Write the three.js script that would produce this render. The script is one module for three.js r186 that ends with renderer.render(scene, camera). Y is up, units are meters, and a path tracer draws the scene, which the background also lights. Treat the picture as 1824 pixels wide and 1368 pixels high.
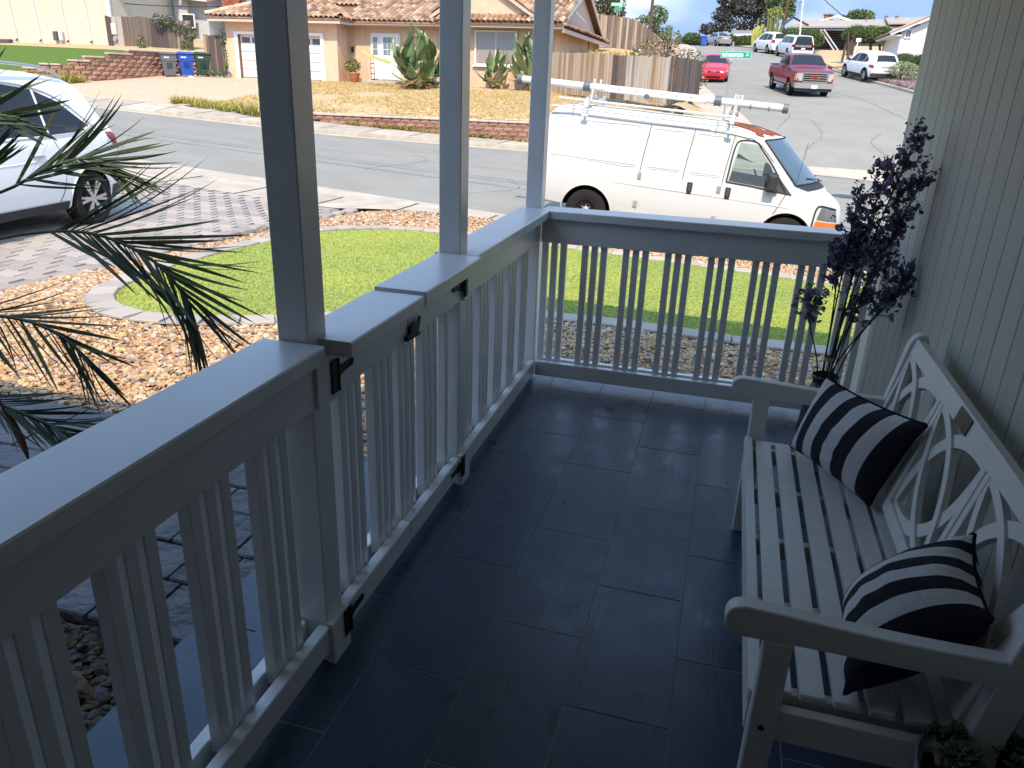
import * as THREE from 'three';
import { mergeGeometries, mergeVertices, toCreasedNormals } from 'three/addons/utils/BufferGeometryUtils.js';
import { Brush, Evaluator, SUBTRACTION } from 'three-bvh-csg';

// ---------- camera, sky, sun, exposure ----------
const scene = new THREE.Scene();
const camera = new THREE.PerspectiveCamera(53.77, 4 / 3, 0.05, 2000);
camera.position.set(0, 1.7, 0);
camera.rotation.set(-0.377757, 0.260055, 0.038995, 'YXZ');
const renderer = new THREE.WebGLRenderer({ antialias: true });
renderer.setSize(1024, 768);
renderer.toneMapping = THREE.LinearToneMapping;
renderer.toneMappingExposure = 2.55;
renderer.shadowMap.enabled = true;

const R = mulberry(7);
function mulberry(a) { return () => { a |= 0; a = a + 0x6D2B79F5 | 0; let t = Math.imul(a ^ a >>> 15, 1 | a); t = t + Math.imul(t ^ t >>> 7, 61 | t) ^ t; return ((t ^ t >>> 14) >>> 0) / 4294967296; }; }
const rr = (a, b) => a + (b - a) * R(), lerp = (a, b, t) => a + (b - a) * t, clamp = (x, a = 0, b = 1) => Math.min(b, Math.max(a, x));
const sst = (a, b, x) => { const t = clamp((x - a) / (b - a)); return t * t * (3 - 2 * t); };
const V = (x, y, z) => new THREE.Vector3(x, y, z);
// periodic value noise
const NT = (() => { const r = mulberry(11), a = new Float32Array(65536); for (let i = 0; i < 65536; i++) a[i] = r(); return a; })();
const hash = (x, y, s = 0) => NT[((x * 73 + y * 179 + s * 997) ^ (y * 31 + x * 7 + s * 53)) & 65535];
function vnoise(x, y, p = 256, s = 0) {
  const xi = Math.floor(x), yi = Math.floor(y), fx = x - xi, fy = y - yi, u = fx * fx * (3 - 2 * fx), v = fy * fy * (3 - 2 * fy);
  const m = (k) => ((k % p) + p) % p, a = hash(m(xi), m(yi), s), b = hash(m(xi + 1), m(yi), s), c = hash(m(xi), m(yi + 1), s), d = hash(m(xi + 1), m(yi + 1), s);
  return lerp(lerp(a, b, u), lerp(c, d, u), v);
}
const fbm = (x, y, p, o = 4, s = 0) => { let v = 0, a = 0.5, t = 0; for (let i = 0; i < o; i++) { v += a * vnoise(x, y, p, s + i); t += a; a *= 0.5; x *= 2; y *= 2; p *= 2; } return v / t; };

const SUN = V(0.2, 1, 0.82).normalize();
(() => {
  const w = 1024, h = 512, d = new Float32Array(w * h * 4);
  for (let j = 0; j < h; j++) for (let i = 0; i < w; i++) {
    const el = ((j + 0.5) / h - 0.5) * Math.PI, az = ((i + 0.5) / w - 0.5) * 2 * Math.PI, x = Math.cos(el) * Math.cos(az), y = Math.sin(el), z = Math.cos(el) * Math.sin(az);
    const t = Math.pow(clamp(y), 0.55);
    let c = [lerp(0.275, 0.235, t), lerp(0.40, 0.39, t), lerp(0.60, 0.675, t)].map((v) => v * (0.47 + 0.40 * (1 + x * SUN.x + y * SUN.y + z * SUN.z)));
    const g = Math.pow(clamp(x * SUN.x + y * SUN.y + z * SUN.z), 5) * 0.35; c = c.map((v, k) => v + g * [1, 0.96, 0.9][k]);
    const px = az / Math.PI * 12, py = el * 26;
    const n = fbm(px + 40, py, 24, 5, 3), m2 = fbm(px * 3 + 9, py * 2, 72, 4, 9);
    const cl = sst(0.53, 0.74, n * 0.75 + m2 * 0.25) * sst(-0.02, 0.04, y) * (1 - sst(0.45, 0.8, y)) * 0.75;
    c = c.map((v, k) => lerp(v, [0.56, 0.6, 0.66][k], cl));
    if (y < 0) c = c.map((v, k) => lerp(v, [0.30, 0.28, 0.25][k], sst(0, -0.05, y) * 0.0 + sst(-0.02, -0.15, y)));
    const k = (j * w + i) * 4; d[k] = c[0]; d[k + 1] = c[1]; d[k + 2] = c[2]; d[k + 3] = 1;
  }
  const t = new THREE.DataTexture(d, w, h, THREE.RGBAFormat, THREE.FloatType);
  t.mapping = THREE.EquirectangularReflectionMapping; t.magFilter = t.minFilter = THREE.LinearFilter; t.needsUpdate = true;
  scene.background = t; scene.environment = t;
})();
const sun = new THREE.DirectionalLight(0xffe9cf, 2.35);
sun.position.copy(SUN).multiplyScalar(120); sun.name = 'sun'; sun.castShadow = true; sun.shadow.mapSize.set(4096, 4096);
Object.assign(sun.shadow.camera, { left: -70, right: 70, top: 70, bottom: -70, near: 1, far: 300 });
scene.add(sun, sun.target);

// ---------- helpers ----------
const used = {};
const numbered = (n) => { const k = used[n] = (used[n] ?? -1) + 1; return k ? `${n}_${String(k).padStart(3, '0')}` : n; };
function thing(name, label, category, group, pos = [0, 0, 0], ry = 0) {
  const o = new THREE.Group(); o.name = numbered(name); o.position.set(...pos); o.rotation.y = ry; o.userData = { label, category }; if (group) o.userData.group = group; scene.add(o); return o;
}
function mesh(name, geo, mat, parent, pos, rot) {
  const o = new THREE.Mesh(geo, mat); o.name = parent ? name : numbered(name); if (pos) o.position.set(...pos); if (rot) o.rotation.set(...rot); (parent ?? scene).add(o); return o;
}
function tag(o, label, category, group) { Object.assign(o.userData, { label, category }); if (group) o.userData.group = group; return o; }
function struct(name, geo, mat, label) { const o = mesh(name, geo, mat); o.userData.kind = 'structure'; if (label) o.userData.label = label; return o; }
function dup(o, pos, ry, label) { const c = o.clone(); c.name = numbered(o.name.replace(/_\d{3}$/, '')); c.userData = { ...o.userData, label }; c.position.set(...pos); c.rotation.y = ry; scene.add(c); return c; }
const xf = (g, p = [0, 0, 0], r = [0, 0, 0], s = 1) => g.applyMatrix4(new THREE.Matrix4().compose(V(...p), new THREE.Quaternion().setFromEuler(new THREE.Euler(...r)), Array.isArray(s) ? V(...s) : V(s, s, s)));
// box with uv in metres, chamfered by e
function box(w, h, d, e = 0) {
  let g;
  if (e > 0) {
    const s = new THREE.Shape(), a = w / 2 - e, b = h / 2 - e;
    s.moveTo(-a, -b); s.lineTo(a, -b); s.lineTo(a, b); s.lineTo(-a, b); s.closePath();
    g = new THREE.ExtrudeGeometry(s, { depth: d - 2 * e, bevelEnabled: true, bevelThickness: e, bevelSize: e, bevelSegments: 1 }); g.translate(0, 0, -d / 2 + e);
    const p = g.attributes.position, n = g.attributes.normal, uv = g.attributes.uv;
    for (let i = 0; i < p.count; i++) { const ax = Math.abs(n.getX(i)), ay = Math.abs(n.getY(i)), az = Math.abs(n.getZ(i)); if (az >= ax && az >= ay) uv.setXY(i, p.getX(i), p.getY(i)); else if (ax >= ay) uv.setXY(i, p.getZ(i), p.getY(i)); else uv.setXY(i, p.getX(i), p.getZ(i)); }
  } else {
    g = new THREE.BoxGeometry(w, h, d); const uv = g.attributes.uv, S = [[d, h], [d, h], [w, d], [w, d], [w, h], [w, h]];
    for (let i = 0; i < 24; i++) { const s = S[i >> 2]; uv.setXY(i, uv.getX(i) * s[0], uv.getY(i) * s[1]); }
    g = g.toNonIndexed();
  }
  return g;
}
const boxAt = (x0, x1, y0, y1, z0, z1, e) => box(Math.abs(x1 - x0), Math.abs(y1 - y0), Math.abs(z1 - z0), e).translate((x0 + x1) / 2, (y0 + y1) / 2, (z0 + z1) / 2);
const flat = (g) => { g = g.index ? g.toNonIndexed() : g; for (const k of Object.keys(g.attributes)) if (!['position', 'normal', 'uv', 'color'].includes(k)) g.deleteAttribute(k); return g; };
const join = (a) => mergeGeometries(a.map(flat));
const tube = (pts, r, seg = 24, rs = 8, closed = false) => flat(new THREE.TubeGeometry(new THREE.CatmullRomCurve3(pts.map((p) => V(...p)), closed, 'centripetal'), seg, r, rs, closed));
const rod = (a, b, r, rs = 8, r2 = r) => { a = V(...a); b = V(...b); const d = b.clone().sub(a), L = d.length(); const g = new THREE.CylinderGeometry(r2, r, L, rs); g.applyQuaternion(new THREE.Quaternion().setFromUnitVectors(V(0, 1, 0), d.normalize())); g.translate(...a.add(b).multiplyScalar(0.5).toArray()); return flat(g); };
const lathe = (pts, seg = 24) => flat(new THREE.LatheGeometry(pts.map((p) => new THREE.Vector2(...p)), seg));
// bar between two points with rectangular section (w across, t thick)
function bar(a, b, w, t, up = [0, 1, 0], e = 0) { a = V(...a); b = V(...b); const d = b.clone().sub(a), L = d.length(); const g = box(w, t, L, e); const zA = d.normalize(), xA = V(...up).cross(zA).normalize(), yA = zA.clone().cross(xA); g.applyMatrix4(new THREE.Matrix4().makeBasis(xA, yA, zA).setPosition(a.add(b).multiplyScalar(0.5))); return g; }
// grid surface from f(u,v) -> [x,y,z]; uv from g(x,y,z) or in u,v
function grid(nu, nv, f, uvf) {
  const p = [], uv = [], idx = [];
  for (let j = 0; j <= nv; j++) for (let i = 0; i <= nu; i++) { const q = f(i / nu, j / nv); p.push(...q); uv.push(...(uvf ? uvf(q, i / nu, j / nv) : [i / nu, j / nv])); }
  for (let j = 0; j < nv; j++) for (let i = 0; i < nu; i++) { const a = j * (nu + 1) + i, b = a + 1, c = a + nu + 1, d = c + 1; idx.push(a, b, d, a, d, c); }
  const g = new THREE.BufferGeometry(); g.setAttribute('position', new THREE.Float32BufferAttribute(p, 3)); g.setAttribute('uv', new THREE.Float32BufferAttribute(uv, 2)); g.setIndex(idx); g.computeVertexNormals(); return g;
}
const pl = (pts, k) => (x) => { if (x <= pts[0][0]) return pts[0][k ?? 1]; for (let i = 1; i < pts.length; i++) if (x <= pts[i][0]) return lerp(pts[i - 1][k ?? 1], pts[i][k ?? 1], (x - pts[i - 1][0]) / (pts[i][0] - pts[i - 1][0])); return pts[pts.length - 1][k ?? 1]; };
const inPoly = (x, z, P) => { let c = false; for (let i = 0, j = P.length - 1; i < P.length; j = i++) if ((P[i][1] > z) !== (P[j][1] > z) && x < (P[j][0] - P[i][0]) * (z - P[i][1]) / (P[j][1] - P[i][1]) + P[i][0]) c = !c; return c; };
const smoothLoop = (P, n, closed = true) => new THREE.CatmullRomCurve3(P.map(([x, z]) => V(x, 0, z)), closed, 'centripetal').getSpacedPoints(n).map((v) => [v.x, v.z]);

// ---------- textures and materials ----------
function tex(n, f, srgb = true, rep = 1) {
  const d = new Uint8Array(n * n * 4);
  for (let j = 0; j < n; j++) for (let i = 0; i < n; i++) { let c = f(i / n, j / n); if (typeof c === 'number') c = [c, c, c]; const k = (j * n + i) * 4; for (let q = 0; q < 3; q++) d[k + q] = clamp(c[q]) * 255; d[k + 3] = 255; }
  const t = new THREE.DataTexture(d, n, n); t.wrapS = t.wrapT = THREE.RepeatWrapping; t.magFilter = THREE.LinearFilter; t.minFilter = THREE.LinearMipmapLinearFilter; t.generateMipmaps = true; if (srgb) t.colorSpace = THREE.SRGBColorSpace; t.repeat.set(rep, rep); t.needsUpdate = true; return t;
}
const lin2s = (v) => v <= 0.0031308 ? v * 12.92 : 1.055 * Math.pow(v, 1 / 2.4) - 0.055;
const C = (r, g, b) => new THREE.Color().setRGB(r, g, b);
const rgb = (c, k) => c.map((v) => lin2s(clamp(v * k)));
const S = (color, o = {}) => new ((o.roughness ?? 0.7) >= 0.85 ? THREE.MeshPhysicalMaterial : THREE.MeshStandardMaterial)({ ...((o.roughness ?? 0.7) >= 0.85 ? { specularIntensity: 0.2 } : {}), color: o.map ? 0xffffff : Array.isArray(color) ? C(...color) : color, roughness: 0.7, side: THREE.DoubleSide, ...o });
const P = (color, o = {}) => new THREE.MeshPhysicalMaterial({ color: o.map ? 0xffffff : Array.isArray(color) ? C(...color) : color, roughness: 0.5, side: THREE.DoubleSide, ...o });
// mottled texture of base linear colour c: contrast a, frequency f cells, anisotropy ax, ay
const mottle = (n, c, a, f, ax = 1, ay = 1, s = 0, c2 = null, o = 5) => tex(n, (u, v) => { const k = fbm(u * f * ax, v * f * ay, f * 1, o, s); const q = (k - 0.5) * 2; return c2 ? rgb(c.map((x, i) => lerp(x, c2[i], clamp(0.5 + q * a * 2))), 1) : rgb(c, 1 + q * a); });
// fbm with separate periods so stretched noise still tiles
const str = (u, v, fx, fy, s) => { let r = 0, a = 0.5, t = 0; for (let i = 0; i < 4; i++) { const xi = u * fx, yi = v * fy; const x0 = Math.floor(xi), y0 = Math.floor(yi), px = xi - x0, py = yi - y0, q = px * px * (3 - 2 * px), w = py * py * (3 - 2 * py); const h = (x, y) => hash(x % fx, y % fy, s + i * 7); r += a * lerp(lerp(h(x0, y0), h(x0 + 1, y0), q), lerp(h(x0, y0 + 1), h(x0 + 1, y0 + 1), q), w); t += a; a *= 0.55; fx *= 2; fy *= 2; } return r / t; };
const strTex = (n, c, a, fx, fy, s, c2, rep = 1, srgb = true) => tex(n, (u, v) => { const k = (str(u, v, fx, fy, s) - 0.5) * 2; return srgb ? rgb(c.map((x, i) => c2 ? lerp(x, c2[i], clamp(0.5 + k * a * 1.6)) : x * (1 + k * a)), 1) : 0.5 + k * a; }, srgb, rep);

const fineBump = tex(256, (u, v) => str(u, v, 64, 64, 5), false, 8);
const coarseBump = tex(512, (u, v) => str(u, v, 24, 24, 8), false, 1);
const brush = strTex(256, null, 0.5, 12, 96, 4, null, 1, false);
const M = {
  white: P([0.66, 0.67, 0.66], { roughness: 0.3, map: strTex(256, [0.73, 0.73, 0.71], 0.05, 6, 6, 21), bumpMap: brush, bumpScale: 0.0003, clearcoat: 0.4, clearcoatRoughness: 0.3 }),
  bench: P([0.72, 0.71, 0.67], { roughness: 0.42, map: strTex(256, [0.72, 0.71, 0.67], 0.06, 8, 40, 22), bumpMap: brush, bumpScale: 0.0003 }),
  iron: S([0.012, 0.012, 0.013], { roughness: 0.5, metalness: 0.3, bumpMap: fineBump, bumpScale: 0.001 }),
  dark: S([0.012, 0.012, 0.012], { roughness: 0.9 }),
  siding: S([0.36, 0.41, 0.36], { roughness: 0.75, map: strTex(512, [0.46, 0.46, 0.395], 0.07, 24, 4, 31), bumpMap: strTex(256, null, 0.5, 40, 3, 33, null, 1, false), bumpScale: 0.001 }),
  concrete: S([0.5, 0.46, 0.39], { roughness: 0.9, map: strTex(512, [0.42, 0.37, 0.295], 0.25, 10, 10, 41, null, 0.5), bumpMap: coarseBump, bumpScale: 0.004 }),
  asphalt: P([0.27, 0.28, 0.27], { specularIntensity: 0.3, roughness: 0.95, map: tex(1024, (u, v) => { const k = 1 + (str(u, v, 12, 12, 51) - 0.5) * 0.22 + (hash(Math.floor(u * 1024), Math.floor(v * 1024), 3) - 0.5) * 0.4; return rgb([0.245, 0.238, 0.205], k); }, true, 0.25), bumpMap: tex(512, (u, v) => hash(Math.floor(u * 512), Math.floor(v * 512), 5) * 0.6 + str(u, v, 40, 40, 6) * 0.4, false, 0.5), bumpScale: 0.006 }),
  chrome: S([0.75, 0.75, 0.75], { metalness: 1, roughness: 0.18 }),
  alloy: S([0.55, 0.55, 0.55], { metalness: 0.9, roughness: 0.3 }),
  tyre: S([0.022, 0.021, 0.02], { roughness: 0.85, bumpMap: fineBump, bumpScale: 0.004 }),
  glass: P([0.01, 0.013, 0.016], { roughness: 0.04, specularIntensity: 1, clearcoat: 1, clearcoatRoughness: 0.03 }),
  rubber: S([0.02, 0.02, 0.02], { roughness: 0.7 }),
};

// ---------- ground levels ----------
const yst = (x) => -0.90 - 0.064 * x;
const pvz = (x) => lerp(-12.1, -12.8, sst(-6.4, -4.2, x));
const curbH = (x) => 0.015 + 0.1 * sst(-6.9, -5.6, x);
const yyard = (x, z) => lerp(-0.15, yst(x) + curbH(x) + 0.005, clamp((-z - 4.5) / 7.6)) - 0.07 * sst(-5.2, -6.3, x);
const ydrive = (x, z) => lerp(lerp(-0.29, -0.35, clamp((-z - 6) / 6)) + (x + 8) * -0.012, yst(x) + curbH(x) + 0.01, sst(-8.8, -12.1, z));
const FC = [[-60, -22.5, 2.3], [-40, -23, 1.35], [-22.85, -24, 0.4], [-13.4, -25.2, -0.2], [-6.9, -26.8, -0.47], [-1, -27.6, -0.62], [2.86, -28, -0.756], [12, -28.5, -1.25], [40, -29, -2.6]];
const fz = pl(FC, 1), fy = pl(FC, 2);
const ZP = (a) => { const f = pl(a.map(([z, v]) => [-z, v])); return (z) => f(-z); };
const prof = ZP([[-27, -0.85], [-29, -0.62], [-32, -0.02], [-36, 0.72], [-42, 1.5], [-50, 2.15], [-60, 3.2], [-72, 4.42], [-86, 5.6], [-102, 6.68], [-118, 7.45], [-140, 8.0]]);
const xL = ZP([[-27, 2.9], [-28, 2.7], [-30, 1.75], [-33, 0.9], [-36, 0.18], [-42, -1.35], [-50, -2.63], [-60, -3.2], [-72, -3.9], [-86, -5], [-102, -6.9], [-118, -10.5], [-140, -17]]);
const xR = ZP([[-27, 40], [-29, 24], [-32, 16], [-36, 11.8], [-45, 9.2], [-50, 8.5], [-55, 7.1], [-62, 5.7], [-72, 5.2], [-80, 4.1], [-90, 1.6], [-101, -0.6], [-115, -4.2], [-140, -12]]);
const yfront = (x) => pl([[-60, 1.9], [-33, 0.9], [-28, 0.70], [-24.7, 0.6], [-19.85, 0.47], [-15.5, 0.12], [-7.5, -0.32], [2, -0.55]])(x);   // back of the far footway
const wz = pl([[-20, -26.5], [-15.2, -27.1], [-7.4, -28.6], [-3.2, -29.6]]);
const ylawn = (x, z) => { const t = clamp((wz(x) - z) / (wz(x) + 35)); return lerp(0.42, 1.45, Math.pow(t, 0.85)) + 0.02 * Math.sin(x * 1.7 + z); };
const yfdrive = (x, z) => lerp(yfront(x), 1.45, clamp((-z - 26) / 9));
const yleft = (x, z) => lerp(0.95, 2.62, clamp((-z - 29.8) / 8)) + (-33 - x) * 0.01;
const yback = (x, z) => { const b = ZP([[-36, 1.5], [-38.5, 2.6], [-42, 3.1], [-48, 3.7], [-60, 4.7], [-80, 6.0], [-102, 7.0], [-140, 8.2]])(z); return lerp(b, prof(z) + 0.13, sst(4.5, 1.4, xL(z) - x)); };
const yright = (x, z) => prof(z) + 0.14 + Math.max(0, x - xR(z) - 1.2) * 0.05;

const uvXZ = (k = 1) => (q) => [q[0] * k, q[2] * k];
const strip = (n, m, fa, fb, k = 1) => grid(n, m, (u, v) => { const a = fa(u), b = fb(u); return [lerp(a[0], b[0], v), lerp(a[1], b[1], v), lerp(a[2], b[2], v)]; }, uvXZ(k));
const X = (a, b) => (u) => lerp(a, b, u);

// far underlay out to the horizon
struct('ground', grid(8, 8, (u, v) => [lerp(-900, 900, u), -6, lerp(400, -1500, v)], uvXZ(0.2)), S([0.2, 0.17, 0.11], { map: mottle(256, [0.22, 0.19, 0.12], 0.3, 8, 1, 1, 61), roughness: 1 }));
// street
struct('street', grid(160, 14, (u, v) => { const x = lerp(-60, 40, u), t = v; return [x, lerp(yst(x), fy(x), t) + 0.07 * Math.sin(Math.PI * t), lerp(-14.1, fz(x) + 0.5, t)]; }, uvXZ(0.5)), M.asphalt);
struct('side_street', grid(12, 90, (u, v) => { const z = lerp(-29.0, -139, Math.pow(v, 1.3)); return [lerp(xL(z), xR(z), u), prof(z) + 0.05 * Math.sin(Math.PI * u), z]; }, uvXZ(0.5)), M.asphalt);
const gutterM = M.concrete;
struct('valley_gutter', grid(60, 4, (u, v) => { const x = lerp(1.2, 40, u), t = v; return [x, lerp(fy(x), Math.max(fy(x), prof(-29.0)), t) - 0.03 * Math.sin(Math.PI * t) + 0.012, lerp(fz(x) + 0.5, Math.min(fz(x) - 0.9, -29.02), t)]; }, uvXZ(0.5)), gutterM);
struct('gutter_pan', grid(120, 1, (u, v) => { const x = lerp(-60, 40, u); return [x, yst(x) + 0.004 + 0.012 * (1 - v), lerp(-13.5, -14.12, v)]; }, uvXZ(0.5)), gutterM);
struct('far_gutter_pan', grid(120, 1, (u, v) => { const x = lerp(-60, 1.2, u); return [x, fy(x) + 0.008, lerp(fz(x) + 0.02, fz(x) + 0.56, v)]; }, uvXZ(0.5)), gutterM);
{ // cracks and sealed joints in the old asphalt
  const cm = P([0.13, 0.13, 0.125], { roughness: 1, specularIntensity: 0.2 }), ys = (x, z) => { if (z < fz(x) + 0.5) return prof(z) + 0.05 * Math.sin(Math.PI * clamp((x - xL(z)) / (xR(z) - xL(z)))); const t = clamp((-14.1 - z) / (-14.1 - fz(x) - 0.5)); return lerp(yst(x), fy(x), t) + 0.07 * Math.sin(Math.PI * t); };
  const crack = (pts, w) => { const c = new THREE.CatmullRomCurve3(pts.map(([x, z]) => V(x, 0, z))), n = pts.length * 14, pos = [], idx = []; for (let i = 0; i <= n; i++) { const q = c.getPoint(i / n), T = c.getTangent(i / n), k = w * rr(0.15, 0.75), jx = rr(-1, 1) * w * 2.2, jz = rr(-1, 1) * w * 2.2; for (const s of [1, -1]) { const x = q.x + jx + T.z * s * k, z = q.z + jz - T.x * s * k; pos.push(x, ys(x, z) + 0.006, z); } if (i) idx.push(i * 2 - 2, i * 2 - 1, i * 2, i * 2, i * 2 - 1, i * 2 + 1); } const g = new THREE.BufferGeometry(); g.setAttribute('position', new THREE.Float32BufferAttribute(pos, 3)); g.setIndex(idx); g.computeVertexNormals(); struct('asphalt_crack', g, cm); };
  crack([[8, -31.5], [7.0, -36], [6.0, -41], [4.4, -48], [3.4, -55]], 0.03); crack([[1.6, -34], [2.2, -37], [1.4, -40]], 0.02); crack([[0.5, -52], [2.5, -53], [5, -52]], 0.04); crack([[2.6, -31], [3.3, -33.5], [3.0, -36]], 0.02); crack([[-4, -60], [0, -58], [4, -59]], 0.05); crack([[5.4, -30.5], [5.0, -32.5], [5.5, -34]], 0.02);
  crack([[-30, -18.6], [-22, -18.8], [-14, -19.4], [-6, -20], [3, -20.6]], 0.012); crack([[-9, -21.5], [-8, -20], [-8.4, -17]], 0.012); crack([[-16, -16.5], [-14.5, -15.2], [-12.5, -15.8]], 0.012); crack([[-5.2, -18.4], [-4.6, -17.2], [-5.4, -15.6]], 0.012);
}
// near kerb and pavement slabs
const kerb = (n, f, h, w, back) => grid(n, 3, (u, v) => { const [x, y, z, H] = f(u), k = Math.round(v * 3), hh = H ?? h; return [[x, y - 0.02, z], [x, y + hh, z], [x, y + hh + 0.004, z + back * w], [x, y - 0.05, z + back * w]][k]; }, (q) => [q[0], q[2] + q[1]]);
struct('kerb', toCreasedNormals(kerb(120, (u) => { const x = lerp(-60, 40, u); return [x, yst(x), -13.5, curbH(x)]; }, 0.11, 0.15, 1), 0.6), gutterM);
struct('far_kerb', toCreasedNormals(kerb(100, (u) => { const x = lerp(-60, 1.4, u), dr = sst(-29, -27.5, x) * (1 - sst(-20.5, -19, x)); return [x, fy(x), fz(x), 0.13 - 0.1 * dr]; }, 0.12, 0.15, -1), 0.6), gutterM);
{
  const slab = (name, f0, f1, n) => { const root = new THREE.Group(); root.name = numbered(name); root.userData.kind = 'structure'; scene.add(root); const ms = [0, 1, 2].map((i) => { const m = M.concrete.clone(); m.color.setScalar(1 - 0.06 * i); return m; });
    for (let i = 0; i < n; i++) { const a = i / n + 0.0006, b = (i + 1) / n - 0.0006; mesh('paving_slab', grid(3, 2, (u, v) => { const t = lerp(a, b, u), p = f0(t), q = f1(t); return [lerp(p[0], q[0], v), lerp(p[1], q[1], v), lerp(p[2], q[2], v)]; }, uvXZ(0.5)), ms[i % 3], root); }
    struct(name + '_bed', strip(60, 1, (t) => { const p = f0(t); return [p[0], p[1] - 0.012, p[2]]; }, (t) => { const p = f1(t); return [p[0], p[1] - 0.012, p[2]]; }), S([0.2, 0.17, 0.13])); };
  slab('pavement', (t) => { const x = lerp(-30, 16, t); return [x, yst(x) + curbH(x) + 0.004, -13.36]; }, (t) => { const x = lerp(-30, 16, t); return [x, yst(x) + curbH(x) + 0.012, pvz(x)]; }, 30);
  slab('far_pavement', (t) => { const x = lerp(-45, 1.3, t), dr = sst(-29, -27.5, x) * (1 - sst(-20.5, -19, x)); return [x, fy(x) + 0.134 - 0.1 * dr, fz(x) - 0.15]; }, (t) => { const x = lerp(-45, 1.3, t); return [x, Math.max(yfront(x), fy(x) + 0.15), Math.min(fz(x) - 1.3, x < -19.9 ? -26 : wz(x) + 0.05)]; }, 30);
}
struct('side_kerb', toCreasedNormals(grid(80, 3, (u, v) => { const z = lerp(-29, -130, u), k = Math.round(v * 3); return [[xL(z), prof(z) - 0.02, z], [xL(z), prof(z) + 0.13, z], [xL(z) - 0.16, prof(z) + 0.134, z], [xL(z) - 0.16, prof(z) - 0.1, z]][k]; }, (q) => [q[2], q[0]]), 0.6), gutterM);
struct('side_pavement', grid(80, 2, (u, v) => { const z = lerp(-27.8, -125, u), x = xL(z) - 0.15; return [lerp(x, x - 1.6, v), prof(z) + 0.138 + 0.03 * v, z]; }, uvXZ(0.5)), gutterM);
struct('opposite_kerb', toCreasedNormals(grid(80, 3, (u, v) => { const z = lerp(-30, -130, u), k = Math.round(v * 3); return [[xR(z), prof(z) - 0.02, z], [xR(z), prof(z) + 0.13, z], [xR(z) + 0.16, prof(z) + 0.134, z], [xR(z) + 0.16, prof(z) - 0.1, z]][k]; }, (q) => [q[2], q[0]]), 0.6), gutterM);

// ---------- near yard ----------
const gravelTex = tex(512, (u, v) => { const k = str(u, v, 64, 64, 71), h = hash(Math.floor(u * 128), Math.floor(v * 128), 72); return rgb([lerp(0.34, 0.5, h), lerp(0.23, 0.36, h), lerp(0.13, 0.23, h)], 0.45 + k * 0.7); }, true, 0.6);
struct('gravel_bed', grid(90, 90, (u, v) => { const x = lerp(-6.42, 12, u), z = lerp(7, pvz(x), v); return [x, yyard(x, z) - 0.012, z]; }, uvXZ(1)), S(0xffffff, { map: gravelTex, roughness: 1, bumpMap: coarseBump, bumpScale: 0.02 }));
const LAWN = [[-5.06, -5.3], [-5.33, -5.9], [-5.52, -6.7], [-5.55, -8.4], [-5.3, -9.7], [-4.75, -10.4], [-4.0, -10.75], [-2.2, -11.05], [-0.6, -11.2], [1.5, -11.4], [6, -11.6], [6.4, -9], [6, -6.72], [1.28, -6.72], [0.2, -6.66], [-1.34, -6.68], [-2.4, -6.2], [-3.5, -5.27], [-4.06, -4.97], [-4.56, -4.95]];
const lawnLoop = smoothLoop(LAWN, 130).slice(0, 130);
const turf = tex(512, (u, v) => { const k = str(u, v, 90, 90, 81), b = str(u, v, 7, 7, 82); return rgb([0.27, 0.35, 0.07].map((c, i) => lerp(c, [0.33, 0.40, 0.11][i], b)), 0.55 + k * 0.8); }, true, 0.9);
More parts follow.
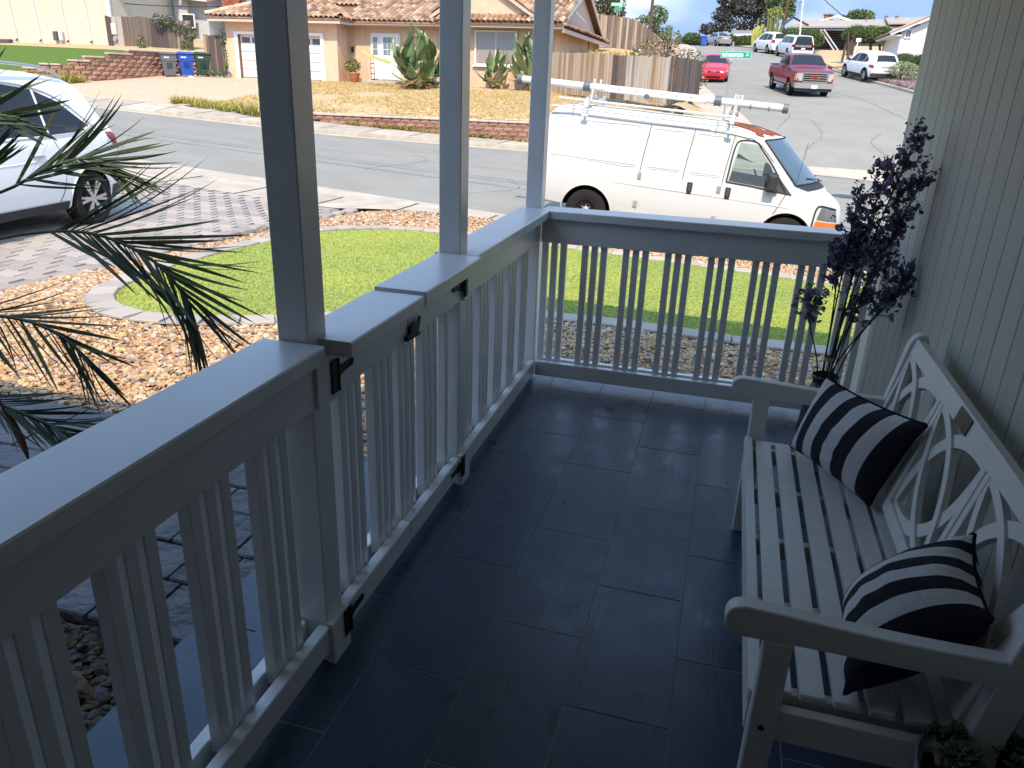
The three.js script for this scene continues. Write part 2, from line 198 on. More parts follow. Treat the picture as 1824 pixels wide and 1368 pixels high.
{
  const sh = new THREE.Shape(lawnLoop.map(([x, z]) => new THREE.Vector2(x, -z))), g0 = new THREE.ShapeGeometry(sh);
  // regular fine sheet clipped to the outline
  const pos = [], uv = [], st = 0.16; for (let x = -5.7; x < 6.5; x += st) for (let z = -11.9; z < -4.7; z += st) { if (!inPoly(x + st / 2, z + st / 2, lawnLoop)) continue; const q = (a, b) => { pos.push(a, yyard(a, b) + 0.012, b); uv.push(a, b); }; q(x, z); q(x, z + st); q(x + st, z); q(x + st, z); q(x, z + st); q(x + st, z + st); }
  const g = new THREE.BufferGeometry(); g.setAttribute('position', new THREE.Float32BufferAttribute(pos, 3)); g.setAttribute('uv', new THREE.Float32BufferAttribute(uv, 2)); const gg = mergeVertices(g); gg.computeVertexNormals();
  struct('lawn', gg, P(0xffffff, { specularIntensity: 0.2, map: turf, roughness: 1, bumpMap: coarseBump, bumpScale: 0.03 }));
  // blades
  const tp = [], tc = []; for (let k = 0; k < 9; k++) { const a = R() * 6.28, r = R() * 0.012, lean = rr(0.004, 0.016), h = rr(0.014, 0.022), x = Math.cos(a) * r, z = Math.sin(a) * r, b = R() * 6.28, w = 0.0022, c = rr(0.88, 1.12); const dx = Math.cos(b) * w, dz = Math.sin(b) * w; tp.push(x - dx, 0, z - dz, x + dx, 0, z + dz, x + Math.cos(b + 1) * lean, h, z + Math.sin(b + 1) * lean); for (let q = 0; q < 3; q++) tc.push(c, c, c); }
  const tg = new THREE.BufferGeometry(); tg.setAttribute('position', new THREE.Float32BufferAttribute(tp, 3)); tg.setAttribute('color', new THREE.Float32BufferAttribute(tc, 3)); tg.computeVertexNormals();
  const N = 150000, im = new THREE.InstancedMesh(tg, S([0.37, 0.45, 0.13], { roughness: 0.85, vertexColors: true }), N), mm = new THREE.Matrix4(), q = new THREE.Quaternion(); let i = 0;
  while (i < N) { const x = rr(-5.6, 4.2), z = rr(-11.6, -4.8); if (!inPoly(x, z, lawnLoop)) continue; mm.compose(V(x, yyard(x, z) + 0.01, z), q.setFromAxisAngle(V(0, 1, 0), R() * 6.28), V(1, rr(0.7, 1.2), 1).multiplyScalar(rr(0.75, 1.1))); im.setMatrixAt(i, mm); const t = vnoise(x * 1.3 + 50, z * 1.3 + 50, 256, 4); im.setColorAt(i, C(lerp(0.88, 1.2, t) * rr(0.92, 1.08), lerp(0.92, 1.1, t), lerp(0.85, 1.2, R()))); i++; }
  im.name = 'turf_blades'; im.userData.kind = 'stuff'; im.userData.label = 'short bright green turf blades of the oval front lawn'; scene.add(im);
}
{ // paver edging round the lawn
  const e = thing('lawn_edging', 'pale grey paver edging curving round the bright green front lawn', 'edging');
  const ms = [0.36, 0.40, 0.33, 0.38].map((v, i) => S([v, v * 0.89, v * 0.76], { roughness: 0.9, bumpMap: coarseBump, bumpScale: 0.004 }));
  mesh('joint_sand', (() => { const n = 160, L = smoothLoop(LAWN, n).slice(0, n); return grid(n, 2, (u, v) => { const i = Math.round(u * n) % n, [x0, z0] = L[(i + n - 1) % n], [x1, z1] = L[(i + 1) % n], dx = x1 - x0, dz = z1 - z0, l = Math.hypot(dx, dz), nx = dz / l, nz = -dx / l, [x, z] = L[i], s = inPoly(x + nx * 0.1, z + nz * 0.1, L) ? -1 : 1, px = x + nx * s * 0.235 * v, pz = z + nz * s * 0.235 * v; return [px, yyard(px, pz) + 0.022, pz]; }); })(), S([0.30, 0.265, 0.225], { roughness: 1 }), e);
  const gs = [0, 1, 2].map(() => box(0.272, 0.07, 0.22, 0.008)); const n = Math.round(36 / 0.28), L = smoothLoop(LAWN, n);
  for (let i = 0; i < n; i++) { const [x0, z0] = L[i], [x1, z1] = L[(i + 1) % n], mx = (x0 + x1) / 2, mz = (z0 + z1) / 2; if (mx > 4.5) continue; const dx = x1 - x0, dz = z1 - z0, l = Math.hypot(dx, dz); const nx = dz / l, nz = -dx / l, s = inPoly(mx + nx * 0.1, mz + nz * 0.1, L) ? -1 : 1; const px = mx + nx * s * 0.11, pz = mz + nz * s * 0.11; const b = mesh('paver', gs[i % 3], ms[Math.floor(R() * 4)], e, [px, yyard(px, pz) + 0.004 + rr(0, 0.008), pz], [rr(-0.02, 0.02), Math.atan2(-dz, dx) + rr(-0.015, 0.015), 0]); b.scale.set(l / 0.276, 1, 1); }
}
{ // entry path stones
  const e = new THREE.Group(); e.name = 'entry_path'; e.userData.kind = 'structure'; e.userData.label = 'slate grey stone path from the porch gate out to the driveway'; scene.add(e);
  mesh('path_bed', boxAt(-6.4, -1.32, -0.3, -0.148, -3.22, -1.72), S([0.05, 0.045, 0.045], { roughness: 1 }), e);
  const ms = [0.085, 0.105, 0.125, 0.095].map((v, i) => S([v, v * 0.98, v * 1.02], { roughness: 0.75, bumpMap: tex(256, (u, w) => str(u, w, 6, 9, 90 + i), false, 1.4), bumpScale: 0.05 }));
  let z = -3.2; const hs = [0.2, 0.3, 0.2, 0.28, 0.22, 0.28];
  for (const h of hs) { let x = -1.33 + rr(-0.12, 0); while (x > -6.3) { const w = [0.2, 0.3, 0.4, 0.3][Math.floor(R() * 4)]; const a = Math.min(x, -1.33), b = Math.max(x - w, -6.38); if (a - b > 0.06) mesh('paving_stone', boxAt(b + 0.006, a - 0.006, -0.2, -0.125 + rr(0, 0.008), z + 0.006, z + h - 0.006, 0.007), ms[Math.floor(R() * 4)], e); x -= w; } z += h; }
}
{ // driveway pavers
  const e = new THREE.Group(); e.name = 'driveway'; e.userData.kind = 'structure'; e.userData.label = 'pale grey paver driveway under the white parked wagon'; scene.add(e);
  mesh('paver_bed', grid(20, 30, (u, v) => { const x = lerp(-15, -6.45, u), z = lerp(4, -12.1, v); return [x, ydrive(x, z) - 0.012, z]; }, uvXZ(1)), S([0.27, 0.245, 0.215], { roughness: 1 }), e);
  const col = [[0.34, 0.305, 0.265], [0.29, 0.262, 0.235], [0.37, 0.33, 0.287], [0.32, 0.28, 0.245], [0.265, 0.24, 0.218]], ms = col.map((c) => S(c, { roughness: 0.9, bumpMap: coarseBump, bumpScale: 0.004 }));
  const rows = []; let n = 0; const rest = col.map(() => []), proto = {};
  for (let z = -12.08, r = 0; z < -4.6; r++) { const h = 0.2; for (let x = -6.52 - (r % 2) * 0.15; x > -13; x -= 0.3) rows.push([x, z, h]); z += h; }
  rows.sort((a, b) => Math.hypot(a[0], a[1]) - Math.hypot(b[0], b[1]));
  const g0 = box(0.288, 0.05, 0.19, 0.006);
  for (const [x, z, h] of rows) { const cx = x - 0.15, cz = z + h / 2, y = ydrive(cx, cz) - 0.02 + rr(0, 0.004), k = Math.floor(vnoise(cx * 2 + 90, cz * 2 + 90, 256, 6) * 2.2 + R() * 2.8) % 5; const vis = cz < -6; if (vis && n < 300) { mesh('paver', g0, ms[k], e, [cx, y, cz]); n++; } else rest[k].push(g0.clone().translate(cx, y, cz)); }
  rest.forEach((a, k) => { if (a.length) mesh('paver_field', join(a), ms[k], e).userData.kind = 'stuff'; });
  const st = thing('edging_stones', 'rough grey edging stones between the driveway and the tan gravel', 'edging');
  for (let z = -4.5; z > -12.1; z -= 0.34) { const g = new THREE.IcosahedronGeometry(0.5, 2), p = g.attributes.position; for (let i = 0; i < p.count; i++) { const a = V().fromBufferAttribute(p, i); const f = 1 + (vnoise(a.x * 4 + z * 3 + 60, a.y * 4 + a.z * 3 + 60, 256, 2) - 0.5) * 0.25; const q = (v) => Math.sign(v) * Math.pow(Math.abs(v) * 2, 0.55) * 0.5; p.setXYZ(i, q(a.x) * f * 0.2, q(a.y) * f * 0.13, q(a.z) * f * 0.33); } g.computeVertexNormals(); mesh('edging_stone', g, ms[3 + (Math.abs(Math.round(z * 10)) % 2)], st, [-6.44 + rr(-0.015, 0.015) + 0.25 * sst(-10, -12.1, z), ydrive(-6.4, z) - 0.035, z]); }
}
{ // loose gravel
  const cols = [[0.50, 0.32, 0.155], [0.56, 0.40, 0.22], [0.44, 0.26, 0.135], [0.58, 0.47, 0.33], [0.34, 0.245, 0.17], [0.48, 0.30, 0.20], [0.24, 0.18, 0.155], [0.54, 0.37, 0.19], [0.44, 0.38, 0.31], [0.40, 0.24, 0.13]];
  const mat = S(0xffffff, { roughness: 0.85 });
  const spots = [], ok = (x, z) => !inPoly(x, z, outer) && !(z > -3.24 && z < -1.70) && z > pvz(x) + 0.02;
  const outer = smoothLoop(LAWN, 90).map(([x, z], i, A) => { const [a, b] = A[(i + 89) % 90], [c, d] = A[(i + 1) % 90], dx = c - a, dz = d - b, l = Math.hypot(dx, dz); let nx = dz / l, nz = -dx / l; if (inPoly(x + nx * 0.05, z + nz * 0.05, A)) { nx = -nx; nz = -nz; } return [x + nx * 0.235, z + nz * 0.235]; });
  const fill = (x0, x1, z0, z1, n) => { for (let i = 0; i < n; i++) { const x = rr(x0, x1), z = rr(z0, z1); if (ok(x, z)) spots.push([x, z]); } };
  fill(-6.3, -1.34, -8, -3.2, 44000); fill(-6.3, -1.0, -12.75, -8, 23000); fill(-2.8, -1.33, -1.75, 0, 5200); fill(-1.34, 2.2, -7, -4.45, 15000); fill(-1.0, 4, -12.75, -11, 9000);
  const per = [[], [], [], []]; spots.forEach((s) => per[Math.floor(R() * 4)].push(s));
  const mm = new THREE.Matrix4();
  per.forEach((list, k) => {
    const g = new THREE.IcosahedronGeometry(1, k < 2 ? 0 : 1), p = g.attributes.position, sd = k * 13; for (let i = 0; i < p.count; i++) { const a = V().fromBufferAttribute(p, i); const f = 0.6 + 0.8 * vnoise(a.x * 1.9 + 20 + sd, a.y * 1.6 + a.z * 2.1 + 20, 256, k); p.setXYZ(i, a.x * f * 1.15, a.y * f * 0.55, a.z * f * 0.8); } const gg = toCreasedNormals(g, 0.32);
    const im = new THREE.InstancedMesh(gg, mat, list.length);
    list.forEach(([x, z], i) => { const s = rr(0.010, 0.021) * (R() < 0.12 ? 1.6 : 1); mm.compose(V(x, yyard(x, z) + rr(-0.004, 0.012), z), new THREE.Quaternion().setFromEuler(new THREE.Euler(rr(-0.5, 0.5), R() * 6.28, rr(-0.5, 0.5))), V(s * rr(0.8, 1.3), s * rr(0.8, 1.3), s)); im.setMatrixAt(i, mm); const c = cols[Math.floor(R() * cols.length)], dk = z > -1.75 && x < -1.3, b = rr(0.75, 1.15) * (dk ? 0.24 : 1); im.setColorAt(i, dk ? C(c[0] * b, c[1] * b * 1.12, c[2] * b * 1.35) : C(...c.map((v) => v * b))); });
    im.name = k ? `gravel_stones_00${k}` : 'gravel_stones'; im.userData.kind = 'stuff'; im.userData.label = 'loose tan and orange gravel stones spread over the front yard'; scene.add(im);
  });
}
// ---------- far side land ----------
const dryTex = tex(512, (u, v) => { const k = str(u, v, 60, 60, 101), b = str(u, v, 5, 5, 102); return rgb([lerp(0.56, 0.44, b), lerp(0.42, 0.34, b), lerp(0.22, 0.22, b)], 0.6 + k * 0.75); }, true, 0.35);
const dryM = P(0xffffff, { specularIntensity: 0.15, map: dryTex, roughness: 1, bumpMap: coarseBump, bumpScale: 0.05 });
struct('dry_lawn', grid(70, 24, (u, v) => { const x0 = lerp(-19.95, -18.2, v), x = lerp(x0, -2.0, u), z = lerp(wz(x), -37.6, v); return [x, ylawn(x, z), z]; }, uvXZ(1)), dryM);
struct('verge', grid(10, 30, (u, v) => { const z = lerp(-29.4, -37.6, v); const x = lerp(-2.3, xL(z) - 1.6, u); return [x, lerp(lerp(1.2, 1.3, v), prof(z) + 0.15, sst(0, 1, u)), z]; }, uvXZ(1)), dryM);
struct('hill', grid(60, 60, (u, v) => { const z = lerp(-36.8, -150, Math.pow(v, 1.3)), x = lerp(-110, xL(z) - 0.15, Math.pow(u, 0.7)); return [x, yback(x, z), z]; }, uvXZ(1)), dryM);
struct('opposite_bank', grid(30, 60, (u, v) => { const z = lerp(-31, -150, v), x = xR(z) + 0.15 + 90 * Math.pow(u, 2); return [x, yright(x, z), z]; }, uvXZ(1)), dryM);
const pinkPave = tex(512, (u, v) => { const r = Math.floor(v * 20), q = (u * 10 + (r % 2) * 0.5), c = Math.floor(q), fx = q - c, fy2 = v * 20 - r, j = (fx < 0.04 || fy2 < 0.07) ? 0.7 : 1, h = hash(c % 10, r, 7); return rgb([lerp(0.55, 0.46, h), lerp(0.40, 0.325, h), lerp(0.275, 0.225, h)], j * (0.9 + 0.2 * str(u, v, 30, 30, 110))); }, true, 0.5);
struct('far_driveway', grid(20, 24, (u, v) => { const z = lerp(-26, -35.1, v), x = lerp(lerp(-29.2, -28.2, v), lerp(-19.9, -18.2, v), u); return [x, yfdrive(x, z) + 0.01, z]; }, uvXZ(1)), S(0xffffff, { map: pinkPave, roughness: 0.95 }), 'pink paver driveway rising to the peach garage');
struct('green_lawn', grid(40, 20, (u, v) => { const z = lerp(-29.2, -38.6, v), x = lerp(-60, -28.4, u); return [x, yleft(x, z), z]; }, uvXZ(1)), P(0xffffff, { map: tex(256, (u, v) => rgb([0.10, 0.155, 0.035], 0.65 + 0.7 * str(u, v, 50, 50, 120)), true, 0.5), roughness: 1, specularIntensity: 0.15, bumpMap: coarseBump, bumpScale: 0.04 }));
struct('left_bank', grid(20, 4, (u, v) => { const x = lerp(-60, -28.4, u), z = lerp(-25.5, -29.2, v); return [x, lerp(yfront(x), yleft(x, -29.2), v), z]; }, uvXZ(1)), dryM);
function tufts(name, label, n, place, col, h, spread = 0.05, blades = 10, wd = 0.006) {
  const tp = [], tc = []; for (let k = 0; k < blades; k++) { const a = R() * 6.28, r = R() * spread * 0.5, hh = h * rr(0.5, 1), x = Math.cos(a) * r, z = Math.sin(a) * r, b = R() * 6.28, w = wd * rr(0.6, 1.2), c = rr(0.7, 1.25), l = spread * rr(0.2, 1.1); const dx = Math.cos(b + 1.57) * w, dz = Math.sin(b + 1.57) * w; tp.push(x - dx, 0, z - dz, x + dx, 0, z + dz, x + Math.cos(b) * l, hh, z + Math.sin(b) * l); for (let q = 0; q < 3; q++) tc.push(c, c, c * 0.95); }
  const tg = new THREE.BufferGeometry(); tg.setAttribute('position', new THREE.Float32BufferAttribute(tp, 3)); tg.setAttribute('color', new THREE.Float32BufferAttribute(tc, 3)); tg.computeVertexNormals();
  const im = new THREE.InstancedMesh(tg, S(0xffffff, { roughness: 0.9, vertexColors: true }), n), mm = new THREE.Matrix4();
  for (let i = 0; i < n; i++) { const [x, y, z, s = 1] = place(); mm.compose(V(x, y, z), new THREE.Quaternion().setFromAxisAngle(V(0, 1, 0), R() * 6.28), V(s, s * rr(0.7, 1.3), s)); im.setMatrixAt(i, mm); const c = col[Math.floor(R() * col.length)], b = rr(0.8, 1.2); im.setColorAt(i, C(c[0] * b, c[1] * b, c[2] * b)); }
  im.name = numbered(name); im.userData.kind = 'stuff'; im.userData.label = label; scene.add(im);
}
const straw = [[0.66, 0.50, 0.22], [0.58, 0.43, 0.19], [0.70, 0.56, 0.28], [0.48, 0.36, 0.18]], weed = [[0.32, 0.30, 0.08], [0.24, 0.26, 0.06], [0.42, 0.36, 0.12]];
tufts('dry_grass', 'straw coloured dry grass over the lawn of the peach house', 16000, () => { for (;;) { const x = rr(-19.6, -2.4), z = rr(-27, -35.8); if (z < wz(x) - 0.1 && vnoise(x * 0.6 + 40, z * 0.6 + 40, 256, 2) > 0.15 + 0.3 * R()) return [x, ylawn(x, z) - 0.01, z, rr(0.4, 1)]; } }, straw, 0.1, 0.14, 12, 0.008);
tufts('weeds', 'yellow green weeds along the foot of the low block wall and driveway edge', 420, () => { const k = R(); if (k < 0.45) { const x = rr(-21, -16.3); return [x, yfront(x), -26.3 - rr(-0.3, 0.9) + (x + 19) * 0.05, rr(0.8, 1.5)]; } if (k < 0.75) { const x = rr(-14, -7); return [x, yfront(x), wz(x) + rr(0.02, 0.25), rr(0.4, 1.2)]; } const x = rr(-31.2, -28.3); return [x, yfdrive(-28, -29.6) - 0.03, -29.2 - rr(-0.2, 0.8), rr(1.2, 2.2)]; }, weed, 0.28, 0.3, 14, 0.014);
tufts('slope_grass', 'tall straw grass on the slope behind the peach house', 1500, () => { const x = rr(-9, -2.8), z = rr(-37.5, -43); return [x, yback(x, z), z, rr(1, 1.8)]; }, straw, 0.22, 0.25, 12, 0.014);

// ---------- porch and house ----------
{
  const fl = new THREE.Group(); fl.name = 'porch_floor'; fl.userData.kind = 'structure'; fl.userData.label = 'dark blue grey rectangular porch tiles laid in staggered rows'; scene.add(fl);
  mesh('slab', boxAt(-1.3, 0.86, -0.3, -0.011, -4.44, 2.2), M.concrete, fl);
  mesh('grout', boxAt(-1.296, 0.85, -0.0105, -0.0016, -4.436, 2.15), S([0.30, 0.285, 0.26], { roughness: 0.95 }), fl);
  const lines = (s) => tex(512, (u, v) => { const k = str(u, v, 160, 3, s), b = str(u, v, 5, 4, s + 9), q = str(u, v, 40, 2, s + 4); return rgb([0.044, 0.068, 0.104], 0.78 + 0.22 * k + 0.25 * b); });
  const rough = (s) => tex(512, (u, v) => clamp(0.34 + (str(u, v, 6, 6, s) - 0.5) * 0.3 + (str(u, v, 120, 3, s + 3) - 0.5) * 0.12), false);
  const bump = strTex(512, null, 0.5, 120, 3, 201, null, 1, false);
  const ms = [0, 1, 2, 3].map((i) => P(0xffffff, { roughness: 1, map: lines(210 + i * 20), roughnessMap: rough(220 + i * 11), bumpMap: bump, bumpScale: 0.0004 }));
  const X0 = -0.879, W = 0.3075; let k = 0;
  for (let r = -2; r < 6; r++) {
    const xa = r === -2 ? -1.296 : X0 + (r - 1) * W, xb = r === -2 ? X0 - W : X0 + r * W; if (xa > 0.84) continue; const off = (((r % 2) + 2) % 2) ? -1.722 : -2.025;
    for (let j = -5; j < 8; j++) {
      const z0 = Math.max(off - 0.606 * j - 0.606, -4.434), z1 = Math.min(off - 0.606 * j, 2.1); if (z1 - z0 < 0.03) continue;
      const x0 = xa + 0.0022, x1 = Math.min(xb - 0.0022, 0.845); if (x1 - x0 < 0.01) continue;
      const g = boxAt(x0, x1, -0.01, 0, z0 + 0.0022, z1 - 0.0022, 0.0012), p = g.attributes.position, uv = g.attributes.uv, o = R(), o2 = R(); for (let i = 0; i < p.count; i++) uv.setXY(i, p.getX(i) / 0.305 * 0.5 + o, p.getZ(i) / 0.6 + o2);
      mesh('tile', g, ms[(k++ * 7) % 4], fl, [0, rr(-0.0006, 0.0006), 0]);
    }
  }
}
{ // own house: siding wall, roof, wing beside the driveway
  const h = thing('porch_house', 'grey green house wall of vertical boards beside the white bench', 'house');
  mesh('wall', boxAt(0.868, 9, -0.3, 2.46, -4.48, 8), M.siding, h);
  mesh('rear_wall', boxAt(-2.2, 0.866, -0.3, 2.46, 2.2, 2.4), S([0.66, 0.66, 0.62]), h);
  mesh('wing_wall', boxAt(-9, -2.25, -0.3, 2.46, -0.9, 8), S([0.62, 0.62, 0.58]), h);
  const dk = M.dark; mesh('backing', boxAt(0.858, 0.866, -0.012, 2.46, -4.47, 2.2), S([0.06, 0.065, 0.06]), h);
  const vs = [0, 1, 2, 3].map((i) => { const m = M.siding.clone(); m.color.setScalar(1).multiply(C(0.97 + 0.03 * i, 0.98 + 0.02 * i, 0.96 + 0.03 * i)); return m; });
  const zs = [-4.482, -4.422]; for (let z = -4.284; z < 2.2; z += 0.1372) zs.push(z);
  const pg = {}; for (let i = 0; i < zs.length - 1; i++) { const w = zs[i + 1] - zs[i] - 0.0055, key = w.toFixed(3); const g = pg[key] ??= box(0.018, 2.45, w, 0.003); mesh('siding_board', g, vs[Math.floor(R() * 4)], h, [0.849 + rr(-0.0006, 0.0006), 1.228, (zs[i] + zs[i + 1]) / 2]); }
  mesh('corner_trim', boxAt(0.842, 0.87, -0.02, 2.46, -4.5, -4.4835, 0.003), S([0.5, 0.52, 0.48], { roughness: 0.6 }), h);
  mesh('ceiling', boxAt(-1.5, 9.5, 2.462, 2.5, -4.95, 9), S([0.5, 0.5, 0.48]), h);
  mesh('roof', join([boxAt(-1.53, 9.6, 2.502, 2.6, -5.0, 9), boxAt(-9.5, -1.54, 2.5, 2.6, -1.12, 9)]), S([0.2, 0.16, 0.13]), h);
  mesh('porch_beam', boxAt(-1.12, -0.97, 2.27, 2.46, -4.4, 2.2), M.white, h);
}
// railings: local +x along the run, +z towards the porch
const bal = box(0.036, 0.78, 0.036, 0.0025);
function balusters(root, xs, y = 0.5) { xs.forEach((x) => mesh('baluster', bal, M.white, root, [x, y, 0])); }
const triples = (x0, x1, pitch = 0.245, first = 0) => { const a = []; for (let x = x0 + first; x < x1; x += pitch) for (let k = 0; k < 3; k++) if (x + k * 0.054 < x1) a.push(x + k * 0.054); return a; };
function rails(root, x0, x1, cap, low = true) {
  mesh('cap_board', boxAt(cap[0], cap[1], 1.003, 1.048 + (cap[4] ?? 0), cap[2], cap[3], 0.004), M.white, root);
  for (const s of [1, -1]) { mesh('top_rail', boxAt(x0, x1, 0.865, 1.002, s * 0.0205, s * 0.058, 0.003), M.white, root); mesh('bottom_rail', boxAt(x0, x1, 0.055, 0.143, s * 0.0205, s * 0.058, 0.003), M.white, root); }
}
{
  const a = thing('porch_railing', 'white slatted railing section nearest the camera, long cap running out of view', 'railing', null, [-1.045, 0, -0.1], Math.PI / 2);
  rails(a, 0, 1.565, [0, 1.568, -0.09, 0.097]); balusters(a, triples(0.02, 1.52, 0.247, 0.1));
  const b = thing('porch_railing', 'white slatted railing section between the gate and the corner post', 'railing', null, [-1.045, 0, -2.98], Math.PI / 2);
  rails(b, 0, 1.24, [-0.105, 1.24, -0.07, 0.112, 0.002]); balusters(b, triples(0.0, 1.22, 0.245, 0.035));
  const c = thing('porch_railing', 'white slatted railing across the far end of the porch, facing the street', 'railing', null, [-0.98, 0, -4.263], 0);
  rails(c, 0, 1.82, [-0.001, 1.82, -0.09, 0.098]); balusters(c, triples(0.0, 1.8, 0.2335, 0.016));
  const post = (z, label, far) => { const p = thing('porch_post', label, 'post', null, [-1.045, 0, z]);
    mesh('shaft', boxAt(-0.045, 0.045, 0.0, 2.27, -0.0475, 0.0475, 0.003), M.white, p);
    for (const s of far ? [] : [1, -1]) { mesh('collar', boxAt(s * 0.0455, s * 0.068, 0.0, 0.15, -0.055, 0.053, 0.002), M.white, p); mesh('collar', boxAt(s * 0.0455, s * 0.068, 0.862, 1.0, -0.055, 0.053, 0.002), M.white, p); } return p; };
  const p1 = post(-1.72, 'white square porch post nearest the camera, with gate hinges on it'), p2 = post(-2.912, 'white square porch post at the latch-side far end of the gate'), p3 = post(-4.29, 'white square porch post at the corner of the two railings', 1);
  // gate leaves
  const g1 = thing('porch_gate', 'white slatted gate leaf hinged on the nearest porch post', 'gate', null, [-1.045, 0, -1.778], Math.PI / 2);
  rails(g1, 0, 0.515, [-0.055, 0.455, -0.045, 0.142, -0.001]); balusters(g1, [0.022, ...triples(0.11, 0.49, 0.235)]);
  const g2 = thing('porch_gate', 'white slatted gate leaf hinged on the far porch post, bearing the latch', 'gate', null, [-1.045, 0, -2.3], Math.PI / 2);
  rails(g2, 0, 0.545, [-0.045, 0.545, -0.045, 0.142, 0.007]); balusters(g2, [...triples(0.02, 0.54, 0.235)]);
  const strap = (dir) => { const s = new THREE.Shape(); s.moveTo(0, -0.028); s.lineTo(dir * 0.045, -0.01); s.lineTo(dir * 0.09, -0.005); s.absarc(dir * 0.1, 0.004, 0.011, -Math.PI / 2, Math.PI * 1.5, dir < 0); s.lineTo(dir * 0.09, 0.013); s.lineTo(dir * 0.045, 0.014); s.lineTo(0, 0.022); const g = new THREE.ExtrudeGeometry(s, { depth: 0.004, bevelEnabled: false }); return flat(g); };
  const hinge = (root, x, y, dir) => { const h = mesh('hinge', join([box(0.034, 0.098, 0.006, 0.002).translate(x - dir * 0.02, y, 0.061 + 0.01), strap(dir).translate(x, y, 0.06), rod([x, y - 0.047, 0.072], [x, y + 0.047, 0.072], 0.006)]), M.iron, root); return h; };
  hinge(g1, -0.005, 0.93, 1); hinge(g1, -0.005, 0.1, 1); hinge(g2, 0.55, 0.93, -1); hinge(g2, 0.55, 0.1, -1);
  // latch
  const s = new THREE.Shape(); s.moveTo(-0.035, -0.03); s.lineTo(0.05, -0.034); s.lineTo(0.048, -0.024); s.lineTo(0.03, -0.02); s.quadraticCurveTo(0.045, 0, 0.052, 0.022); s.quadraticCurveTo(0.052, 0.036, 0.042, 0.034); s.lineTo(0.03, 0.02); s.lineTo(-0.015, 0.024); s.lineTo(-0.035, 0.014); s.closePath();
  const hole = new THREE.Path(); hole.absarc(0.018, 0, 0.005, 0, 6.28, true); s.holes.push(hole); const hole2 = new THREE.Path(); hole2.absarc(0.044, 0.027, 0.003, 0, 6.28, true); s.holes.push(hole2);
  mesh('latch', join([flat(new THREE.ExtrudeGeometry(s, { depth: 0.006, bevelEnabled: false })).translate(0.028, 0.9, 0.066), boxAt(-0.01, 0.05, 0.87, 0.915, 0.0585, 0.068, 0.002), rod([-0.045, 0.885, 0.07], [0.02, 0.888, 0.07], 0.005), rod([-0.05, 0.885, 0.066], [-0.05, 0.885, 0.08], 0.009)]), M.iron, g2);
}
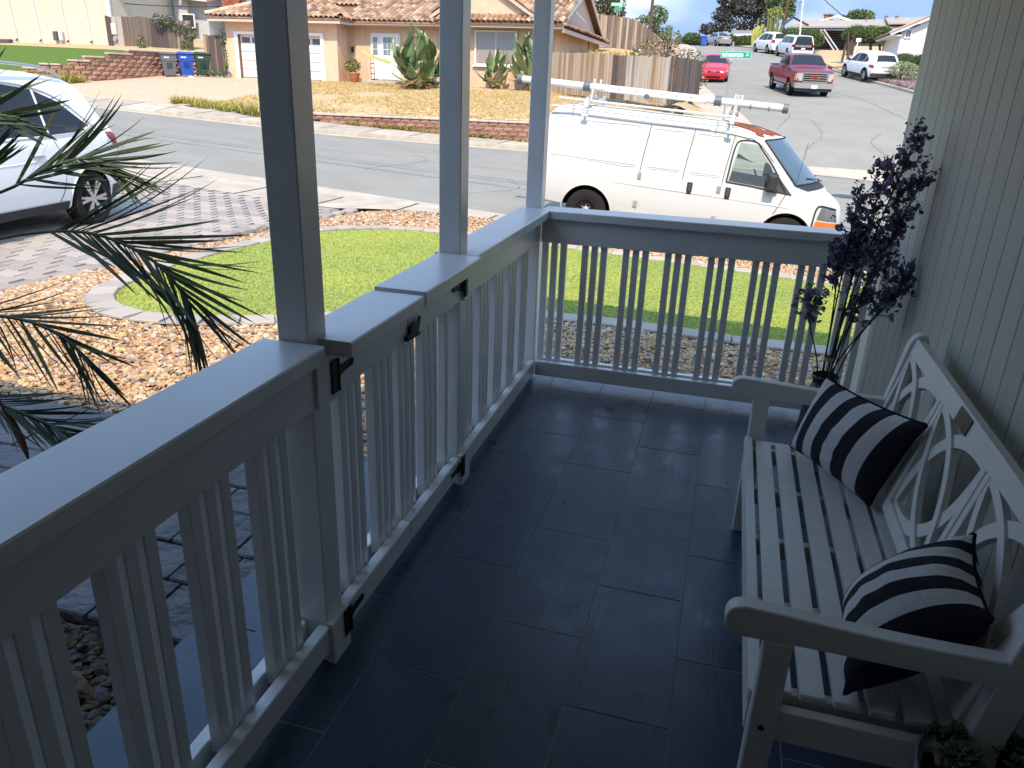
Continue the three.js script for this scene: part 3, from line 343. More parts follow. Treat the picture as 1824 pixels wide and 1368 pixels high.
// ---------- bench ----------
function rebase(root, p) { root.position.set(...p); root.children.forEach((c) => c.position.sub(root.position)); }
{
  const b = thing('garden_bench', 'white painted wooden garden bench with curved lattice back along the siding', 'bench');
  const B = M.bench, zF = -2.895, zN = -1.45;
  const sl = [[0.198, 0.226, 0.004], [0.24, 0.294], [0.313, 0.366], [0.387, 0.44], [0.46, 0.514], [0.533, 0.587], [0.605, 0.652]];
  sl.forEach(([a, c], i) => mesh('seat_slat', boxAt(a, c, i ? 0.412 : 0.40, i ? 0.432 : 0.433, zF + 0.035 - (i ? 0 : 0.02), zN - 0.03 + (i ? 0 : 0.02), 0.004), B, b));
  for (const z of [-2.83, -2.5, -2.17, -1.84, -1.51]) mesh('seat_bearer', boxAt(0.222, 0.66, 0.352, 0.411, z - 0.014, z + 0.014, 0.002), B, b);
  mesh('apron', boxAt(0.203, 0.2215, 0.31, 0.399, zF + 0.02, zN - 0.02, 0.002), B, b);
  const arm = new THREE.Shape(); arm.moveTo(0.16, 0.598); arm.quadraticCurveTo(0.122, 0.598, 0.122, 0.634); arm.quadraticCurveTo(0.124, 0.672, 0.165, 0.671); arm.bezierCurveTo(0.3, 0.668, 0.4, 0.648, 0.69, 0.66); arm.lineTo(0.67, 0.6); arm.bezierCurveTo(0.45, 0.598, 0.32, 0.605, 0.16, 0.598);
  const pst = new THREE.Shape(); pst.moveTo(0.70, 0); pst.lineTo(0.76, 0); pst.lineTo(0.70, 0.42); pst.lineTo(0.762, 0.87); pst.quadraticCurveTo(0.77, 0.915, 0.742, 0.917); pst.quadraticCurveTo(0.715, 0.915, 0.705, 0.87); pst.lineTo(0.67, 0.66); pst.lineTo(0.635, 0.42); pst.closePath();
  const ex = (s, d) => { const g = new THREE.ExtrudeGeometry(s, { depth: d - 0.006, bevelEnabled: true, bevelThickness: 0.003, bevelSize: 0.003, bevelSegments: 1, curveSegments: 16 }); return flat(g.translate(0, 0, -d / 2 + 0.003)); };
  for (const [z, q] of [[zF, -1], [zN, 1]]) {
    mesh('armrest', ex(arm, 0.04).translate(0, 0, z), B, b);
    mesh('back_post', ex(pst, 0.042).translate(0, 0, z), B, b);
    mesh('front_leg', boxAt(0.207, 0.268, 0, 0.597, z - 0.021, z + 0.021, 0.004), B, b);
    mesh('side_rail', boxAt(0.269, 0.66, 0.325, 0.41, z - 0.014, z + 0.014, 0.002), B, b);
    mesh('bolt_hole', new THREE.CylinderGeometry(0.007, 0.007, 0.003, 14).rotateX(Math.PI / 2).translate(0.236, 0.36, z + 0.0215), M.dark, b);
  }
  // back panel: local x = along z, local y = up the slope
  const up = V(0.11, 0.48, 0).normalize(), nn = V(-up.y, up.x, 0), base = V(0.632, 0.43, 0);
  const mtx = new THREE.Matrix4().makeBasis(V(0, 0, 1), up, nn).setPosition(base);
  const put = (g) => flat(g).applyMatrix4(mtx);
  const hh = (y) => (y - 0.43) / up.y;
  const prect = (z0, z1, y0, y1, t0, t1) => put(boxAt(z0, z1, hh(y0), hh(y1), t0, t1, 0.0025));
  mesh('top_rail', prect(zF + 0.022, zN - 0.022, 0.845, 0.902, -0.017, 0.017), B, b);
  mesh('lower_rail', prect(zF + 0.022, zN - 0.022, 0.452, 0.497, -0.014, 0.014), B, b);
  const H0 = hh(0.4975), H1 = hh(0.8445), zW = 0.478;
  const ribbon = (pts, w, d, off) => { const c = new THREE.CatmullRomCurve3(pts.map(([x, y]) => V(x, y, 0)), false, 'centripetal'), n = 26, s = new THREE.Shape(), L = [], Rr = []; for (let i = 0; i <= n; i++) { const p = c.getPoint(i / n), t = c.getTangent(i / n); L.push([p.x - t.y * w / 2, p.y + t.x * w / 2]); Rr.unshift([p.x + t.y * w / 2, p.y - t.x * w / 2]); } const cl = ([x, y]) => [x, Math.min(H1, Math.max(H0, y))]; [...L, ...Rr].map(cl).forEach((q, i) => i ? s.lineTo(...q) : s.moveTo(...q)); s.closePath(); return put(new THREE.ExtrudeGeometry(s, { depth: d, bevelEnabled: false }).translate(0, 0, -d / 2 + off)); };
  const bz = (a, c, e, n = 9) => { const o = []; for (let i = 0; i <= n; i++) { const t = i / n; o.push([lerp(lerp(a[0], c[0], t), lerp(c[0], e[0], t), t), lerp(lerp(a[1], c[1], t), lerp(c[1], e[1], t), t)]); } return o; };
  for (let i = 0; i < 3; i++) {
    const z0 = zF + 0.006 + i * zW, z1 = z0 + zW, a = z0 + 0.03, c = z1 - 0.03;
    mesh('lattice_curve', ribbon(bz([a, H0], [a + 0.05, H1 + 0.03], [c, H1]), 0.04, 0.018, -0.004), B, b);
    mesh('lattice_curve', ribbon(bz([a, H0], [c - 0.05, H0 - 0.03], [c, H1]), 0.04, 0.018, -0.004), B, b);
    mesh('lattice_curve', ribbon(bz([a - 0.01, H1], [c - 0.12, H1 - 0.04], [c - 0.02, H0]), 0.027, 0.018, 0.004), B, b);
    mesh('lattice_curve', ribbon(bz([a - 0.01, H1], [a + 0.1, H0 + 0.04], [c - 0.02, H0]), 0.027, 0.018, 0.004), B, b);
    for (const z of [z0 - 0.017, z0 + 0.017]) if (i) mesh('lattice_bar', put(boxAt(z - 0.0135, z + 0.0135, H0, H1, -0.011, 0.015, 0.002)), B, b);
  }
  for (const z of [zF + 0.032, zN - 0.032]) mesh('lattice_bar', put(boxAt(z - 0.0135, z + 0.0135, H0, H1, -0.011, 0.015, 0.002)), B, b);
  // plaque with worn lettering
  const cv = document.createElement('canvas'); cv.width = 256; cv.height = 128; const x2 = cv.getContext('2d'); x2.fillStyle = '#3c4048'; x2.fillRect(0, 0, 256, 128); x2.strokeStyle = '#23262b'; x2.lineWidth = 4;
  const wr = mulberry(5); for (let r = 0; r < 4; r++) { let x = 62 + (r % 2) * 18; const end = 200 - (r % 2) * 22; while (x < end) { const l = 6 + wr() * 12; x2.beginPath(); x2.moveTo(x, 34 + r * 20); x2.lineTo(x + l, 33 + r * 20 + wr() * 5); x2.stroke(); x += l + 5; } }
  for (const [x, y] of [[12, 12], [244, 12], [12, 116], [244, 116]]) { x2.fillStyle = '#15171a'; x2.beginPath(); x2.arc(x, y, 5, 0, 7); x2.fill(); }
  const ct = new THREE.CanvasTexture(cv); ct.colorSpace = THREE.SRGBColorSpace;
  const pq = new THREE.BoxGeometry(0.112, hh(0.8955) - hh(0.85), 0.004); pq.translate(-2.187, (hh(0.8955) + hh(0.85)) / 2, 0.0195);
  mesh('plaque', put(pq), S(0xffffff, { map: ct, roughness: 0.35, metalness: 0.6 }), b);
  rebase(b, [0.45, 0, -2.17]);
}
function pillow(label, BL, BR, TL, TR, T, pos) {
  const p = thing('striped_pillow', label, 'pillow', null), bl = V(...BL), br = V(...BR), tl = V(...TL), tr = V(...TR);
  const cv = document.createElement('canvas'); cv.width = 256; cv.height = 128; const x = cv.getContext('2d'); for (let i = 0; i < 8; i++) { x.fillStyle = i % 2 ? '#14131f' : '#dcd9d6'; x.fillRect(i * 32, 0, 32, 128); } const wr = mulberry(3); for (let i = 0; i < 9000; i++) { x.fillStyle = `rgba(${wr() > 0.5 ? '255,255,255' : '0,0,0'},0.05)`; x.fillRect(wr() * 256, wr() * 128, 2, 1); }
  const t = new THREE.CanvasTexture(cv); t.colorSpace = THREE.SRGBColorSpace;
  const X = br.clone().sub(bl).add(tr).sub(tl).multiplyScalar(0.5), Y = tl.clone().sub(bl).add(tr).sub(br).multiplyScalar(0.5), N = X.clone().cross(Y).normalize(); if (N.x > 0) N.negate();
  const f = (s) => (u, v) => { const a = u * 2 - 1, c = v * 2 - 1, pu = a * (1 - 0.07 * (1 - c * c)), pv = c * (1 - 0.09 * (1 - a * a)); const P0 = bl.clone().lerp(br, (pu + 1) / 2), P1 = tl.clone().lerp(tr, (pu + 1) / 2), q = P0.lerp(P1, (pv + 1) / 2); const e = Math.pow(Math.max(0, (1 - a * a)), 0.5) * Math.pow(Math.max(0, 1 - c * c), 0.55); const wr2 = 0.008 * (vnoise(a * 3 + 9, c * 5 + 9, 256, 3) - 0.5) * (1 - Math.abs(a)) + 0.012 * (vnoise(a * 14 + 40, c * 2.5 + 9, 256, 8) - 0.5) * Math.pow(Math.abs(c), 2) * e; return q.addScaledVector(N, s * (T * e) + wr2).toArray(); };
  mesh('cover', join([grid(44, 30, f(1)), grid(44, 30, f(-1))]), P(0xffffff, { map: t, roughness: 0.9, sheen: 0.3, sheenRoughness: 0.6, bumpMap: fineBump, bumpScale: 0.0015 }), p);
  const edge = []; for (let i = 0; i < 72; i++) { const k = i / 18, s = Math.floor(k), q = k - s; const [u, v] = [[q, 0], [1, q], [1 - q, 1], [0, 1 - q]][s]; edge.push(f(1)(u, v)); }
  mesh('piping', tube(edge, 0.0042, 150, 6, true), S([0.012, 0.012, 0.02], { roughness: 0.9 }), p);
  rebase(p, pos);
}
pillow('black and white striped lumbar pillow at the far end of the bench', [0.362, 0.45, -2.807], [0.59, 0.45, -2.42], [0.43, 0.765, -2.75], [0.678, 0.785, -2.355], 0.092, [0.5, 0.44, -2.6]);
pillow('black and white striped lumbar pillow at the near end of the bench by the armrest', [0.45, 0.45, -1.86], [0.405, 0.45, -1.492], [0.655, 0.775, -1.74], [0.64, 0.715, -1.49], 0.112, [0.53, 0.44, -1.66]);
// ---------- vase of artificial blossom ----------
{
  const v = thing('floor_vase', 'dark green ribbed floor vase behind the bench, holding purple blossom', 'vase', null, [0.56, 0, -3.6]);
  const pf = [[0.001, 0], [0.065, 0], [0.07, 0.02], [0.085, 0.2], [0.07, 0.38], [0.05, 0.445], [0.057, 0.475], [0.061, 0.48], [0.057, 0.485], [0.047, 0.45], [0.042, 0.3], [0.001, 0.28]];
  const g = lathe(pf, 48), p = g.attributes.position; for (let i = 0; i < p.count; i++) { const a = Math.atan2(p.getZ(i), p.getX(i)), k = 1 + 0.02 * Math.cos(a * 24); p.setXYZ(i, p.getX(i) * k, p.getY(i), p.getZ(i) * k); } g.computeVertexNormals();
  mesh('body', g, P([0.02, 0.035, 0.03], { roughness: 0.25, clearcoat: 0.6 }), v);
  const f = thing('artificial_flowers', 'tall spray of dark purple artificial blossom standing in the green vase', 'flowers', null, [0.56, 0.3, -3.6]);
  const stemM = S([0.035, 0.045, 0.03], { roughness: 0.8 }), petM = [[0.19, 0.17, 0.28], [0.25, 0.225, 0.36], [0.13, 0.115, 0.19], [0.32, 0.29, 0.44]]
    .map((c) => P(c, { roughness: 0.9, specularIntensity: 0.3, transmission: 0.5, thickness: 0 })), leafM = S([0.045, 0.07, 0.03], { roughness: 0.8 });
  const petal = []; for (let k = 0; k < 5; k++) { const a = k / 5 * 6.283; petal.push(xf(new THREE.CircleGeometry(0.0085, 6), [0.009, 0, 0.002], [0, -0.5, 0]).applyMatrix4(new THREE.Matrix4().makeRotationZ(a))); }
  const bl1 = join(petal), bl2 = join([bl1.clone(), xf(bl1.clone(), [0.012, 0.01, -0.008], [0.9, 0.4, 0.3]), xf(bl1.clone(), [-0.011, 0.008, -0.006], [-0.7, -0.5, 1]), xf(bl1.clone(), [0.002, -0.014, -0.006], [1.2, 0, 2])]);
  const tips = [[0.72, 1.56], [0.775, 1.40], [0.66, 1.44], [0.55, 1.30], [0.74, 1.2], [0.60, 1.15], [0.515, 1.05], [0.80, 1.0], [0.43, 0.83], [0.68, 0.86], [0.78, 0.93]];
  let nb = 0; const buds = [], mass = [[], [], [], []];
  tips.forEach(([tx, ty], i) => {
    const zt = rr(-0.13, 0.13), a = V(rr(-0.02, 0.02), 0.02, rr(-0.02, 0.02)), e = V(tx - 0.56, ty - 0.3, zt), m1 = V(lerp(a.x, e.x, 0.25), lerp(a.y, e.y, 0.42), zt * 0.2), c = new THREE.CatmullRomCurve3([a, m1, e.clone().lerp(m1, 0.35).add(V(rr(-0.02, 0.02), 0.01, 0)), e]);
    mesh('stem', flat(new THREE.TubeGeometry(c, 26, 0.0035, 6)), stemM, f);
    const twigs = []; const n = Math.round(26 + (ty - 0.7) * 62), t0 = lerp(0.62, 0.42, (ty - 0.8) / 0.8);
    for (let k = 0; k < n; k++) { const t = lerp(t0, 1, (k + R()) / n), o = c.getPoint(t), ph = R() * 6.28, L = rr(0.01, 0.1) * (1.2 - t * 0.65), d = V(Math.cos(ph) * L, rr(0.0, 0.06), Math.sin(ph) * L), q = o.clone().add(d); twigs.push(rod(o.toArray(), q.toArray(), 0.0013, 4)); const bg = R() < 0.7 ? bl2 : bl1, bp = Math.floor(R() * 4), br = [R() * 6, R() * 6, R() * 6], bs = rr(0.5, 0.92); if (nb++ < 290) { const b = mesh('blossom', bg, petM[bp], f, q.toArray(), br); b.scale.setScalar(bs); } else mass[bp].push(xf(bg.clone(), q.toArray(), br, bs));
      if (R() < 0.55) { const q2 = q.clone().add(V(rr(-0.02, 0.02), rr(0.01, 0.04), rr(-0.02, 0.02))); buds.push(rod(q.toArray(), q2.toArray(), 0.001, 3)); for (let w = 0; w < 4; w++) buds.push(flat(new THREE.OctahedronGeometry(rr(0.003, 0.0055))).translate(q2.x + rr(-0.012, 0.012), q2.y + rr(-0.006, 0.014), q2.z + rr(-0.012, 0.012))); } }
    mesh('twigs', join(twigs), stemM, f);
  });
  mass.forEach((a, i) => { if (a.length) mesh('blossom_cluster', join(a), petM[i], f).userData.kind = 'stuff'; });
  mesh('buds', join(buds), leafM, f).userData.kind = 'stuff';
  mesh('binding', lathe([[0.022, 0.255], [0.023, 0.275]], 12), S([0.4, 0.33, 0.22]), f);
}
// ---------- planter of succulents ----------
{
  const c = [0.705, 0, -1.36], y = 0.42, K = 1.18;
  const p = thing('planter_pot', 'pale round planter pot at the bottom right corner beside the bench', 'planter', null, c);
  mesh('pot', lathe([[0.001, 0], [0.1 * K, 0], [0.105 * K, 0.01], [0.142 * K, y - 0.01], [0.145 * K, y], [0.138 * K, y], [0.132 * K, y - 0.03], [0.001, y - 0.035]], 48), S([0.5, 0.47, 0.44], { roughness: 0.7, bumpMap: fineBump, bumpScale: 0.002 }), p);
  mesh('soil', new THREE.CircleGeometry(0.131 * K, 24).rotateX(-Math.PI / 2).translate(0, y - 0.028, 0), S([0.04, 0.03, 0.025], { roughness: 1, bumpMap: coarseBump, bumpScale: 0.02 }), p);
  const peb = [[0.3, 0.16, 0.1], [0.42, 0.3, 0.2], [0.2, 0.12, 0.09], [0.35, 0.22, 0.15]].map((q) => S(q, { roughness: 0.8 })), pgm = new THREE.IcosahedronGeometry(1, 1);
  for (let i = 0; i < 46; i++) { const a = R() * 6.28, r = Math.sqrt(R()) * 0.118 * K; const m = mesh('pebble', pgm, peb[i % 4], p, [Math.cos(a) * r, y - 0.022, Math.sin(a) * r], [R() * 3, R() * 3, R() * 3]); m.scale.set(rr(0.008, 0.017), rr(0.006, 0.011), rr(0.008, 0.014)); }
  const lg = new THREE.SphereGeometry(1, 8, 6); { const q = lg.attributes.position; for (let i = 0; i < q.count; i++) { const t = (q.getY(i) + 1) / 2; const k = 0.35 + 0.9 * t - 0.55 * t * t * t * t; q.setXYZ(i, q.getX(i) * k * 0.42, t * 1.6, q.getZ(i) * k * 0.2); } lg.computeVertexNormals(); }
  const gm = [[0.075, 0.14, 0.06], [0.10, 0.17, 0.085], [0.055, 0.11, 0.05]].map((q) => P(q, { roughness: 0.45, clearcoat: 0.2 }));
  const lab = ['green rosette succulent at the left rim of the planter pot', 'green rosette succulent at the front right of the planter pot', 'small green succulent low at the front rim of the planter pot', 'green succulent at the back rim of the planter pot', 'green succulent at the right rim of the planter pot'];
  [[-0.085, -0.045, 1.2], [0.06, -0.03, 1.2], [-0.04, 0.085, 0.8], [0.02, -0.11, 0.9], [0.11, 0.06, 0.9]].forEach(([x, z, s], i) => { const o = thing('succulent', lab[i], 'succulent', null, [c[0] + x, y - 0.02, c[2] + z]);
    for (let h = 0; h < (i == 2 ? 3 : 6); h++) { const hx = rr(-0.035, 0.035) * s, hz = rr(-0.035, 0.035) * s, hy = rr(0.015, 0.055) * s; mesh('stalk', rod([hx * 0.5, 0, hz * 0.5], [hx, hy, hz], 0.004, 6), gm[2], o); for (let k = 0; k < 15; k++) { const a = k * 2.4, t = k / 15, m = mesh('succulent_leaf', lg, gm[Math.floor(R() * 3)], o, [hx, hy, hz]); m.rotation.set(0, a, 0); m.rotation.order = 'YXZ'; m.rotation.x = lerp(1.35, 0.15, t); m.scale.setScalar(lerp(0.021, 0.012, t) * s); } } });
}
{ // grit and crumbs on the tiles
  const a = []; for (let i = 0; i < 46; i++) { const x = rr(-0.9, 0.3), z = rr(-4.1, -0.9); a.push(xf(new THREE.TetrahedronGeometry(rr(0.0015, 0.004)), [x, 0.0018, z], [R() * 3, R() * 3, R() * 3], [rr(0.7, 2), 0.6, rr(0.7, 2)])); }
  const m = mesh('floor_grit', join(a), S([0.32, 0.27, 0.2], { roughness: 1 })); m.userData.kind = 'stuff'; m.userData.label = 'specks of pale grit scattered on the dark porch tiles';
}
// ---------- palm beside the railing ----------
{
  const p = thing('palm', 'dark green feather palm reaching in from the left beyond the railing', 'palm', null, [-3.05, -0.15, -1.75]);
  const o = V(-3.05, -0.15, -1.75), crown = [-3.5, 0.75, -1.7];
  const barkM = S([0.09, 0.065, 0.045], { roughness: 1, bumpMap: coarseBump, bumpScale: 0.03 }), mats = [[0.045, 0.07, 0.032], [0.055, 0.085, 0.036], [0.035, 0.055, 0.028], [0.08, 0.11, 0.045]].map((c) => P(c, { roughness: 0.6, specularIntensity: 0.5, transmission: 0.25, thickness: 0 })), rM = S([0.05, 0.07, 0.03], { roughness: 0.5 });
  mesh('trunk', tube([[0, 0, 0], [0.02, 0.5, 0], [0.05, 1.05, 0]], 0.09, 12, 12), barkM, p);
  const lf = [0, 1, 2].map((s) => grid(1, 9, (u, v) => { const w = 0.5 * Math.pow(Math.sin(Math.PI * Math.min(1, 0.12 + v * 0.88)), 0.7) * (1 - v * 0.35); return [(u - 0.5) * 2 * w, -0.12 * v * v * (0.4 + s * 0.6), v]; }));   // unit leaflet, length along +z
  const vLf = lf.map((g) => { const q = g.attributes.position; for (let i = 0; i < q.count; i++) q.setY(i, q.getY(i) + Math.abs(q.getX(i)) * 0.0); g.computeVertexNormals(); return g; });
  const frond = (pts, L, n, start, droop, wd = 0.011, roll = 0) => {
    const c = new THREE.CatmullRomCurve3([V(...crown), ...pts.map((q) => V(...q))].map((q) => q.clone().sub(o)), false, 'centripetal');
    const fr = mesh('frond', flat(new THREE.TubeGeometry(c, 40, 0.0055, 6)), rM, p);
    for (let i = 0; i < n; i++) for (const s of [1, -1]) {
      const t = lerp(start, 0.995, (i + 0.25 * (s + 1) + R() * 0.2) / n), q = c.getPoint(t), T = c.getTangent(t), X0 = T.clone().cross(V(0, 1, 0)).normalize(), Y0 = X0.clone().cross(T).normalize(), X = X0.clone().multiplyScalar(Math.cos(roll)).addScaledVector(Y0, Math.sin(roll)), Y = X.clone().cross(T).normalize();
      const ang = lerp(0.72, 0.26, t) + rr(-0.1, 0.1), lift = rr(-0.05, 0.35), d = T.clone().multiplyScalar(Math.cos(ang)).addScaledVector(X, s * Math.sin(ang)).addScaledVector(Y, lift); d.y -= droop * rr(0.6, 1.2); d.normalize();
      const len = L * rr(0.85, 1.1) * Math.pow(Math.sin(Math.PI * lerp(0.28, 0.86, t)), 0.6), xa = d.clone().cross(V(rr(-1, 1), rr(0.1, 1), rr(-1, 1))).normalize(), ya = xa.clone().cross(d).normalize().multiplyScalar(-1);
      const m = mesh('leaflet', vLf[Math.floor(R() * 3)], mats[Math.floor(R() * 4)], fr); m.matrix.makeBasis(xa.multiplyScalar(wd * rr(0.8, 1.25)), ya.multiplyScalar(len * -1).multiplyScalar(-1), d.multiplyScalar(len)).setPosition(q); m.matrix.decompose(m.position, m.quaternion, m.scale);
    }
  };
  frond([[-2.54, 1.08, -1.96], [-2.38, 1.14, -2.03], [-2.21, 1.17, -2.09], [-2.08, 1.17, -2.12], [-1.97, 1.14, -2.14], [-1.85, 1.08, -2.15], [-1.76, 1.0, -2.14], [-1.72, 0.95, -2.13]], 0.46, 38, 0.36, 0.12, 0.0155, -0.9);
  frond([[-2.7, 1.18, -2.13], [-2.57, 1.25, -2.19], [-2.5, 1.28, -2.22], [-2.38, 1.35, -2.28], [-2.27, 1.39, -2.33], [-2.19, 1.38, -2.35], [-2.13, 1.35, -2.35]], 0.34, 26, 0.45, 0.18, 0.015, -0.8);
  frond([[-2.7, 1.38, -1.95], [-2.56, 1.48, -2.01], [-2.45, 1.54, -2.06], [-2.34, 1.54, -2.1], [-2.28, 1.535, -2.115]], 0.30, 9, 0.5, 0.08, 0.02, -0.9);
  frond([[-2.69, 1.24, -2.07], [-2.6, 1.31, -2.12], [-2.52, 1.34, -2.15]], 0.34, 9, 0.6, -0.3, 0.015, -0.7);
  frond([[-2.48, 0.87, -1.73], [-2.35, 0.94, -1.79], [-2.21, 0.94, -1.83], [-2.08, 0.92, -1.85], [-1.98, 0.87, -1.86], [-1.9, 0.8, -1.85]], 0.32, 24, 0.35, 0.5, 0.013, -0.7);
  frond([[-2.31, 0.78, -1.57], [-2.14, 0.77, -1.61], [-2.04, 0.74, -1.62], [-1.93, 0.7, -1.64], [-1.83, 0.66, -1.65], [-1.74, 0.62, -1.66]], 0.26, 24, 0.4, 0.1, 0.013, -0.35);
  frond([[-2.95, 1.3, -1.95], [-2.72, 1.52, -2.05], [-2.58, 1.6, -2.1], [-2.45, 1.62, -2.13]], 0.24, 7, 0.6, 0.0, 0.014, -0.9);
  const sp = grid(6, 14, (u, v) => { const w = 0.02 * Math.pow(Math.sin(Math.PI * clamp(0.06 + v * 0.94)), 0.8), a = (u - 0.5) * 2.6; return [Math.sin(a) * w + 0.06 * v + 0.015 * Math.sin(v * 3), -0.2 * v, Math.cos(a) * w * 0.6]; });
  const spm = mesh('spathe', sp, S([0.14, 0.06, 0.03], { roughness: 0.6 }), p); spm.position.set(-2.03 + 3.05, 0.755 + 0.15, -1.62 + 1.75);
  mesh('spathe_stalk', tube([[-0.05 + 0.1, 0.95, 0.05], [0.6, 1.02, 0.1], [1.0, 0.92, 0.13]], 0.006, 16, 6), S([0.2, 0.14, 0.08]), p);
}

// ---------- vehicles: +x is the front, y up, wheels on y = 0 ----------
const paint = (c, rough = 0.28) => P(c, { roughness: rough, clearcoat: 0.45, clearcoatRoughness: 0.1, metalness: 0.0 });
const wellM = S([0.008, 0.008, 0.008], { roughness: 1 }), lampR = P([0.32, 0.004, 0.014], { roughness: 0.35, clearcoat: 0.2 }), lampW = P([0.6, 0.62, 0.64], { roughness: 0.12, metalness: 0.5, clearcoat: 1 }), lampO = P([0.6, 0.15, 0.02], { roughness: 0.2, clearcoat: 1 }), plateM = S([0.6, 0.6, 0.58], { roughness: 0.5 }), plastic = S([0.02, 0.021, 0.022], { roughness: 0.65 });
function carShape(d) {
  // d.top: path of the centre-line silhouette [x,y] from tail to nose; d.bot, d.w (half width), d.belt by x
  const top = d.top, len = [0]; for (let i = 1; i < top.length; i++) len.push(len[i - 1] + Math.hypot(top[i][0] - top[i - 1][0], top[i][1] - top[i - 1][1]));
  const T = len[len.length - 1], raw = (s) => { let i = 1; while (i < top.length - 1 && s > len[i]) i++; const t = clamp((s - len[i - 1]) / (len[i] - len[i - 1])); return [lerp(top[i - 1][0], top[i][0], t), lerp(top[i - 1][1], top[i][1], t)]; };
  const sm = d.smooth ?? 0.09, path = (s) => { let x = 0, y = 0, W = 0; for (let k = -3; k <= 3; k++) { const r = Math.min(sm, s + 1e-4, T - s + 1e-4), q = raw(s + k / 3 * r), w = 4 - Math.abs(k); x += q[0] * w; y += q[1] * w; W += w; } return [x / W, y / W]; };
  const bot = pl(d.bot), w = pl(d.w), belt = pl(d.belt), tum = d.tum ?? 0.32, rad = d.r ?? 0.1, crown = d.crown ?? 0.03, tuck = d.tuck ?? 0.09;
  const side = (x, y) => { const b = belt(x), yb = bot(x), m = yb + (b - yb) * 0.45; let h = w(x); if (y < m) h -= tuck * Math.pow((m - y) / (m - yb + 1e-3), 2); else if (y < b) h -= 0.035 * Math.pow((y - m) / (b - m + 1e-3), 2); if (y > b) h -= 0.035 + tum * (y - b) + (d.shoulder ?? 0.03) * Math.min(1, (y - b) / 0.06); return Math.max(0.05, h); };
  const sec = (s, n1 = 14, n2 = 5, n3 = 6) => { const [x, yt] = path(s), yb = bot(x), r = Math.min(rad, Math.max(0.02, (yt - yb) * 0.4)), pts = []; const ys = yt - r;
    pts.push([x, yb, 0], [x, yb, Math.max(0.04, side(x, yb) - 0.06)]);
    for (let i = 0; i <= n1; i++) { const y = lerp(yb + 0.03, ys, i / n1); pts.push([x, y, side(x, y)]); }
    const z0 = side(x, ys); for (let i = 1; i <= n2; i++) { const a = i / n2 * Math.PI / 2; pts.push([x, ys + r * Math.sin(a), z0 - r * (1 - Math.cos(a)) - tum * 0.3 * r * Math.sin(a)]); }
    const z1 = pts[pts.length - 1][2]; for (let i = 1; i <= n3; i++) { const q = 1 - i / n3; pts.push([x, yt + crown * (1 - q * q), z1 * q]); } return pts; };
  const topPt = (s, f, off = 0.006) => bow(topPt0(s, f, off)), topPt0 = (s, f, off) => { const [x, yt] = path(s), yb = bot(x), r = Math.min(rad, Math.max(0.02, (yt - yb) * 0.4)), z1 = side(x, yt - r) - r - tum * 0.3 * r; const [xa, ya] = path(Math.max(0, s - 0.02)), [xb, yb2] = path(Math.min(T, s + 0.02)); let nx = -(yb2 - ya), ny = xb - xa; const l = Math.hypot(nx, ny) || 1; return [x + nx / l * off, yt + crown * (1 - f * f) + ny / l * off, z1 * f]; };
  const sAt = (x0, from = 0) => { let best = from, bd = 9; for (let s = from; s < T; s += 0.01) { const e = Math.abs(path(s)[0] - x0); if (e < bd) { bd = e; best = s; } } return best; };
  const bow = d.bow ? (p) => { const q = Math.abs(p[2]) / side(p[0], Math.min(p[1], path(sAt0(p[0]))[1])), k = Math.max(0, 1 - q * q); return [p[0] + d.bow * k * sst(0.3, 1.1, p[0]) * (1 - 0.75 * sst(1.75, 2.35, p[0])), p[1], p[2]]; } : (p) => p; const sAt0 = (() => { const t = []; for (let i = 0; i <= 400; i++) t.push([path(T * i / 400)[0], T * i / 400]); return (x) => { let b = 0; for (let i = 0; i < t.length; i++) if (Math.abs(t[i][0] - x) < Math.abs(t[b][0] - x)) b = i; return t[b][1]; }; })();
  const N = d.N ?? 110, st = [0.0005]; for (let i = 1; i < N; i++) st.push(T * i / N); st.push(T - 0.0005);
  const rows = st.map((s) => { const h = sec(s), m = h.slice(1, -1).reverse().map(([x, y, z]) => [x, y, -z]); return [...h, ...m].map(bow); });
  const nv = rows[0].length, pos = [], idx = []; rows.forEach((r) => r.forEach((q) => pos.push(...q)));
  for (let i = 0; i < rows.length - 1; i++) for (let j = 0; j < nv; j++) { const a = i * nv + j, b = i * nv + (j + 1) % nv, c = a + nv, e = b + nv; idx.push(a, c, b, b, c, e); }
  for (const [i, f] of [[0, 0], [rows.length - 1, 1]]) { const r = rows[i]; let cx = 0, cy = 0; r.forEach((q) => { cx += q[0]; cy += q[1]; }); const k = pos.length / 3; pos.push(cx / nv, cy / nv, 0); for (let j = 0; j < nv; j++) { const a = i * nv + j, b = i * nv + (j + 1) % nv; f ? idx.push(a, k, b) : idx.push(a, b, k); } }
  const g = new THREE.BufferGeometry(); g.setAttribute('position', new THREE.Float32BufferAttribute(pos, 3)); g.setIndex(idx); g.computeVertexNormals();
  return { g, side, topPt, sAt, path, T, bot, w, belt };
}
const ev = new Evaluator(); ev.attributes = ['position', 'normal']; ev.useGroups = true;
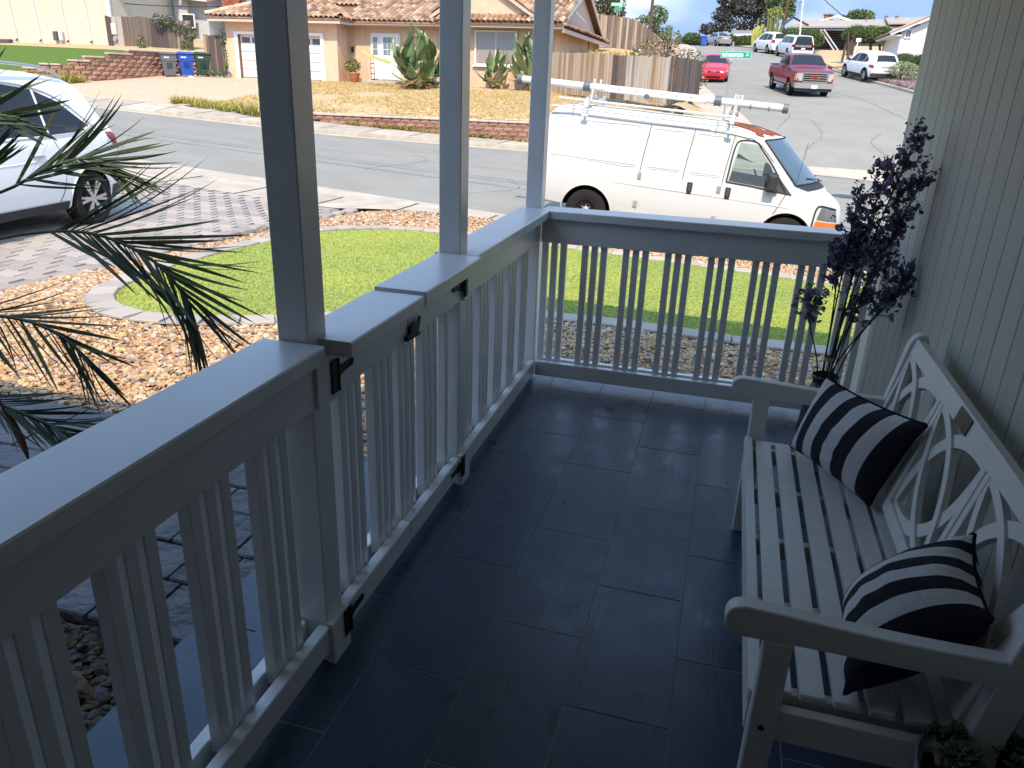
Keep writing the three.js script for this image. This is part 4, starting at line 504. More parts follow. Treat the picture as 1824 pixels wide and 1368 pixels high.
function cutWells(g, cuts, wheels, R0, hw, depth) {
  let body = new Brush(g, [new THREE.MeshStandardMaterial()]); g.clearGroups(); g.addGroup(0, g.index.count, 0); body.updateMatrixWorld();
  for (const [x, y] of wheels) for (const s of [1, -1]) { const c = new THREE.CylinderGeometry(R0, R0, depth * 2, 36).rotateX(Math.PI / 2); c.clearGroups(); c.addGroup(0, c.index.count, 0); const b = new Brush(c, [new THREE.MeshStandardMaterial()]); b.position.set(x, y, s * hw); b.updateMatrixWorld(); body = ev.evaluate(body, b, SUBTRACTION); }
  for (const poly of cuts) { const s = new THREE.Shape(poly.map(([x, y]) => new THREE.Vector2(x, y))); let c = new THREE.ExtrudeGeometry(s, { depth: 3, bevelEnabled: false }).translate(0, 0, -1.5); c = mergeVertices(flat(c)); c.deleteAttribute('uv'); c.clearGroups(); c.addGroup(0, c.index.count, 0); const b = new Brush(c, [new THREE.MeshStandardMaterial()]); b.updateMatrixWorld(); body = ev.evaluate(body, b, SUBTRACTION); }
  const res = body.geometry, nonidx = res.index ? res.toNonIndexed() : res, out = [[], []]; const P0 = nonidx.attributes.position, N0 = nonidx.attributes.normal;
  // split by group: group 0 = paint, others = wheel housings
  const groups = res.groups.length ? res.groups : [{ start: 0, count: P0.count, materialIndex: 0 }];
  for (const gr of groups) for (let i = gr.start; i < gr.start + gr.count; i++) out[gr.materialIndex === 0 ? 0 : 1].push(P0.getX(i), P0.getY(i), P0.getZ(i));
  return out.map((p) => { const q = new THREE.BufferGeometry(); q.setAttribute('position', new THREE.Float32BufferAttribute(p, 3)); return p.length ? toCreasedNormals(q, 0.7) : null; });
}
const sidePatch = (c, botL, topL, s, off = 0.006, n = 10, m = 6) => { const fb = (t) => { const k = t * (botL.length - 1), i = Math.min(botL.length - 2, Math.floor(k)), q = k - i; return [lerp(botL[i][0], botL[i + 1][0], q), lerp(botL[i][1], botL[i + 1][1], q)]; }, ft = (t) => { const k = t * (topL.length - 1), i = Math.min(topL.length - 2, Math.floor(k)), q = k - i; return [lerp(topL[i][0], topL[i + 1][0], q), lerp(topL[i][1], topL[i + 1][1], q)]; }; return flat(grid(n, m, (u, v) => { const a = fb(u), b = ft(u), x = lerp(a[0], b[0], v), y = lerp(a[1], b[1], v); return [x, y, s * (c.side(x, y) + off)]; })); };
const topPatch = (c, s0, s1, f0, f1, off = 0.006, n = 10, m = 10) => flat(grid(n, m, (u, v) => { const fl = lerp(f0[0], f1[0], v), fr = lerp(f0[1], f1[1], v); return c.topPt(lerp(s0, s1, v), lerp(fl, fr, u), off); }));
const lineOn = (c, pts, s, r = 0.004, off = 0.002) => tube(pts.map(([x, y]) => [x, y, s * (c.side(x, y) + off)]), r, pts.length * 6, 5);
const archLip = (c, x, y, R0, s, r = 0.014) => { const a = []; for (let i = 0; i <= 16; i++) { const t = lerp(-0.12, Math.PI + 0.12, i / 16), px = x + Math.cos(t) * R0, py = y + Math.sin(t) * R0; a.push([px, py]); } return lineOn(c, a, s, r, 0.0); };
function wheelGeo(R0, wd, rimR, style = 'alloy') {
  const h = wd / 2, tyre = lathe([[rimR * 0.96, -h * 0.8], [rimR * 1.02, -h * 0.96], [(R0 + rimR) / 2, -h], [R0 * 0.96, -h * 0.86], [R0, -h * 0.55], [R0 - 0.006, -h * 0.2], [R0, -h * 0.15], [R0, h * 0.15], [R0 - 0.006, h * 0.2], [R0, h * 0.55], [R0 * 0.96, h * 0.86], [(R0 + rimR) / 2, h], [rimR * 1.02, h * 0.96], [rimR * 0.96, h * 0.8]], 40).rotateX(Math.PI / 2);
  const parts = [lathe([[rimR * 0.97, -h * 0.7], [rimR * 0.98, h * 0.86], [rimR * 0.93, h * 0.9], [rimR * 0.9, h * 0.75], [rimR * 0.88, -h * 0.2], [0.001, -h * 0.2]], 40).rotateX(Math.PI / 2)];
  const spokes = [];
  if (style === 'alloy') { for (let k = 0; k < 6; k++) { const a = k / 6 * 6.283; for (const q of [-0.13, 0.13]) spokes.push(bar([Math.cos(a + q * 0.6) * rimR * 0.14, Math.sin(a + q * 0.6) * rimR * 0.14, h * 0.7], [Math.cos(a + q) * rimR * 0.93, Math.sin(a + q) * rimR * 0.93, h * 0.82], rimR * 0.13, 0.03, [0, 0, 1], 0.006)); } spokes.push(rod([0, 0, 0], [0, 0, h * 0.78], rimR * 0.2, 20)); }
  else { const s = new THREE.Shape(); s.absarc(0, 0, rimR * 0.94, 0, 6.2832); for (let k = 0; k < 8; k++) { const a = k / 8 * 6.283 + 0.39, p = new THREE.Path(); p.absellipse(Math.cos(a) * rimR * 0.68, Math.sin(a) * rimR * 0.68, rimR * 0.12, rimR * 0.17, 0, 6.2832, true, a); s.holes.push(p); } spokes.push(flat(new THREE.ExtrudeGeometry(s, { depth: 0.02, bevelEnabled: false, curveSegments: 12 }).translate(0, 0, h * 0.45))); spokes.push(lathe([[rimR * 0.34, h * 0.5], [rimR * 0.3, h * 0.8], [rimR * 0.2, h * 0.86], [0.001, h * 0.86]], 20).rotateX(Math.PI / 2)); for (let k = 0; k < 8; k++) { const a = k / 8 * 6.283; spokes.push(rod([Math.cos(a) * rimR * 0.42, Math.sin(a) * rimR * 0.42, h * 0.4], [Math.cos(a) * rimR * 0.42, Math.sin(a) * rimR * 0.42, h * 0.62], 0.012, 6)); } }
  return { tyre, rim: join([...parts]), spokes: join(spokes) };
}
const rimDark = S([0.05, 0.05, 0.05], { roughness: 0.6, metalness: 0.5 }), steelM = S([0.42, 0.40, 0.38], { metalness: 0.6, roughness: 0.5 });
function addWheels(root, xs, R0, wd, rimR, track, style, steer = 0) {
  const W = wheelGeo(R0, wd, rimR, style);
  xs.forEach((x, i) => { for (const s of [1, -1]) { const w = mesh('wheel', W.tyre, M.tyre, root, [x, R0, s * track], [0, (s > 0 ? 0 : Math.PI) + (i ? steer : 0), 0]); mesh('rim', W.rim, rimDark, w); mesh('spokes', W.spokes, style === 'steel' ? steelM : M.alloy, w); } });
}
const glassPane = P([0.016, 0.02, 0.023], { roughness: 0.05, specularIntensity: 0.7 });
function car(name, label, category, d, group) {
  const t = thing(name, label, category, group), c = carShape(d), pm = d.paint;
  const [b, wl] = cutWells(c.g, d.cut ?? [], d.axles.map((x) => [x, d.R]), d.R + (d.gap ?? 0.06), d.w[Math.floor(d.w.length / 2)][1] + 0.05, 0.32);
  mesh('body', b, pm, t); if (wl) mesh('wheel_housing', wl, wellM, t);
  for (const s of [1, -1]) {
    (d.sideGlass ?? []).forEach(([bo, to]) => mesh('side_window', sidePatch(c, bo, to, s), d.glass ?? glassPane, t));
    (d.tail ?? []).forEach(([bo, to]) => mesh('tail_lamp', sidePatch(c, bo, to, s, 0.012, 6, 4), lampR, t));
    (d.head ?? []).forEach(([bo, to]) => mesh('headlamp', sidePatch(c, bo, to, s, 0.012, 6, 4), lampW, t));
    (d.lines ?? []).forEach((p) => mesh('door_seam', lineOn(c, p, s, 0.004), M.dark, t));
    (d.handles ?? []).forEach(([x, y]) => mesh('door_handle', xf(box(0.19, 0.03, 0.03, 0.008), [x, y, s * (c.side(x, y) + 0.018)]), d.handleM ?? pm, t));
    for (const x of d.axles) mesh('wheel_arch', archLip(c, x, d.R, d.R + (d.gap ?? 0.06), s), d.archM ?? pm, t);
    if (d.mirror) { const [x, y] = d.mirror; mesh('door_mirror', xf(new THREE.SphereGeometry(1, 14, 10), [x, y, s * (c.side(x, y) + 0.13)], [0, 0, 0], [0.09, 0.075, 0.11]), d.mirrorM ?? pm, t); }
    if (d.sill) mesh('sill', sidePatch(c, [[d.axles[0] + d.R + 0.09, c.bot(0) + 0.02], [d.axles[1] - d.R - 0.09, c.bot(0) + 0.02]], [[d.axles[0] + d.R + 0.09, c.bot(0) + 0.13], [d.axles[1] - d.R - 0.09, c.bot(0) + 0.13]], s, 0.014), plastic, t);
  }
  (d.topGlass ?? []).forEach(([n, s0, s1, f0, f1]) => mesh(n, topPatch(c, s0, s1, f0, f1, 0.007), d.glass ?? glassPane, t));
  (d.patches ?? []).forEach(([n, s0, s1, f0, f1, m]) => mesh(n, topPatch(c, s0, s1, f0, f1, 0.011), m, t));
  addWheels(t, d.axles, d.R, d.tw ?? 0.22, d.rim, d.track, d.style ?? 'alloy', d.steer ?? 0);
  mesh('underbody', boxAt(d.axles[0] - 0.3, d.axles[1] + 0.3, 0.2, 0.42, -0.55, 0.55), M.dark, t);
  if (d.extra) d.extra(t, c);
  return t;
}
const place = (t, [x, y, z], heading, slope = 0, roll = 0) => { t.position.set(x, y, z); t.rotation.set(roll, heading, slope, 'YZX'); return t; };   // heading: rotation about y; slope about the cross axis

// --- white cargo van ---
{
  const W = P([0.6, 0.6, 0.57], { roughness: 0.5, clearcoat: 0.25, clearcoatRoughness: 0.2, map: strTex(512, [0.53, 0.53, 0.505], 0.05, 5, 5, 305) }), L0 = -3.18, L1 = 2.53;   // rear wheel at -1.72, front at +1.71
  const d = { paint: W, top: [[-2.68, 0.55], [-2.71, 0.75], [-2.69, 1.15], [-2.62, 1.9], [-2.53, 2.02], [-2.3, 2.06], [0.45, 2.06], [0.72, 2.03], [1.0, 1.92], [1.75, 1.24], [1.86, 1.18], [2.28, 1.06], [2.46, 0.95], [2.52, 0.8], [2.53, 0.55], [2.5, 0.42]], bot: [[-2.71, 0.44], [-2.3, 0.42], [-1, 0.36], [1.6, 0.34], [2.2, 0.36], [2.53, 0.4]], w: [[-2.71, 0.93], [-2.55, 0.97], [-2.2, 0.995], [1.0, 1.0], [1.9, 0.985], [2.3, 0.94], [2.53, 0.8]], belt: [[-2.71, 1.22], [1.0, 1.2], [1.7, 1.12], [2.53, 0.95]], tum: 0.17, r: 0.12, crown: 0.045, shoulder: 0.015, tuck: 0.05, smooth: 0.07, axles: [-1.72, 1.71], R: 0.37, gap: 0.085, rim: 0.215, tw: 0.23, track: 0.86, style: 'steel', N: 130, bow: 0.42 };
  d.sideGlass = [[[[0.62, 1.2], [1.2, 1.17], [1.52, 1.15]], [[0.7, 1.83], [0.98, 1.83], [1.28, 1.52]]]];
  d.cut = [[[0.64, 1.2], [1.2, 1.175], [1.5, 1.16], [1.27, 1.5], [1.0, 1.8], [0.72, 1.82]]];
  d.glass = P([0.72, 0.8, 0.76], { transmission: 0.95, thickness: 0, roughness: 0.02, ior: 1.45 });
  d.extra = (t, c) => {
    for (const s of [1, -1]) {
      // door skins proud of the body, with dark gaps
      const seam = (a) => mesh('door_seam', lineOn(c, a, s, 0.0055, 0.001), M.dark, t);
      seam([[-0.86, 0.42], [-0.86, 1.2], [-0.8, 1.93]]); seam([[-0.12, 0.4], [-0.12, 1.2], [-0.06, 1.93]]); seam([[0.54, 0.4], [0.54, 1.2], [0.6, 1.92]]); seam([[1.28, 0.42], [1.47, 0.8], [1.6, 1.13]]);
      seam([[-2.56, 1.935], [-1, 1.945], [0.6, 1.935], [0.95, 1.88], [1.3, 1.58]]);
      const panel = (x0, x1, y0, y1) => { const e = 0.05, f = (q) => sidePatch(c, [[x0 + q, y0 + q], [x1 - q, y0 + q]], [[x0 + q, y1 - q], [x1 - q, y1 - q]], s, q ? 0.012 : 0.004, 14, 8); mesh('pressed_panel', f(0.02), W, t); mesh('panel_crease', tube([[x0, y0 + e], [x0 + e, y0], [(x0 + x1) / 2, y0], [x1 - e, y0], [x1, y0 + e], [x1, (y0 + y1) / 2], [x1, y1 - e], [x1 - e, y1], [(x0 + x1) / 2, y1], [x0 + e, y1], [x0, y1 - e], [x0, (y0 + y1) / 2]].map(([x, y]) => [x, y, s * (c.side(x, y) + 0.001)]), 0.008, 70, 6, true), W, t); };
      panel(-2.5, -0.93, 1.24, 1.88); panel(-0.76, -0.18, 1.24, 1.88); panel(-0.04, 0.49, 1.24, 1.88);
      mesh('body_crease', lineOn(c, [[-2.55, 0.94], [-1, 0.93], [0.6, 0.92], [1.6, 0.9], [2.3, 0.86]], s, 0.014, -0.006), W, t);
      const handle = (x, y) => { const h = mesh('door_handle', xf(box(0.09, 0.2, 0.02, 0.012), [x, y, s * (c.side(x, y) + 0.006)]), plastic, t); mesh('handle_lever', xf(box(0.045, 0.12, 0.02, 0.006), [x, y + 0.01, s * (c.side(x, y) + 0.022)]), S([0.06, 0.06, 0.06], { roughness: 0.4 }), h); };
      handle(0.02, 1.0); handle(0.66, 1.0);
      for (const [x, y] of [[-0.86, 1.1], [-0.86, 0.62], [0.5, 1.05], [0.5, 0.55]]) mesh('door_hinge', join([xf(box(0.05, 0.11, 0.03, 0.004), [x, y, s * (c.side(x, y) + 0.012)]), rod([x + 0.03, y - 0.055, s * (c.side(x, y) + 0.03)], [x + 0.03, y + 0.055, s * (c.side(x, y) + 0.03)], 0.008, 6)]), steelM, t);
      // dark quarter panel in front of the window, window frame
      mesh('window_corner', sidePatch(c, [[1.32, 1.14], [1.68, 1.115]], [[1.3, 1.42], [1.36, 1.43]], s, 0.008), plastic, t);
      mesh('window_seal', lineOn(c, [[0.6, 1.19], [0.66, 1.82], [0.72, 1.86], [0.97, 1.86], [1.06, 1.77], [1.3, 1.52], [1.58, 1.14]], s, 0.014, 0.004), plastic, t);
      mesh('window_seal', lineOn(c, [[0.6, 1.185], [1.1, 1.16], [1.68, 1.11]], s, 0.014, 0.004), plastic, t);
      const mz = c.side(1.3, 1.25); mesh('door_mirror', join([xf(box(0.16, 0.29, 0.17, 0.045), [1.33, 1.27, s * (mz + 0.16)]), xf(box(0.1, 0.07, 0.12, 0.02), [1.4, 1.15, s * (mz + 0.05)])]), plastic, t);
      mesh('headlamp', sidePatch(c, [[2.16, 0.78], [2.5, 0.76]], [[2.2, 0.97], [2.45, 0.94]], s, 0.012), P([0.12, 0.125, 0.13], { roughness: 0.15, clearcoat: 1 }), t);
      mesh('indicator', sidePatch(c, [[2.13, 0.64], [2.5, 0.62]], [[2.16, 0.75], [2.5, 0.735]], s, 0.014), lampO, t);
      mesh('lamp_surround', lineOn(c, [[2.1, 0.6], [2.15, 0.98], [2.3, 0.985], [2.44, 0.955]], s, 0.016, 0.004), plastic, t);
      mesh('lamp_surround', lineOn(c, [[2.1, 0.6], [2.3, 0.59], [2.5, 0.59]], s, 0.016, 0.004), plastic, t);
      mesh('side_moulding', sidePatch(c, [[-1.2, 0.44], [1.2, 0.42]], [[-1.2, 0.55], [1.2, 0.53]], s, 0.01), W, t);
      mesh('roof_gutter', lineOn(c, [[-2.52, 1.945], [-1, 1.955], [0.5, 1.95], [0.85, 1.91]], s, 0.016, 0.006), W, t);
      mesh('tail_lamp', sidePatch(c, [[-2.68, 0.85], [-2.6, 0.85]], [[-2.66, 1.3], [-2.58, 1.3]], s, 0.01, 3, 5), lampR, t);
    }
    const sa = c.sAt(1.02), sb = c.sAt(1.72, c.sAt(1.0));
    mesh('windscreen', topPatch(c, sa, sb, [-1.03, 1.03], [-1.1, 1.1], 0.008), P([0.05, 0.085, 0.095], { roughness: 0.04, clearcoat: 1, clearcoatRoughness: 0.02 }), t);
    mesh('windscreen_seal', join([[-1.06, -1.13], [1.06, 1.13]].map(([p, q]) => tube(Array.from({ length: 9 }, (_, i) => c.topPt(lerp(sa, sb, i / 8), lerp(p, q, i / 8), 0.01)), 0.014, 20, 5)).concat([[sa, 1.05], [sb, 1.12]].map(([s, f]) => tube(Array.from({ length: 9 }, (_, i) => c.topPt(s, lerp(-f, f, i / 8), 0.01)), 0.014, 20, 5)))), plastic, t);
    mesh('cowl', topPatch(c, sb + 0.01, sb + 0.17, [-1.12, 1.12], [-1.0, 1.0], 0.006), plastic, t);
    mesh('wiper', join([tube([c.topPt(sb + 0.05, -0.7, 0.04), c.topPt(sb - 0.04, -0.3, 0.03), c.topPt(sb - 0.1, 0.1, 0.02)], 0.008, 12, 5), tube([c.topPt(sb + 0.05, 0.1, 0.04), c.topPt(sb - 0.04, 0.4, 0.03), c.topPt(sb - 0.1, 0.75, 0.02)], 0.008, 12, 5)]), M.dark, t);
    // interior so that the glass shows a cab
    const dk = S([0.05, 0.055, 0.06], { roughness: 0.8 });
    mesh('dashboard', boxAt(1.3, 1.75, 0.75, 1.12, -0.85, 0.85, 0.03), dk, t); for (const s of [1, -1]) mesh('seat', join([boxAt(0.35, 0.8, 0.7, 0.9, s * 0.2, s * 0.75, 0.05), boxAt(0.25, 0.42, 0.85, 1.5, s * 0.2, s * 0.75, 0.05), boxAt(0.28, 0.4, 1.52, 1.72, s * 0.36, s * 0.6, 0.04)]), dk, t);
    mesh('steering_wheel', new THREE.TorusGeometry(0.19, 0.016, 8, 28).rotateY(Math.PI / 2).rotateZ(0.5).translate(1.15, 1.15, -0.45), dk, t);
    // rusted paint on the front of the roof: irregular patches lying on the skin
    const rust = S([0.19, 0.055, 0.028], { roughness: 0.95, map: strTex(128, [0.22, 0.065, 0.03], 0.3, 8, 8, 301) });
    const blob = (s0, s1, f0, f1, seed) => { const n = 26; return flat(grid(24, 2, (u, v) => { const a = u * 2 * Math.PI, r = (v === 0 ? 0.001 : v) * (0.72 + 0.5 * vnoise(Math.cos(a) * 2.4 + seed, Math.sin(a) * 2.4 + seed, 256, 5)); return c.topPt(clamp((s0 + s1) / 2 + Math.cos(a) * r * (s1 - s0) / 2, 0.1, c.T), (f0 + f1) / 2 + Math.sin(a) * r * (f1 - f0) / 2, 0.009); })); };
    const s1 = c.sAt(0.98), s0 = c.sAt(0.35); mesh('rust_patch', blob(s0 + 0.05, s1 - 0.02, 0.35, 0.95, 20), rust, t); mesh('rust_patch', blob(s0 + 0.02, s1 + 0.0, -0.98, 0.2, 41), rust, t); mesh('rust_patch', blob(s1 - 0.16, s1 - 0.03, 0.9, 1.05, 63), rust, t); mesh('rust_patch', blob(s1 - 0.2, s1, -0.2, 0.6, 77), rust, t);
    for (const f of [-0.6, -0.2, 0.2, 0.6]) mesh('roof_rib', tube(Array.from({ length: 12 }, (_, i) => c.topPt(lerp(c.sAt(-2.3), c.sAt(0.3), i / 11), f, 0.002)), 0.014, 24, 6), W, t);
    mesh('hood_crease', join([-0.55, 0.55].map((f) => tube(Array.from({ length: 6 }, (_, i) => c.topPt(lerp(sb + 0.25, c.sAt(2.4, sb), i / 5), f * lerp(1, 0.8, i / 5), 0)), 0.02, 14, 6))), W, t);
    mesh('chipped_paint', xf(new THREE.CircleGeometry(0.07, 9), [0, 0, 0]).applyMatrix4(new THREE.Matrix4().compose(V(2.27, 0.985, c.side(2.27, 0.96) - 0.02), new THREE.Quaternion().setFromEuler(new THREE.Euler(-0.7, 0.35, 0)), V(1.1, 0.7, 1))), S([0.3, 0.34, 0.33]), t);
    mesh('aerial', join([rod([1.72, 1.19, 0.86], [1.76, 1.95, 0.88], 0.004, 5), rod([1.72, 1.15, 0.86], [1.72, 1.2, 0.86], 0.015, 8)]), plastic, t);
    mesh('front_bumper', xf(box(0.16, 0.2, 1.7, 0.05), [2.5, 0.45, 0]), S([0.5, 0.5, 0.5], { roughness: 0.4 }), t);
    mesh('rear_bumper', xf(box(0.2, 0.16, 1.85, 0.03), [-2.72, 0.52, 0]), M.alloy, t);
    mesh('grille', xf(box(0.03, 0.3, 1.1, 0.01), [2.535, 0.75, 0]), plastic, t);
  };
  const t = car('cargo_van', 'white cargo van with rusted roof and ladder rack parked at the kerb', 'van', d);
  place(t, [-0.71, -0.855, -14.6], 0, -0.067);
  // roof rack and conduit carrier
  const rk = thing('ladder_rack', 'white steel ladder rack clamped across the van roof', 'roof rack'), rm = S([0.62, 0.62, 0.6], { roughness: 0.5, metalness: 0.2 }), bolt = S([0.1, 0.12, 0.13], { roughness: 0.5 });
  for (const x of [-1.95, 0.5]) {
    mesh('crossbar', bar([x, 2.2, -0.95], [x, 2.2, 0.95], 0.06, 0.04, [0, 1, 0], 0.006), rm, rk);
    for (const s of [1, -1]) mesh('clamp_leg', join([bar([x, 1.96, s * 0.93], [x, 2.26, s * 0.88], 0.05, 0.03, [1, 0, 0], 0.004), xf(box(0.11, 0.04, 0.05, 0.006), [x, 1.965, s * 0.95]), xf(box(0.08, 0.09, 0.04, 0.006), [x, 2.14, s * 0.93])]), rm, rk);
    for (const [dx, z] of [[-0.05, 0.2], [0.06, 0.2], [0.0, 0.52]]) mesh('upright_stop', bar([x + dx, 2.2, z], [x + dx + 0.03, 2.55, z + 0.06], 0.035, 0.035, [1, 0, 0], 0.004), rm, rk);
    mesh('bracket', join([xf(box(0.16, 0.06, 0.12, 0.01), [x, 2.26, 0.3]), rod([x - 0.22, 2.06, 0.9], [x + 0.1, 2.06, 0.9], 0.012), rod([x - 0.22, 2.0, 0.9], [x - 0.22, 2.12, 0.9], 0.01)]), steelM, rk);
  }
  mesh('side_rail', rod([-2.5, 2.19, 0.62], [0.55, 2.2, 0.62], 0.02), rm, rk); mesh('side_rail', rod([-2.55, 2.06, 0.9], [0.2, 2.05, 0.9], 0.016), rm, rk);
  place(rk, [-0.71, -0.855, -14.6], 0, -0.067);
  const tb = thing('conduit_carrier', 'long white pipe carrier tube with dark end caps lying on the van rack', 'pipe carrier');
  const tm = S([0.66, 0.66, 0.64], { roughness: 0.4, map: strTex(256, [0.66, 0.66, 0.64], 0.14, 30, 4, 311) });
  mesh('tube', rod([-3.3, 2.42, 0.36], [1.3, 2.42, 0.36], 0.06, 24), tm, tb); mesh('channel', boxAt(-1.75, 0.0, 2.37, 2.475, 0.425, 0.44, 0.004), tm, tb);
  mesh('end_cap', rod([-3.36, 2.42, 0.36], [-3.27, 2.42, 0.36], 0.078, 24), bolt, tb); mesh('end_cap', rod([1.27, 2.42, 0.36], [1.36, 2.42, 0.36], 0.078, 24), bolt, tb);
  for (const x of [-2.08, 0.2]) { mesh('coupling', rod([x - 0.05, 2.42, 0.36], [x + 0.05, 2.42, 0.36], 0.08, 16), bolt, tb); for (const q of [-1, 1]) mesh('coupling_rib', rod([x + q * 0.045, 2.42, 0.36], [x + q * 0.06, 2.42, 0.36], 0.09, 16), bolt, tb); }
  for (const x of [-1.72, -0.02, 0.75, 1.05]) mesh('strap_ring', rod([x - 0.012, 2.42, 0.36], [x + 0.012, 2.42, 0.36], 0.076, 16), steelM, tb);
  mesh('lock_knob', rod([-1.0, 2.36, 0.44], [-1.0, 2.36, 0.52], 0.045, 16), bolt, tb);
  for (const x of [-1.5, -1.2, -0.75, -0.5, -0.25]) mesh('rivet', rod([x, 2.425, 0.438], [x, 2.425, 0.444], 0.012, 8), bolt, tb);
  place(tb, [-0.71, -0.855, -14.6], 0, -0.067);
}
// --- near white wagon on the driveway ---
const suvD = (col, o = {}) => ({ paint: paint(col), top: [[-2.33, 0.5], [-2.36, 0.7], [-2.3, 0.98], [-2.18, 1.08], [-1.85, 1.5], [-1.72, 1.57], [-1.2, 1.63], [-0.2, 1.65], [0.35, 1.6], [0.6, 1.52], [1.25, 1.08], [1.4, 1.04], [2.0, 0.93], [2.25, 0.8], [2.33, 0.62], [2.3, 0.4]], bot: [[-2.36, 0.36], [-1.8, 0.26], [1.7, 0.26], [2.33, 0.3]], w: [[-2.36, 0.7], [-2.2, 0.83], [-1.9, 0.91], [-1.2, 0.945], [1.4, 0.945], [2.0, 0.87], [2.33, 0.66]], belt: [[-2.36, 1.0], [-1.6, 1.03], [1.3, 0.98], [2.33, 0.8]], tum: 0.42, r: 0.13, axles: [-1.43, 1.44], R: 0.362, gap: 0.055, rim: 0.268, tw: 0.235, track: 0.82, mirror: [0.95, 1.08], handles: [[-0.55, 0.86], [0.42, 0.84]], ...o });
{
  const d = suvD([0.82, 0.82, 0.80]);
  d.sideGlass = [[[[-1.75, 1.075], [-1.2, 1.06], [-0.88, 1.05]], [[-1.68, 1.1], [-1.3, 1.36], [-0.98, 1.47]]], [[[-0.84, 1.05], [-0.2, 1.035], [0.02, 1.03]], [[-0.94, 1.48], [-0.5, 1.53], [0.0, 1.53]]], [[[0.07, 1.03], [0.6, 1.02], [0.98, 1.01]], [[0.06, 1.53], [0.3, 1.51], [0.55, 1.42]]]];
  d.lines = [[[-1.0, 0.78], [-0.88, 1.0]], [[0.02, 0.35], [0.04, 1.02]], [[-1.02, 0.8], [-0.9, 0.5], [-0.8, 0.36]]]; d.handleM = M.chrome; d.sill = true;
  d.tail = [[[[-2.35, 0.78], [-2.12, 0.88]], [[-2.27, 1.03], [-1.92, 1.04]]]];
  const ky = ([x, y]) => [x, y > 0.34 ? 0.34 + (y - 0.34) * 1.23 : y];
  for (const k of ['top', 'belt', 'handles']) d[k] = d[k].map(ky); for (const k of ['sideGlass', 'tail']) d[k] = d[k].map(([p, q]) => [p.map(ky), q.map(ky)]); d.lines = d.lines.map((l) => l.map(ky)); d.mirror = ky(d.mirror); d.w = d.w.map(([x, w]) => [x, w]); const lineK = (c, p, ...r) => lineOn(c, p.map(ky), ...r), y3 = (p) => p.map(([x, y, z]) => [x, ky([x, y])[1], z]);
  d.extra = (t, c) => {
    const s0 = c.sAt(-2.16), s1 = c.sAt(-1.86); mesh('rear_window', topPatch(c, s0 + 0.06, s1 - 0.02, [-0.86, 0.86], [-0.8, 0.8], 0.008), glassPane, t);
    mesh('windscreen', topPatch(c, c.sAt(0.62), c.sAt(1.22), [-0.98, 0.98], [-1.05, 1.05], 0.008), glassPane, t);
    for (const s of [1, -1]) { mesh('window_trim', lineK(c, [[-1.8, 1.06], [-1.2, 1.045], [0, 1.02], [1.0, 0.998]], s, 0.009, 0.012), M.chrome, t); mesh('window_trim', lineK(c, [[-1.8, 1.065], [-1.34, 1.38], [-1.0, 1.49], [-0.5, 1.55], [0.05, 1.55], [0.5, 1.46], [1.0, 1.0]], s, 0.009, 0.012), M.chrome, t); mesh('roof_rail', tube(y3([[-1.6, 1.6, s * 0.58], [-1.3, 1.68, s * 0.6], [0, 1.72, s * 0.61], [0.35, 1.66, s * 0.61]]), 0.018, 30, 8), M.alloy, t); mesh('body_crease', lineK(c, [[-1.9, 0.9], [-1, 0.83], [0, 0.8], [1.4, 0.79]], s, 0.012, -0.006), d.paint, t);
      mesh('rear_diffuser', sidePatch(c, [[-2.28, 0.4], [-1.88, 0.3]], [[-2.3, 0.5], [-1.88, 0.5]], s, 0.01, 4, 3), plastic, t); }
    mesh('spoiler', topPatch(c, c.sAt(-1.87), c.sAt(-1.66), [-0.9, 0.9], [-0.85, 0.85], 0.03), d.paint, t);
    mesh('number_plate', xf(box(0.02, 0.14, 0.32, 0.004), [-2.37, 0.72, 0]), plateM, t);
  };
  place(car('parked_wagon', 'white crossover wagon parked on the paver driveway behind the palm fronds', 'car', d), [-9.08, -0.33, -7.12], -Math.PI / 2 + 0.096);
}
